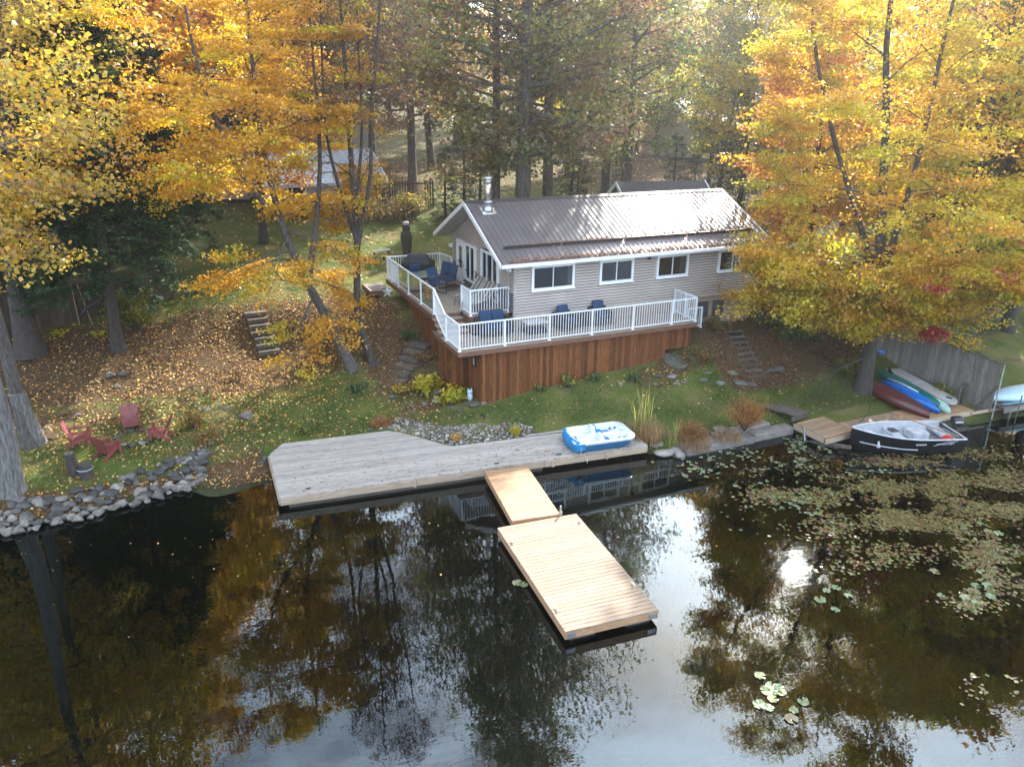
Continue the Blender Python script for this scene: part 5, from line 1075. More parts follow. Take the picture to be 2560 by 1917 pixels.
    if fine:
        for a_, b_ in zip(tw0, tw1): segs.append((np.stack([a_, b_]), [.008, .003], 3))
    wl_ = np.linalg.norm(tw1 - tw0, axis=1) ** .8; m = rng.choice(len(tw0), leaves, p=wl_ / wl_.sum()); f = rng.uniform(-.1, 1.15, leaves)[:, None]
    cen = tw0[m] + (tw1[m] - tw0[m]) * f + rng.normal(0, spread, (leaves, 3)) * [1, 1, flat]
    cols = pick_cols(pal, leaves, rng, cid[m])
    if pal2:
        pn, fr = pal2; w = (np.sin(cid[m] * 2.17) * .5 + .5) < fr; cols[w] = pick_cols(pn, int(w.sum()), rng)
    if keep is not None:
        kp = keep(cen); cen, cols = cen[kp], cols[kp]
    for (c_, r_) in reds:
        o_, d_ = np.array(c_[0]), np.array(c_[1]); v_ = cen - o_; s_ = v_ @ d_; off = np.linalg.norm(v_ - s_[:, None] * d_, axis=1); c_ = cen[np.argmin(np.where(off < .25, s_, 1e9))]
        w = (((cen - c_) / r_) ** 2).sum(1) < 1; cols[w] = pick_cols('red', int(w.sum()), rng)
    sz = lsize * rng.uniform(.65, 1.2, len(cen))
    return tubes_mesh('trunk', segs, bark), leaf_mesh('crown', cen, sz, cols, leafkind, tilt=tilt, aspect=aspect, rng=rng, droop=.5)
def plant_tree(name, label, base, meshes, rz=0, sc=1.0, group=None, cat='tree'):
    t = thing(name, label, cat, base, rz, group); t.scale = (sc, sc, sc)
    obj('trunk', meshes[0], t); obj('crown', meshes[1], t); return t
def rel(base, pts): return [tuple(p[i] - base[i] for i in range(3)) for p in pts]
def at_dist(px, py, dist): return along(px, py, dist)

GAP = np.array([*at_z(1985, 1420, 0), 0.0]); _sv = np.array(SUNV[:])
def sun_gap(b, seed, r=1.1, amount=.9):
    """thin spot in the crowns where low sun breaks through to the lake"""
    rg = np.random.default_rng(seed)
    def f(c):
        v = c + np.array(b) - GAP; d = np.linalg.norm(v - (v @ _sv)[:, None] * _sv, axis=1); return ~((d < r * rg.uniform(.5, 1.7, len(c))) & (rg.random(len(c)) < amount))
    return f
# --- big yellow maple beside the kayaks
b = (25.35, 21.16, .55); D = 33.0
ct = rel(b, [b, at_dist(2178, 850, 33.2), at_dist(2196, 700, 33.4), at_dist(2205, 520, 33.8), at_dist(2215, 300, 34.2), at_dist(2220, 60, 34.5), (at_dist(2225, 0, 34.5)[0], at_dist(2225, 0, 34.5)[1], 19.5)])
st = [(rel(b, [at_dist(2190, 740, 33.3), at_dist(2235, 600, 33.5), at_dist(2300, 380, 33.5), at_dist(2360, 100, 33.5), (at_dist(2400, 0, 33)[0], at_dist(2400, 0, 33)[1], 18.0)]), .16),
      (rel(b, [at_dist(2190, 720, 33.3), at_dist(2150, 560, 34.2), at_dist(2080, 330, 35), at_dist(2030, 60, 35.5), (at_dist(2030, 0, 36)[0], at_dist(2030, 0, 36)[1], 17.0)]), .15, .6),
      (rel(b, [at_dist(2185, 790, 33.2), at_dist(2080, 715, 32.8), at_dist(1970, 680, 32.3), at_dist(1890, 690, 32)]), .10, .36), (rel(b, [at_dist(2180, 830, 33), at_dist(2090, 790, 32.6), at_dist(1990, 765, 32.2), at_dist(1910, 775, 32)]), .08, .30),
      (rel(b, [at_dist(2190, 760, 33.3), at_dist(2300, 720, 32.6), at_dist(2420, 720, 32.2), at_dist(2530, 760, 32)]), .10, .40), (rel(b, [at_dist(2190, 790, 33.2), at_dist(2280, 790, 32.6), at_dist(2380, 815, 32.2), at_dist(2450, 840, 32)]), .08, .30)]
reds = [(((-b[0], -b[1], CAMZ - b[2]), tuple(ray(px, py))), r_) for px, py, r_ in ((2362, 730, .62), (2340, 870, .62), (2380, 905, .6), (2552, 690, .6), (2545, 620, .55))]   # the sprays seen first along these sight lines turned red
plant_tree('maple_tree', 'big yellow maple with red sprays leaning over the kayaks', b, gen_tree(ct, .30, 6.0, .12, 140, 180000, .13, 'yellow', 3, 'bark_dark', -13, 55, sub=7, twig=4, spread=.28, flat=.34, droop=.14, reds=reds, stems=st, pal2=('gold', .28), bias=(.08, -.02), rb=.24, keep=lambda c: sun_gap((25.35, 21.16, .55), 1)(c) & (c[:, 2] + .55 > 2.4 + .04 * c[:, 0]) & (c[:, 2] + .55 > 2.5 + .8 * np.sin(c[:, 0] * 1.9 + 1.1 * c[:, 1]) + .5 * np.sin(c[:, 1] * 2.9 - c[:, 0] * .7) + np.maximum(0, 20.5 - (c[:, 1] + 21.16)) * .85 + np.maximum(0, 24 - (c[:, 0] + 25.35)) * .3)))
# --- orange tree leaning left over the lawn
b = (6.34, 29.34, 1.35)
ct = rel(b, [b, at_dist(830, 820, 30.8), at_dist(760, 690, 31.2), at_dist(705, 560, 31.6), at_dist(660, 380, 32), at_dist(630, 150, 32.2), (at_dist(620, 0, 32.5)[0], at_dist(620, 0, 32.5)[1], 19)])
st = [(rel(b, [at_dist(770, 700, 31.1), at_dist(790, 560, 31.8), at_dist(800, 380, 32.4), at_dist(780, 120, 33), (at_dist(770, 0, 33)[0], at_dist(770, 0, 33)[1], 17)]), .13, .6),
      (rel(b, [at_dist(705, 560, 31.6), at_dist(600, 430, 32), at_dist(520, 250, 32.5), at_dist(470, 60, 32.5), (at_dist(460, 0, 32.5)[0], at_dist(460, 0, 32.5)[1], 17)]), .12)]
plant_tree('beech_tree', 'orange gold tree with layered drooping sprays leaning over the leafy lawn', b, gen_tree(ct, .22, 4.6, .26, 72, 74000, .125, 'gold', 8, 'bark_grey', -16, 50, sub=7, twig=4, spread=.22, flat=.26, droop=.2, stems=st, bias=(-.12, -.0), pal2=('yellow', .2), rb=.3))
# --- slim bare multi stem tree in front of the deck
b = (7.17, 29.37, 1.5)
ct = rel(b, [b, at_dist(895, 790, 30.9), at_dist(893, 620, 31.1), at_dist(880, 430, 31.5), at_dist(865, 200, 31.8), at_dist(850, 0, 32), (at_dist(845, 0, 32)[0], at_dist(845, 0, 32)[1], 21)])
st = [(rel(b, [at_dist(893, 610, 31.1), at_dist(925, 450, 31.2), at_dist(930, 250, 31.3), at_dist(950, 0, 31.4), (at_dist(960, 0, 31.4)[0], at_dist(960, 0, 31.4)[1], 20)]), .10),
      (rel(b, [at_dist(893, 600, 31.1), at_dist(845, 460, 31.6), at_dist(812, 300, 31.8), at_dist(800, 0, 32), (at_dist(795, 0, 32)[0], at_dist(795, 0, 32)[1], 19)]), .09),
      (rel(b, [at_dist(888, 520, 31.2), at_dist(905, 330, 31.9), at_dist(895, 100, 32.5), (at_dist(900, 0, 32.5)[0], at_dist(900, 0, 32.5)[1], 21)]), .08)]
plant_tree('slim_tree', 'slim many stemmed tree with thin rusty leaves beside the deck', b, gen_tree(ct, .17, 2.5, .36, 60, 12000, .10, 'rust', 12, 'bark_dark', 30, 72, sub=6, twig=3, spread=.16, flat=.8, stems=st, rb=.26))
# --- trunks on the left edge with pale yellow crowns above
b = (-5.19, 25.33, .4)
ct = rel(b, [b, at_dist(10, 1060, 25.7), at_dist(-50, 850, 25.7), at_dist(-130, 560, 25.6), at_dist(-190, 250, 25.6), (at_dist(-230, 0, 25.5)[0], at_dist(-230, 0, 25.5)[1], 19.5)])
plant_tree('basswood_tree', 'pale barked leaning tree at the rock edging with yellow green leaves overhead', b, gen_tree(ct, .30, 4.8, .60, 40, 14500, .16, 'lemon', 21, 'bark_pale', -8, 55, sub=7, twig=4, spread=.30, flat=.6, droop=.14, bias=(-.1, .1), rb=.3, tilt=1.0, pal2=('gold', .2)))
b = (-4.95, 28.11, .6)
ct = rel(b, [b, at_dist(40, 980, 28.7), at_dist(0, 820, 28.9), at_dist(-60, 600, 29), at_dist(-100, 300, 29.2), (at_dist(-140, 0, 29.2)[0], at_dist(-140, 0, 29.2)[1], 21)])
plant_tree('basswood_tree', 'grey barked leaning tree behind the pale standing log', b, gen_tree(ct, .26, 4.4, .56, 36, 12500, .155, 'lemon', 22, 'bark_grey', -5, 55, sub=7, twig=4, spread=.30, flat=.6, droop=.12, bias=(.0, .05), rb=.3, tilt=1.0))
b = (-5.35, 34.3, 2.0)
ct = rel(b, [b, at_dist(45, 720, 35), at_dist(35, 560, 35.3), at_dist(20, 300, 35.5), at_dist(10, 0, 35.5), (at_dist(10, 0, 35.5)[0], at_dist(10, 0, 35.5)[1], 23)])
plant_tree('oak_tree', 'thick dark rough barked tree before the dark board fence', b, gen_tree(ct, .46, 6.2, .42, 44, 22000, .19, 'lemon', 23, 'bark_dark', 5, 60, sub=7, twig=4, spread=.32, flat=.6, droop=.08, pal2=('gold', .35), rb=.3))
# --- evergreens on the bank
def conifer(h, r, t0, nl, leaves, ls, pal, seed, bark='bark_dark', e0=-22, e1=25, dens=4):
    ct = [(0, 0, 0), (.05, .02, h * .3), (0, .05, h * .65), (0, 0, h)]
    return gen_tree(ct, h * .017 + .03, r, t0, nl, leaves, ls, pal, seed, bark, e0, e1, prof=lambda t: (1 - (t - t0) / (1 - t0)) ** .75 + .06, sub=6, twig=dens, spread=.12, flat=.35, droop=.12, leafkind='needle', aspect=.32, tilt=.55, rb=.22)
CED = [conifer(13, 3.2, .33, 74, 42000, .24, 'dark', 31), conifer(12, 3.0, .36, 66, 36000, .24, 'dark', 32)]
plant_tree('cedar_tree', 'dark evergreen cedar with a bare grey lower trunk above the yellow bush', (-2.2, 33.84, 1.95), CED[0])
for (px, py, d, i, lab, sc) in ((140, 820, 41.5, 1, 'dark evergreen cedar rising over the rough barked oak side of the fence', 1.05), (400, 790, 41, 0, 'dark evergreen cedar shading the end of the dark board fence', .95), (20, 800, 42, 1, 'dark evergreen cedar behind the dark board fence', 1.15), (250, 760, 44, 0, 'tall dark evergreen cedar rising behind the board fence', 1.3)):
    p = along(px, py, d); plant_tree('cedar_tree', lab, (p[0], p[1], gz(p[0], p[1]) - .1), CED[i], R_.uniform(0, 6), sc)
# --- generic crowns for the woods behind
LIB = {}
def lib(kind, var):
    k = (kind, var)
    if k in LIB: return LIB[k]
    sd = hash(kind) % 97 * 0 + sum(map(ord, kind)) + var * 7; h = 20.0; rr = random.Random(sd)
    ct = [(0, 0, 0), (rr.uniform(-.3, .3), rr.uniform(-.3, .3), 6), (rr.uniform(-.5, .5), rr.uniform(-.5, .5), 12), (rr.uniform(-.8, .8), rr.uniform(-.8, .8), 20)]
    P2 = {'olive': ('rust', .35), 'rust': ('olive', .3), 'orange': ('gold', .4), 'gold': ('orange', .3), 'green': ('yellow', .25), 'yellow': ('green', .15), 'lemon': ('gold', .3)}
    if kind == 'pine': m = conifer(20, 3.8, .22, 60, 15000, .42, 'pine', sd, dens=3)
    elif kind == 'dark': m = conifer(18, 3.6, .12, 60, 15000, .42, 'dark', sd, dens=3)
    elif kind == 'spruce': m = conifer(6, 1.15, .10, 44, 2600, .20, 'dark', sd, dens=2)
    else: m = gen_tree(ct, .30, 4.8, .24, 46, 14500, .31, kind, sd, 'bark_dark', 4, 62, sub=6, twig=3, spread=.38, flat=.6, droop=.05, pal2=P2[kind], fine=False, rb=.34)
    LIB[k] = m; return m
NAMES = {'olive': ('oak_tree', 'olive brown oak'), 'rust': ('oak_tree', 'rusty brown oak'), 'orange': ('maple_tree', 'orange maple'), 'gold': ('maple_tree', 'golden maple'), 'green': ('maple_tree', 'green maple'), 'yellow': ('birch_tree', 'yellow birch'), 'lemon': ('birch_tree', 'pale yellow birch'), 'pine': ('pine_tree', 'tall green pine'), 'dark': ('hemlock_tree', 'dark hemlock'), 'spruce': ('young_spruce', 'slender young spruce')}
def wood(px, dist, kind, var=0, h=20, where='in the woods behind the cottage', group=None):
    p = along(px, 400, dist); nm, lb = NAMES[kind]; base = {'pine': 20, 'dark': 18, 'spruce': 6}.get(kind, 20)
    return plant_tree(nm, lb + ' ' + where, (p[0], p[1], gz(p[0], p[1]) - .15), lib(kind, var), R_.uniform(0, 6.28), h / base, group or ((lb + 's ').replace('chs', 'ches') + where))
# big oaks right behind the cottage
def oak(px, dist, r0, h, R, seed, label, lean=0, n=24000, pal='olive'):
    p = along(px, 420, dist); b = (p[0], p[1], gz(p[0], p[1]) - .1)
    ct = [(0, 0, 0), (lean * .2, 0, h * .3), (lean * .5, .2, h * .6), (lean, 0, h)]
    plant_tree('oak_tree', label, b, gen_tree(ct, r0, R, .24, 50, n, .22, pal, seed, 'bark_grey', -4, 62, sub=7, twig=3, spread=.40, flat=.7, droop=.08, pal2=('rust', .22), rb=.42))
oak(1305, 40, .46, 27, 6.2, 51, 'thickest oak trunk behind the chimney with olive brown leaves', .6)
oak(1372, 42.5, .33, 25, 5.0, 52, 'grey barked oak standing just right of the thickest trunk', -.4, 16000)
oak(1238, 42, .28, 24, 5.0, 53, 'dark oak trunk beside the chimney', .3, 16000)
oak(1515, 54, .36, 24, 5.5, 54, 'oak with reddish lower leaves behind the cottage ridge', .2, 18000, 'rust')
oak(1570, 50, .30, 23, 4.8, 56, 'tall yellow green oak beside the dark shed roof', .2, 17000, 'green')
oak(1030, 58, .34, 23, 5.5, 55, 'oak with thin brown leaves behind the lattice fence', .2, 15000, 'rust')
# slim green maples by the aerial tower
for (px, d, seed, lean, lab) in ((1772, 60, 61, .9, 'slim green maple rising behind the right end of the roof'), (1800, 62, 62, 1.8, 'slim leaning green maple close to the aerial tower')):
    p = along(px, 420, d); b = (p[0], p[1], gz(p[0], p[1]) - .1)
    plant_tree('maple_tree', lab, b, gen_tree([(0, 0, 0), (lean * .25, 0, 5), (lean * .6, 0, 10), (lean, 0, 15)], .20, 3.2, .22, 40, 11000, .22, 'green', seed, 'bark_dark', 10, 60, sub=6, twig=3, spread=.28, flat=.6, pal2=('yellow', .3), rb=.3))
# orange maple behind the yellow one
p = along(2060, 420, 42); b = (p[0], p[1], gz(p[0], p[1]))
plant_tree('maple_tree', 'glowing orange maple between the aerial tower and yellow maple', b, gen_tree([(0, 0, 0), (-.3, 0, 4), (-.6, 0, 8), (-.8, 0, 12.5)], .20, 3.6, .16, 46, 24000, .19, 'orange', 71, 'bark_dark', -5, 58, sub=7, twig=3, spread=.28, flat=.45, droop=.1, pal2=('gold', .45), rb=.3, keep=sun_gap(b, 2)))
p = along(2440, 420, 41); b = (p[0], p[1], gz(p[0], p[1]))
plant_tree('maple_tree', 'golden maple standing behind the big yellow one', b, gen_tree([(0, 0, 0), (.2, 0, 5), (.3, 0, 11), (.3, 0, 19)], .24, 4.8, .2, 50, 26000, .20, 'gold', 72, 'bark_dark', -5, 58, sub=7, twig=3, spread=.3, flat=.45, droop=.1, pal2=('yellow', .5), rb=.3))
p = along(640, 420, 47); b = (p[0], p[1], gz(p[0], p[1]))
plant_tree('maple_tree', 'golden maple behind the leaning orange gold tree near the grey metal roof', b, gen_tree([(0, 0, 0), (.2, 0, 5), (.3, 0, 11), (.3, 0, 20)], .24, 4.8, .25, 48, 20000, .22, 'gold', 73, 'bark_dark', 0, 58, sub=7, twig=3, spread=.3, flat=.5, droop=.08, pal2=('orange', .2), rb=.3))
# woods: (px, distance, kind, variant, height)
WL = [(300, 50, 'gold', 0, 21), (120, 52, 'lemon', 0, 22), (430, 56, 'orange', 0, 22), (520, 62, 'dark', 0, 20), (690, 66, 'pine', 0, 21), (780, 62, 'olive', 1, 17), (930, 72, 'rust', 0, 22), (1080, 68, 'olive', 0, 22), (1140, 78, 'pine', 1, 16), (1420, 68, 'yellow', 0, 15), (1590, 82, 'green', 1, 15), (1560, 74, 'green', 0, 15), (1640, 80, 'green', 0, 16), (1860, 58, 'yellow', 1, 15), (1930, 66, 'green', 0, 15), (2010, 60, 'gold', 0, 14), (2130, 56, 'yellow', 0, 15), (2250, 66, 'dark', 0, 15), (2350, 54, 'gold', 1, 15), (2500, 50, 'dark', 1, 19), (2560, 46, 'olive', 1, 21), (2620, 44, 'yellow', 1, 20),
      (-60, 48, 'gold', 1, 22), (-180, 44, 'lemon', 1, 22), (-320, 50, 'olive', 0, 22), (2750, 46, 'gold', 0, 21), (2900, 52, 'green', 0, 22),
      (60, 80, 'orange', 0, 22), (220, 84, 'olive', 0, 23), (350, 90, 'pine', 0, 24), (480, 86, 'gold', 0, 22), (600, 95, 'green', 1, 24), (760, 92, 'orange', 1, 23), (860, 98, 'pine', 1, 25), (980, 94, 'rust', 1, 23), (1090, 104, 'green', 0, 24), (1180, 98, 'olive', 1, 16), (1290, 92, 'gold', 1, 16), (1380, 100, 'green', 1, 16), (1480, 96, 'green', 0, 16), (1570, 108, 'green', 1, 16), (1660, 112, 'olive', 0, 16), (1760, 100, 'yellow', 0, 16), (1850, 92, 'orange', 1, 16), (1950, 98, 'green', 0, 16), (2060, 88, 'olive', 1, 16), (2180, 92, 'pine', 1, 16), (2290, 86, 'orange', 0, 16), (2400, 84, 'green', 1, 16), (2520, 80, 'gold', 0, 17),
      (-100, 90, 'green', 0, 23), (140, 125, 'pine', 0, 28), (420, 130, 'olive', 1, 27), (680, 128, 'green', 1, 28), (920, 135, 'orange', 1, 27), (1130, 132, 'pine', 1, 18), (1340, 138, 'olive', 0, 18), (1530, 134, 'green', 0, 18), (1720, 140, 'gold', 0, 18), (1900, 130, 'pine', 0, 18), (2110, 128, 'green', 1, 18), (2330, 125, 'olive', 1, 18), (2540, 122, 'pine', 1, 17), (-150, 130, 'olive', 0, 28), (2700, 90, 'orange', 1, 17), (2760, 125, 'green', 0, 17)]
for (px, d, k, v, h) in WL: wood(px, d, k, v, h, 'in the woods behind the cottage' if d < 75 else 'deep in the woods up the slope')
for i, px in enumerate((1112, 1158, 1200, 1430, 1445, 1560, 1690, 1742, 1850 - 40, 1905 - 40)):
    d = (50, 52, 53, 50, 51, 52, 52, 53, 51, 52)[i]; wood(px, d, 'spruce', i % 2, R_.uniform(4.5, 7.5), 'in the row behind the cottage', 'young spruces in the row behind the cottage')

# ------------------------------------------------------------------ neighbouring buildings, fence, tower
def building(name, label, px, py, dist, L_, Wd, hw, hr, rz, wall, roofm, zb=None, ribs=False, wins=(), over=.4):
    p = along(px, py, dist); z = gz(p[0], p[1]) if zb is None else zb; t = thing(name, label, 'building', (p[0], p[1], z - .1), rz)
    a, b = L_ / 2, Wd / 2
    MB().add([(x, y, zz) for x in (-a, a) for (y, zz) in ((-b, 0), (b, 0), (b, hw), (0, hw + hr - .05), (-b, hw))], [(0, 1, 2, 3, 4), (5, 9, 8, 7, 6), (0, 4, 9, 5), (4, 3, 8, 9), (3, 2, 7, 8), (2, 1, 6, 7), (1, 0, 5, 6)]).build('wall', wall, t)
    sl_ = hr / b; ob = b + over; ax_ = a + over
    rf = MB().add([(x, y, zz) for x in (-ax_, ax_) for (y, zz) in ((-ob, hw - over * sl_ + .1), (0, hw + hr + .1), (ob, hw - over * sl_ + .1), (ob, hw - over * sl_ - .08), (0, hw + hr - .06), (-ob, hw - over * sl_ - .08))], [(0, 6, 7, 1), (1, 7, 8, 2), (2, 8, 9, 3), (3, 9, 10, 4), (4, 10, 11, 5), (5, 11, 6, 0), (0, 1, 4, 5), (1, 2, 3, 4), (6, 11, 10, 7), (7, 10, 9, 8)]).build('roof', roofm, t)
    for sx in (-1, 1):
        for sy in (-1, 1): MB().add([(sx * (ax_ + .02) + dx, y, zz) for dx in (-.03, .03) for (y, zz) in ((0, hw + hr + .12), (0, hw + hr - .1), (sy * ob, hw - over * sl_ - .1), (sy * ob, hw - over * sl_ + .12))], [(0, 1, 2, 3), (4, 7, 6, 5), (0, 4, 5, 1), (1, 5, 6, 2), (2, 6, 7, 3), (3, 7, 4, 0)]).build('rake_board', 'white_paint', rf)
    if ribs:
        n = int(2 * ax_ / .3)
        for sy in (-1, 1):
            mb = MB(); ln = math.hypot(ob, ob * sl_)
            for k in range(n): mb.box((-ax_ + (k + .5) * .3, sy * ob / 2, hw + hr + .12 - ob * sl_ / 2), (.04, ln, .03), (-sy * math.atan(sl_), 0, 0))
            tag(mb.build('rib_run', roofm, rf), kind='stuff')
    for (side, u, zz, w, h) in wins:
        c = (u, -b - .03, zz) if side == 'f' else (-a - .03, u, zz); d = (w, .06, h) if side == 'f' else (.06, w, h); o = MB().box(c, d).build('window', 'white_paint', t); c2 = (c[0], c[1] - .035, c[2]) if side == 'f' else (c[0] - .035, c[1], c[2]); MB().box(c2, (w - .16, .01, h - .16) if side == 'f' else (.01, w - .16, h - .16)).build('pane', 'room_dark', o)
    return t
building('neighbour_cottage', 'low cottage with a pale ribbed metal roof behind the golden tree', 790, 440, 55, 7, 5.5, 2.0, 1.6, rad(4), 'far_tan', 'far_metal', None, True, (('f', -2, 1.4, 1.2, 1), ('f', 1.5, 1.4, 1.2, 1)))
building('neighbour_cottage', 'small cottage with a lilac grey roof behind the golden tree sprays', 540, 420, 60, 6, 5, 2.2, 1.3, rad(75), 'far_tan', 'far_metal', None, True, (('f', -1, 1.4, 1.2, 1),))
building('neighbour_house', 'grey gabled house with a brown shingle roof far up the slope', 790, 330, 80, 9, 7.5, 3.4, 2.2, rad(110), 'far_grey', 'far_roof', None, False, (('s', 1.6, 1.8, 1.2, 1.3), ('f', 1, 1.8, 1.2, 1.3)))
building('neighbour_house', 'pale tan house with a bluish roof behind the slim green maples', 1760, 300, 85, 11, 7, 3.0, 2.0, rad(20), 'far_tan', 'far_metal', None, False, (('f', -3, 1.6, 1.2, 1.2), ('f', 0, 1.6, 1.4, 1.2), ('f', 3, 1.6, 1.2, 1.2)))
building('garden_shed', 'dark shingled shed with white rake boards peeking over the cottage ridge', 1650, 490, 47, 5.0, 4.0, 2.55, 1.3, rad(-8), 'siding', 'shingle', None, False, (), .3)
building('boat_house', 'small white roofed shed behind the lowest yellow maple branches', 1968, 640, 45.0, 2.6, 1.8, 1.0, .4, rad(15), 'far_tan', 'white_paint', None)
# lattice fence
t = thing('lattice_fence', 'dark slatted garden fence with a lattice gate in the back yard', 'fence', (along(1000, 480, 53)[0], along(1000, 480, 53)[1], gz(*along(1000, 480, 53)[:2])))
A, B = Vector(along(860, 480, 53)[:2]), Vector(along(1085, 480, 54)[:2]); d = B - A; n = int(d.length / .17); an = math.atan2(d.y, d.x)
for k in range(n):
    q = A + d * ((k + .5) / n)
    if abs((k + .5) / n - .83) < .045: continue
    wpiece('slat', 'fence_brown', t, (q.x, q.y, gz(q.x, q.y) + .95), (.12, .025, 1.9), (0, 0, an))
for dz in (.3, 1.7): wpiece('fence_rail', 'fence_brown', t, ((A.x + B.x) / 2, (A.y + B.y) / 2, gz((A.x + B.x) / 2, (A.y + B.y) / 2) + dz), (d.length, .05, .09), (0, 0, an))
q = A + d * .83; gzz = gz(q.x, q.y); lat = MB()
for k in range(-6, 7):
    for s in (-1, 1): lat.box((q.x + math.cos(an) * k * .07, q.y + math.sin(an) * k * .07, gzz + .95), (.02, .015, 1.9), (0, s * .35, an))
wbuild(lat, 'lattice_gate', 'cut_wood', t)
# aerial tower
p = along(1868, 480, 45); zt = along(1868, 48, 45)[2]; z0 = gz(p[0], p[1])
t = thing('aerial_tower', 'thin lattice aerial tower with a television antenna on top', 'tower', (p[0], p[1], z0)); H_ = zt - z0; mb = MB()
for k in range(3):
    q = 2 * math.pi * k / 3; mb.tube([(.17 * math.cos(q), .17 * math.sin(q), 0), (.14 * math.cos(q), .14 * math.sin(q), H_ - 1.2)], .014, 5)
mb.build('mast_legs', 'steel', t); mb = MB()
for i in range(int(H_ / .42)):
    for k in range(3):
        q, q2 = 2 * math.pi * k / 3, 2 * math.pi * (k + 1) / 3; z_ = .2 + i * .42; mb.tube([(.155 * math.cos(q), .155 * math.sin(q), z_), (.155 * math.cos(q2), .155 * math.sin(q2), z_ + .38)], .007, 3)
tag(mb.build('mast_bracing', 'steel', t), kind='stuff')
MB().tube([(0, 0, H_ - 1.3), (0, 0, H_ + .1)], .02, 6).tube([(-1.4, .5, H_ + .05), (.9, -.3, H_ - .05)], .015, 6).build('antenna_boom', 'steel', t); mb = MB()
for k in range(12): f = k / 11; x_, y_, z_ = -1.4 + 2.3 * f, .5 - .8 * f, H_ + .05 - .1 * f; w = .75 - .35 * f; mb.tube([(x_ - .33 * w, y_ - w, z_), (x_ + .33 * w, y_ + w, z_)], .007, 4)
mb.build('antenna_rods', 'steel', t); MB().lathe([(.02, 0), (.16, .03), (.22, .1)], 14, (-.3, -.15, H_ - 2.4)).build('dish', 'white_paint', t)
# things on the upper lawn
x, y, z = ground_at(1018, 650); t = thing('carved_post', 'dark carved wooden post figure with a grey top on the upper lawn', 'carving', (x, y, z)); MB().lathe([(.26, 0), (.25, .5), (.3, .9), (.33, 1.25), (.28, 1.5), (.2, 1.6)], 14).build('body', 'bark_dark', t, smooth=True); MB().lathe([(.15, 1.58), (.24, 1.7), (.22, 1.9), (.08, 2.0)], 12).build('head', 'bark_dark', t, smooth=True); MB().lathe([(.2, 1.92), (.16, 2.06), (.03, 2.1)], 12).build('cap', 'board_grey', t, smooth=True)
x, y, z = ground_at(955, 655); t = thing('sawhorse', 'low white barred sawhorse with dark legs on the upper lawn', 'sawhorse', (x, y, z), rad(10)); MB().box((0, 0, .62), (1.0, .07, .09)).build('bar', 'white_paint', t)
for sx in (-1, 1):
    for sy in (-1, 1): MB().tube([(sx * .42, 0, .62), (sx * .48, sy * .28, 0)], .025, 5).build('leg', 'black_metal', t)
x, y, z = ground_at(960, 647); t = thing('toy_truck', 'small yellow plastic toy lying beside the white barred sawhorse', 'toy', (x + .1, y, z)); MB().bbox((0, 0, .09), (.5, .22, .14), .03).build('body', 'yellow_plastic', t); MB().tube([(-.15, -.13, .06), (-.15, .13, .06)], .06, 10).build('wheel', 'black_metal', t); MB().tube([(.15, -.13, .06), (.15, .13, .06)], .06, 10).build('wheel', 'black_metal', t)
p = along(1480, 480, 49); t = thing('wood_pile', 'stacked firewood pile behind the cottage ridge', 'firewood', (p[0], p[1], gz(p[0], p[1])), YAW * -1)
for j in range(8):
    for i in range(14): MB().tube([(-1.2 + i * .18 + (j % 2) * .09, -.2, .1 + j * .155), (-1.2 + i * .18 + (j % 2) * .09, .2, .1 + j * .155)], .085, 7).build('log', 'bark_dark', t)

# ------------------------------------------------------------------ shrubs, reeds, ferns
def shrub(name, label, base, n, R, H_, ls, pal, seed, stems=14, kind='leaf', cat='shrub', group=None, flat=.8, asp=.7, pal2=None):
    rng = np.random.default_rng(seed); t = thing(name, label, cat, base, 0, group); segs = []; tips = []
    for k in range(stems):
        a = rng.uniform(0, 6.28); r = R * math.sqrt(rng.uniform(.03, 1)); tip = np.array([r * math.cos(a), r * math.sin(a), H_ * rng.uniform(.5, 1.05) * (1 - .35 * (r / R) ** 2)]); mid = tip * [.4, .4, .55]; segs.append((np.stack([[0, 0, -.05], mid, tip]), [.016, .01, .004], 4)); tips.append((mid, tip))
    m = rng.integers(0, stems, n); f = rng.uniform(0, 1.05, n)[:, None]; A_ = np.array([q[0] for q in tips])[m]; B_ = np.array([q[1] for q in tips])[m]; c = A_ + (B_ - A_) * f + rng.normal(0, R * .16, (n, 3)) * [1, 1, flat]; c[:, 2] = np.maximum(c[:, 2], .03)
    cols = pick_cols(pal, n, rng, m)
    if pal2: w = rng.random(n) < pal2[1]; cols[w] = pick_cols(pal2[0], int(w.sum()), rng)
    obj('stem', tubes_mesh('stem', segs, 'bark_dark'), t); obj('foliage', leaf_mesh('foliage', c, ls * rng.uniform(.6, 1.2, n), cols, kind, tilt=.8, aspect=asp, rng=rng), t); return t
PAL['dry'] = [(0.34, 0.13, 0.03), (0.42, 0.17, 0.035), (0.26, 0.09, 0.025), (0.46, 0.22, 0.05)]; PAL['straw'] = [(0.40, 0.27, 0.12), (0.34, 0.20, 0.09), (0.28, 0.16, 0.07)]; PAL['fern'] = [(0.06, 0.12, 0.03), (0.09, 0.15, 0.035)]
PAL['citron'] = [(0.50, 0.46, 0.02), (0.42, 0.42, 0.02), (0.60, 0.48, 0.02), (0.55, 0.40, 0.02)]; PAL['yelgreen'] = [(0.16, 0.17, 0.015), (0.22, 0.21, 0.02), (0.11, 0.13, 0.015)]
def gs(px, py, name, label, *a, **k): return shrub(name, label, ground_at(px, py), *a, **k)
gs(1070, 985, 'garden_shrub', 'bright yellow leaved shrub in the bed left of the deck corner', 620, .62, .8, .17, 'citron', 81, 12, asp=.55)
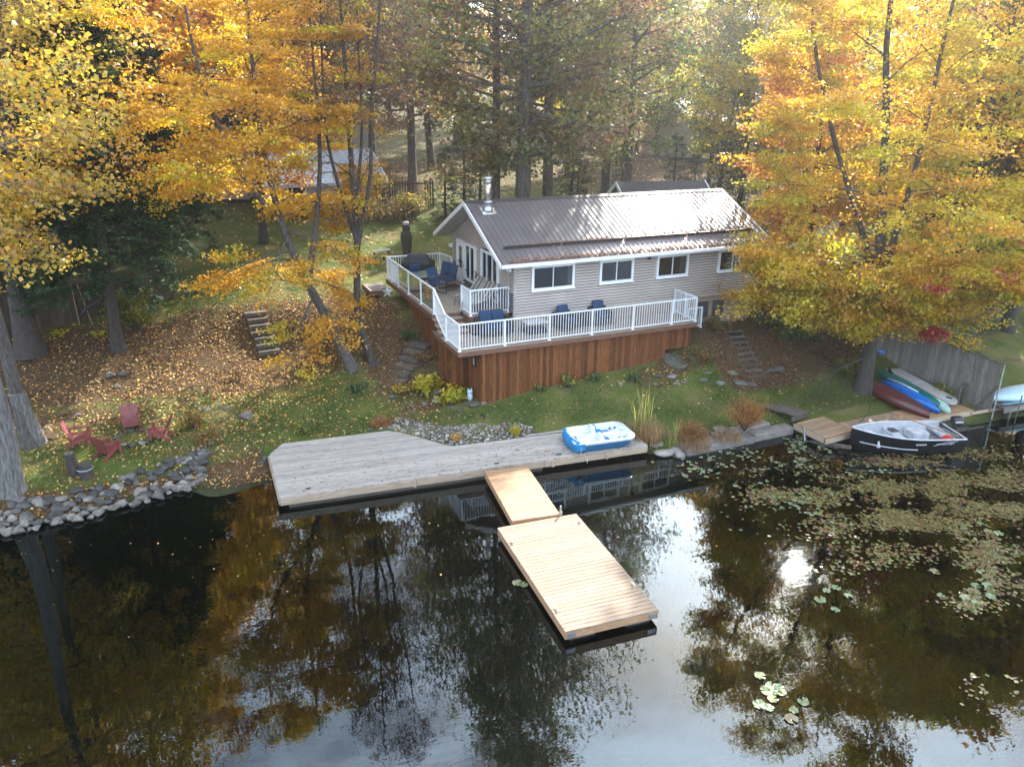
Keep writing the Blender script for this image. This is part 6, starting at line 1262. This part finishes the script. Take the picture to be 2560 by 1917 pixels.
gs(1128, 1015, 'garden_shrub', 'bright yellow leaved shrub touching the deck corner', 620, .55, .75, .17, 'citron', 82, 11, asp=.55)
gs(1010, 985, 'garden_shrub', 'low brownish yellow shrub at the foot of the curving timber steps', 420, .5, .4, .10, 'dry', 83, 12, pal2=('citron', .4))
gs(1060, 905, 'garden_shrub', 'thin brownish shrub between the curving steps and plank skirt', 420, .55, .55, .09, 'dry', 84, 14, pal2=('fern', .4))
gs(1120, 935, 'garden_shrub', 'small yellow green shrub against the plank skirt', 160, .25, .55, .14, 'citron', 85, 6)
gs(1020, 850, 'fern', 'green fern on the leafy bank above the curving steps', 620, .5, .45, .12, 'fern', 86, 14, cat='fern', asp=.3)
gs(900, 975, 'garden_shrub', 'low green ground plant below the leaning trunks', 420, .5, .22, .10, 'fern', 87, 12)
gs(1210, 885 + 165, 'grass_tuft', 'faint grass tuft by the concrete footing', 60, .2, .2, .1, 'fern', 88, 6, cat='grass', asp=.2)
for (px, py, i) in ((1590, 955, 0), (1350, 985, 1), (1420, 970, 2), (1480, 955, 3)): gs(px, py, 'garden_shrub', ('leafy green plant below the plank skirt beside a footing', 'small green plant at the foot of the plank skirt corner side', 'spindly plant with yellow tips against the plank skirt', 'low green plant halfway along the plank skirt')[i], 260, .35, (.45, .4, .6, .35)[i], .11, 'fern', 90 + i, 9, pal2=('citron', (.05, .1, .35, .1)[i]))
gs(765, 1085, 'garden_shrub', 'round green shrub on the lawn at the back of the dock', 700, .42, .45, .10, 'fern', 95, 14, pal2=('citron', .3), asp=.3)
gs(340, 835, 'bush', 'rounded yellow green bush beside the cedar trunk', 3600, 1.05, 2.1, .12, 'yelgreen', 96, 26, flat=.5)
gs(520, 1110, 'garden_shrub', 'straggly yellow brown shrub above the rock edging', 600, .6, .6, .10, 'dry', 97, 14, pal2=('yelgreen', .5))
gs(480, 1075, 'garden_shrub', 'straggly green shrub between the red chairs and the little beach', 600, .6, .6, .10, 'yelgreen', 98, 14, pal2=('dry', .4))
gs(1030, 540, 'bush', 'dense olive shrub beside the rear corner of the cottage', 2600, 1.5, 1.6, .16, 'yelgreen', 99, 24, pal2=('dry', .3))
gs(950, 545, 'bush', 'wide tangled brown shrub bed on the upper lawn', 2600, 2.4, 1.0, .15, 'rust', 100, 30, pal2=('yelgreen', .35))
gs(940, 480, 'bush', 'reddish brown bare hedge before the dark garden fence', 3200, 3.0, 1.9, .15, 'rust', 101, 40)
gs(2130, 940, 'bush', 'low green undergrowth behind the leaning maple trunk', 900, .8, .7, .13, 'yelgreen', 102, 16); gs(1990, 850, 'bush', 'trailing grey green juniper on the leafy bank', 1500, 1.0, .5, .10, 'fern', 103, 20); gs(1930, 815, 'bush', 'rounded juniper on the bank under the lowest maple branches', 1500, 1.0, .6, .10, 'fern', 104, 20); gs(1800, 825, 'bush', 'brownish shrub beside the head of the plank stairs', 900, .7, .6, .10, 'dry', 105, 16, pal2=('fern', .5))
gs(1750, 905, 'bush', 'low tangled brown plants on the bank left of the plank stairs', 1200, .9, .45, .09, 'dry', 106, 18, pal2=('fern', .5)); gs(2060, 890, 'bush', 'reddish brown low brush on the leafy bank near the board fence', 900, .8, .4, .1, 'rust', 107, 16)
gs(2350, 990, 'garden_shrub', 'small yellow green shrub between the paddle board and board fence', 420, .4, .55, .10, 'citron', 108, 10, pal2=('fern', .5))
for (px, py, i) in ((150, 840, 0), (245, 845, 1)): gs(px, py, 'garden_shrub', ('tiny yellow plant at the foot of the dark board fence', 'tiny yellow plant near the bare cedar trunk')[i], 120, .3, .3, .12, 'citron', 109 + i, 6)
def blades(name, label, base, n, R, H_, w, pal, seed, bend=.5, cat='grass', extra=None):
    rng = np.random.default_rng(seed); V = []; C = []
    for k in range(n):
        a = rng.uniform(0, 6.28); r = R * math.sqrt(rng.random()); p = np.array([r * math.cos(a), r * math.sin(a), -.05]); h = H_ * rng.uniform(.55, 1.1); la = rng.uniform(0, 6.28) if extra is None else a + rng.normal(0, .8); ld = np.array([math.cos(la), math.sin(la), 0]); sd = np.array([-ld[1], ld[0], 0]); c = np.array(PAL[pal])[rng.integers(0, len(PAL[pal]))] * rng.uniform(.75, 1.25); bd = bend * rng.uniform(.2, 1.3) * h
        q = [p + ld * bd * u ** 2.2 + np.array([0, 0, h * (u - .28 * (bd / h) * u ** 3)]) for u in (0, .33, .66, 1)]; ww = (w, w * .9, w * .6, w * .12)
        for i in range(3): V += [q[i] - sd * ww[i], q[i] + sd * ww[i], q[i + 1] + sd * ww[i + 1], q[i + 1] - sd * ww[i + 1]]; C += [c] * 4
    V = np.array(V); N = len(V) // 4; me = bpy.data.meshes.new(name); me.vertices.add(4 * N); me.vertices.foreach_set('co', V.astype(np.float32).ravel()); me.loops.add(4 * N); me.loops.foreach_set('vertex_index', np.arange(4 * N, dtype=np.int32)); me.polygons.add(N); me.polygons.foreach_set('loop_start', np.arange(0, 4 * N, 4, dtype=np.int32)); me.update(calc_edges=True)
    ca_ = me.color_attributes.new('Col', 'FLOAT_COLOR', 'POINT'); cc_ = np.ones((4 * N, 4), np.float32); cc_[:, :3] = np.array(C); ca_.data.foreach_set('color', cc_.ravel()); me.materials.append(MATS['leaf']); t = thing(name, label, cat, base); obj('blades', me, t); return t
PAL['reed'] = [(0.22, 0.26, 0.04), (0.30, 0.28, 0.06), (0.36, 0.28, 0.09)]
xb = at_z(1612, 1098, .3); blades('reed_clump', 'tall green reeds with bent tips beside the pedal boat', (xb[0], xb[1] + .35, .3), 60, .45, 1.95, .014, 'reed', 120, .35, 'reeds'); blades('dry_grass', 'dry straw coloured grass clump around the foot of the reeds', (xb[0] + .05, xb[1] + .1, .28), 620, .62, .8, .007, 'straw', 121, .7)
xb = at_z(1692, 1110, .3); blades('reed_clump', 'slim green reeds between the straw clump and rusty bush', (xb[0] - .15, xb[1], .25), 12, .2, 1.3, .014, 'reed', 122, .25, 'reeds')
xb = at_z(1735, 1100, .35); shrub('rusty_bush', 'rusty brown bush with yellow top between the reeds and orange bush', (xb[0], xb[1] + .1, .3), 4200, .62, .85, .055, 'dry', 123, 40, pal2=('rust', .3), asp=.35); blades('dry_grass', 'drooping dry grass in front of the rusty brown bush', (xb[0] - .1, xb[1] - .15, .2), 300, .6, .6, .007, 'straw', 124, .9)
xb = at_z(1870, 1078, .4); shrub('rusty_bush', 'glowing orange brown rounded bush beside the low grey platform', (xb[0], xb[1] + .2, .36), 6500, .80, 1.35, .055, 'dry', 125, 55, pal2=('orange', .35), asp=.35); blades('dry_grass', 'dry yellow grass between the two rusty bushes', (xb[0] - .95, xb[1], .3), 260, .5, .5, .007, 'straw', 126, .8)
xb = at_z(955, 1062, .42); blades('ornamental_grass', 'brownish ornamental grass tuft at the corner of the pebble bed', (xb[0], xb[1], .4), 260, .3, .42, .010, 'dry', 127, .9, extra=1); xb = at_z(1140, 1098, .4); blades('ornamental_grass', 'small orange tuft in the middle of the pebble bed', (xb[0], xb[1], .36), 120, .16, .32, .010, 'gold', 128, .6); xb = at_z(1288, 1082, .4); blades('ornamental_grass', 'small yellow green tuft at the pebble bed end near the dock', (xb[0], xb[1], .38), 120, .16, .4, .010, 'citron', 129, .5)

# ------------------------------------------------------------------ scattered leaves, grass, pebbles, lily pads
def scatter(n, box_, fn, rng):
    x = rng.uniform(box_[0], box_[1], n); y = rng.uniform(box_[2], box_[3], n); k = rng.random(n) < fn(x, y); return x[k], y[k]
rng = np.random.default_rng(77)
def clear(x, y, z):
    c = (z > .04) & ~((x > 9.3) & (x < 24.4) & (y > 25.5) & (y < 35)); 
    return c & ~((y < 25.9) & (x > 2.2) & (x < 14.8) & (y < 25.7 - np.clip(x - 6.7, 0, 1.6) * 1.5) & (y > 20))
def leafdens(x, y):
    d = .05 + .95 * bump2(x, y, 3.0, 30.5, 4.5, 4.5) + .5 * bump2(x, y, -1, 27, 4, 3) + .6 * litter_mask(x, y) + .12 * bump2(x, y, 23, 21.5, 3, 2)
    return np.clip(d, 0, 1) * .8
x, y = scatter(110000, (-11, 31, 20.5, 42), leafdens, rng); z = gz_arr(np.stack([x, y], 1)); k = clear(x, y, z); x, y, z = x[k], y[k], z[k]
br = np.clip(bump2(x, y, 8.6, 30, 2.0, 3.2) + (x > 20) * (y > 22.6) + .35 * bump2(x, y, 1.2, 24.4, 2, 1.3), 0, 1); isb = rng.random(len(x)) < .25 + .7 * br
PAL['fallen'] = [(0.50, 0.27, 0.06), (0.58, 0.36, 0.10), (0.46, 0.20, 0.05), (0.55, 0.42, 0.18)]; PAL['brownleaf'] = [(0.16, 0.06, 0.03), (0.22, 0.10, 0.05), (0.11, 0.045, 0.025), (0.30, 0.16, 0.09), (0.36, 0.20, 0.11)]
cols = np.where(isb[:, None], pick_cols('brownleaf', len(x), rng), pick_cols('fallen', len(x), rng))
tag(obj('fallen_leaves', leaf_mesh('fallen_leaves', np.stack([x, y, z + .025], 1), rng.uniform(.06, .12, len(x)), cols, 'litter', tilt=.3, aspect=.7, rng=rng)), 'small yellow and brown fallen leaves strewn over lawn and banks', 'leaves', kind='stuff')
x, y = scatter(14000, (-5, 45, 38, 75), lambda x, y: .3 + .5 * bump2(x, y, 38, 58, 10, 14), rng); z = gz_arr(np.stack([x, y], 1))
tag(obj('fallen_leaves', leaf_mesh('fallen_leaves', np.stack([x, y, z + .03], 1), rng.uniform(.12, .24, len(x)), pick_cols('fallen', len(x), rng), 'litter', tilt=.3, aspect=.7, rng=rng)), 'fallen leaves carpeting the back yard under the woods', 'leaves', kind='stuff')
# leaves on the roof and decks
xs, ys = [], []
for (xa, xb_) in ((13.2, 17.4), (17.6, 24.2)): m = 1500; xs.append(rng.uniform(xa, xb_, m)); ys.append(EY0 + .84 + np.abs(rng.normal(0, .13, m)) * (.4 + .6 * (xs[-1] - 12) / 12))
xs.append(rng.uniform(12, 24.6, 1500)); ys.append(EY0 + .03 + np.abs(rng.normal(0, .07, 1500))); m = 420; xs.append(12 + 12.6 * rng.random(m) ** .6); ys.append(rng.uniform(EY0, YR, m))
x = np.concatenate(xs); y = np.concatenate(ys); z = ZR - (YR - y) * slope + .035 + rng.uniform(0, .03, len(x)); nr = np.tile([0, -math.sin(ang), math.cos(ang)], (len(x), 1))
PAL['roofleaf'] = [(0.20, 0.085, 0.05), (0.28, 0.13, 0.08), (0.15, 0.06, 0.035), (0.34, 0.18, 0.10)]
tag(obj('roof_leaves', leaf_mesh('roof_leaves', np.stack([x, y, z], 1), rng.uniform(.05, .10, len(x)), pick_cols('roofleaf', len(x), rng), 'litter', nrm=nr, tilt=.35, rng=rng)), 'brown leaves caught along the snow bars of the metal roof', 'leaves', kind='stuff')
u = rng.uniform(0.2, 12.2, 500); v = rng.uniform(.05, 4, 500) * rng.random(500); q = np.array([rotd(a, b, DA, DO) for a, b in zip(u, v)]); kk = (q[:, 1] < 22.9) | (q[:, 0] < 6.3) ; q = q[kk]
tag(obj('dock_leaves', leaf_mesh('dock_leaves', np.column_stack([q, np.full(len(q), ZK + .012)]), rng.uniform(.04, .08, len(q)), pick_cols('roofleaf', len(q), rng), 'litter', tilt=.2, rng=rng)), 'few small brown leaves lying on the weathered dock', 'leaves', kind='stuff')
# short grass
x, y = scatter(230000, (-9, 31, 20.3, 29), lambda x, y: np.clip(1 - litter_mask(x, y) * 1.3, 0, 1), rng); z = gz_arr(np.stack([x, y], 1)); k = clear(x, y, z); x, y, z = x[k], y[k], z[k]; N = len(x)
h = rng.uniform(.03, .075, N); a = rng.uniform(0, 6.28, N); w = .012; V = np.empty((N, 3, 3)); V[:, 0] = np.stack([x - w * np.cos(a), y - w * np.sin(a), z], 1); V[:, 1] = np.stack([x + w * np.cos(a), y + w * np.sin(a), z], 1); V[:, 2] = np.stack([x + rng.normal(0, .03, N), y + rng.normal(0, .03, N), z + h], 1)
me = bpy.data.meshes.new('lawn_grass'); me.vertices.add(3 * N); me.vertices.foreach_set('co', V.astype(np.float32).ravel()); me.loops.add(3 * N); me.loops.foreach_set('vertex_index', np.arange(3 * N, dtype=np.int32)); me.polygons.add(N); me.polygons.foreach_set('loop_start', np.arange(0, 3 * N, 3, dtype=np.int32)); me.update(calc_edges=True)
PAL['lawn'] = [(0.06, 0.11, 0.014), (0.09, 0.14, 0.02), (0.13, 0.145, 0.03), (0.18, 0.15, 0.05)]; patch = np.clip((np.sin(x * .9 + 1.3 * np.sin(y * .7)) + np.sin(y * 1.3 + x * .4)) * .25 + .45, 0, 1); ci = np.clip((patch * 3 + rng.normal(0, .6, N)).astype(int), 0, 3)
cl = np.array(PAL['lawn'])[ci] * rng.uniform(.75, 1.25, (N, 1)); cc_ = np.ones((N, 3, 4), np.float32); cc_[:, :, :3] = cl[:, None, :]; ca_ = me.color_attributes.new('Col', 'FLOAT_COLOR', 'POINT'); ca_.data.foreach_set('color', cc_.ravel()); me.materials.append(MATS['leaf'])
tag(obj('lawn_grass', me), 'short green lawn grass between the dock and the deck', 'grass', kind='stuff')
# pebble bed
base_p = rock_mesh('peb', 'rock', 3, .7, 1); bv = np.array([v.co[:] for v in base_p.vertices]); bf = np.array([p.vertices[:] for p in base_p.polygons])
poly = [(6.6, 25.6), (5.9, 25.75), (7.2, 26.15), (8.6, 24.6), (11.1, 24.0), (11.7, 23.35), (10.9, 23.1), (8.4, 23.3)]
def inpoly(x, y):
    c = np.zeros(len(x), bool)
    for i in range(len(poly)):
        (x0, y0), (x1, y1) = poly[i], poly[(i + 1) % len(poly)]; cond = ((y0 > y) != (y1 > y)) & (x < (x1 - x0) * (y - y0) / (y1 - y0 + 1e-9) + x0); c ^= cond
    return c
x = rng.uniform(5.8, 11.8, 5200); y = rng.uniform(23, 26.2, 5200); k = inpoly(x, y); x, y = x[k], y[k]; N = len(x); z = gz_arr(np.stack([x, y], 1)); s = rng.uniform(.05, .13, N) * (1 + .8 * (rng.random(N) < .05)); a = rng.uniform(0, 6.28, N)
V = bv[None] * s[:, None, None] * np.array([1.2, 1, .8]); X_ = V[:, :, 0] * np.cos(a)[:, None] - V[:, :, 1] * np.sin(a)[:, None]; Y_ = V[:, :, 0] * np.sin(a)[:, None] + V[:, :, 1] * np.cos(a)[:, None]
V = np.stack([X_ + x[:, None], Y_ + y[:, None], V[:, :, 2] + z[:, None] + .02], -1); Fp = (bf[None] + (np.arange(N) * len(bv))[:, None, None]).reshape(-1, 3)
me = bpy.data.meshes.new('pebbles'); me.vertices.add(V.shape[0] * V.shape[1]); me.vertices.foreach_set('co', V.astype(np.float32).ravel()); me.loops.add(Fp.size); me.loops.foreach_set('vertex_index', Fp.astype(np.int32).ravel()); me.polygons.add(len(Fp)); me.polygons.foreach_set('loop_start', np.arange(0, Fp.size, 3, dtype=np.int32)); me.update(calc_edges=True)
pc = np.array([(.50, .48, .45), (.30, .27, .24), (.16, .11, .08), (.22, .2, .18), (.11, .08, .06)])[rng.integers(0, 5, N)] * rng.uniform(.6, .95, (N, 1)); cc_ = np.ones((N, len(bv), 4), np.float32); cc_[:, :, :3] = pc[:, None]; ca_ = me.color_attributes.new('Col', 'FLOAT_COLOR', 'POINT'); ca_.data.foreach_set('color', cc_.ravel()); me.materials.append(MATS['pebble'])
tag(obj('pebbles', me), 'pale pebble bed in the notch behind the weathered dock', 'pebbles', kind='stuff')
# lily pads
def pad_mesh(seed, n=14):
    r = random.Random(seed); vs = [(0, 0, .004)]; 
    for k in range(n + 1): q = .25 + (2 * math.pi - .5) * k / n; vs.append((math.cos(q) * .5 * r.uniform(.94, 1.04), math.sin(q) * .5 * r.uniform(.94, 1.04), r.uniform(0, .03) * (1 if k % 3 else 2.0)))
    me = bpy.data.meshes.new('lily_pad'); me.from_pydata(vs, [], [(0, k, k + 1) for k in range(1, n + 1)]); ca = me.color_attributes.new('Col', 'FLOAT_COLOR', 'POINT'); c = r.choice([(.15, .19, .08), (.13, .17, .07), (.19, .20, .09), (.17, .13, .055), (.11, .16, .06)])
    ca.data.foreach_set('color', [w for _ in vs for w in (*[u * r.uniform(.85, 1.1) for u in c], 1)]); me.materials.append(MATS['pad']); return me
PADS = [pad_mesh(s) for s in range(7)]
big = [(1900, 1690), (1930, 1718), (1942, 1730), (1916, 1728), (1948, 1720), (1898, 1762), (1922, 1770), (2008, 1755), (1984, 1777), (1978, 1798), (1950, 1730), (1932, 1748), (2337, 1430), (2352, 1490), (2412, 1495), (2430, 1480), (2440, 1508), (2476, 1492), (2468, 1465), (2432, 1476), (2440, 1465), (2410, 1323), (2470, 1330), (2495, 1335), (2450, 1310), (2088, 1525), (2120, 1490), (2090, 1470), (2066, 1478), (1294, 1458), (1310, 1463), (2050, 1500)]
def pad(px, py, s, label, group):
    x, y = at_z(px, py, 0); o = obj('lily_pad', R_.choice(PADS), None, (x, y, .012), (0, 0, R_.uniform(0, 6.28)), (s, s, 1)); tag(o, label, 'lily pad', group)
for (px, py) in big: pad(px, py, R_.uniform(.20, .30), 'large round green lily pad floating on the open water' if py > 1600 else 'broad green lily pad among the floating weeds' if px > 1800 else 'green lily pad floating beside the floating dock', 'large lily pads on open water' if py > 1600 else 'broad lily pads among the weeds' if px > 1800 else 'lily pads beside the floating dock')
cnt = 0
CL = [(1740, 1165, 60, 25, 50), (1850, 1130, 70, 25, 34), (1990, 1110, 30, 22, 40), (2010, 1150, 30, 30, 30), (2070, 1120, 40, 14, 16), (1880, 1165, 90, 18, 18), (2180, 1170, 60, 30, 20), (1990, 1250, 90, 60, 60)]
for (cx_, cy_, sx, sy, n) in CL:
    for k in range(n): pad(cx_ + R_.gauss(0, sx * .6), cy_ + R_.gauss(0, sy * .6), R_.uniform(.07, .17), 'small bright lily pad near the slab and L shaped dock', 'small lily pads near the shore')
# floating weed mats: thousands of small leaves on the surface
cen = []; 
M_ = [(2050, 1230, 150, 70, 3200), (2250, 1220, 170, 60, 5200), (2420, 1200, 120, 80, 4600), (2200, 1300, 160, 60, 4200), (2380, 1320, 140, 60, 4200), (2480, 1420, 80, 60, 2400), (1920, 1240, 60, 40, 1100), (2530, 1250, 60, 120, 2600), (2150, 1390, 90, 40, 1000), (2490, 1730, 60, 30, 900), (2300, 1150, 120, 24, 1400), (2440, 1490, 60, 30, 700), (2330, 1250, 60, 25, 1500)]
for (cx_, cy_, sx, sy, n) in M_:
    pxs = rng.normal(cx_, sx * .62, n); pys = rng.normal(cy_, sy * .62, n); k = (pys > 1118 + np.clip((2420 - pxs), -400, 0) * .06) & (pys < 1860) & (pxs < 2800); cen += [at_z(a, b, 0) for a, b in zip(pxs[k], pys[k])]
cen = np.array(cen); clump = np.sin(cen[:, 0] * 2.3 + 1.7 * np.sin(cen[:, 1] * 1.9)) + np.sin(cen[:, 1] * 3.1 + cen[:, 0] * .8) + .9 * np.sin(cen[:, 0] * 6.1 + np.sin(cen[:, 1] * 3)) * np.sin(cen[:, 1] * 7.3 + np.sin(cen[:, 0] * 4)); cen = cen[clump + rng.normal(0, 1.0, len(clump)) > .65]
PAL['weed'] = [(0.12, 0.11, 0.03), (0.08, 0.085, 0.022), (0.19, 0.13, 0.05), (0.13, 0.06, 0.03), (0.16, 0.17, 0.06), (0.09, 0.05, 0.03)]
tag(obj('floating_weeds', leaf_mesh('floating_weeds', np.column_stack([cen, np.full(len(cen), .012)]), rng.uniform(.05, .15, len(cen)), pick_cols('weed', len(cen), rng), 'weed', tilt=.10, aspect=.85, rng=rng, fold=.05)), 'brownish green floating water weeds spread in front of the boat', 'weeds', kind='stuff')

# leaves drifting on the water near the shore
u_ = rng.uniform(0, 1, 420)[:60]; pxs = -60 + 1900 * u_; pys = 1340 - 90 * u_ + np.abs(rng.normal(0, 1, 60)) ** 1.6 * 60 + 15; q = np.array([at_z(a, b, 0) for a, b in zip(pxs, pys)]); k = (q[:, 1] > 6) & ~((q[:, 0] > 1.9) & (q[:, 0] < 15) & (q[:, 1] > 20.6)) & ~((q[:, 0] > 6.9) & (q[:, 0] < 10.3) & (q[:, 1] > 12.6)) & (gz_arr(q) < -.02); q = q[k]
tag(obj('floating_leaves', leaf_mesh('floating_leaves', np.column_stack([q, np.full(len(q), .008)]), rng.uniform(.04, .08, len(q)), pick_cols('fallen', len(q), rng) * .7, 'litter', tilt=.08, rng=rng, fold=.04)), 'scattered fallen leaves floating on the dark water', 'leaves', kind='stuff')
# ------------------------------------------------------------------ autumn haze
hz_m = bpy.data.materials.new('haze'); hz_m.use_nodes = True; _nn = hz_m.node_tree.nodes; _nn.clear(); _oo = _nn.new('ShaderNodeOutputMaterial'); _vv = _nn.new('ShaderNodeVolumePrincipled')
_vv.inputs['Color'].default_value = (0.95, 0.96, 1.0, 1); _vv.inputs['Density'].default_value = 0.0007; _vv.inputs['Anisotropy'].default_value = 0.78; hz_m.node_tree.links.new(_vv.outputs[0], _oo.inputs['Volume']); MATS['haze'] = hz_m
tag(obj('haze', MB().span((-405, -205, -4), (405, 405, 58)).mesh('haze', 'haze')), 'thin autumn haze in the air over lake and woods', 'haze', kind='stuff')
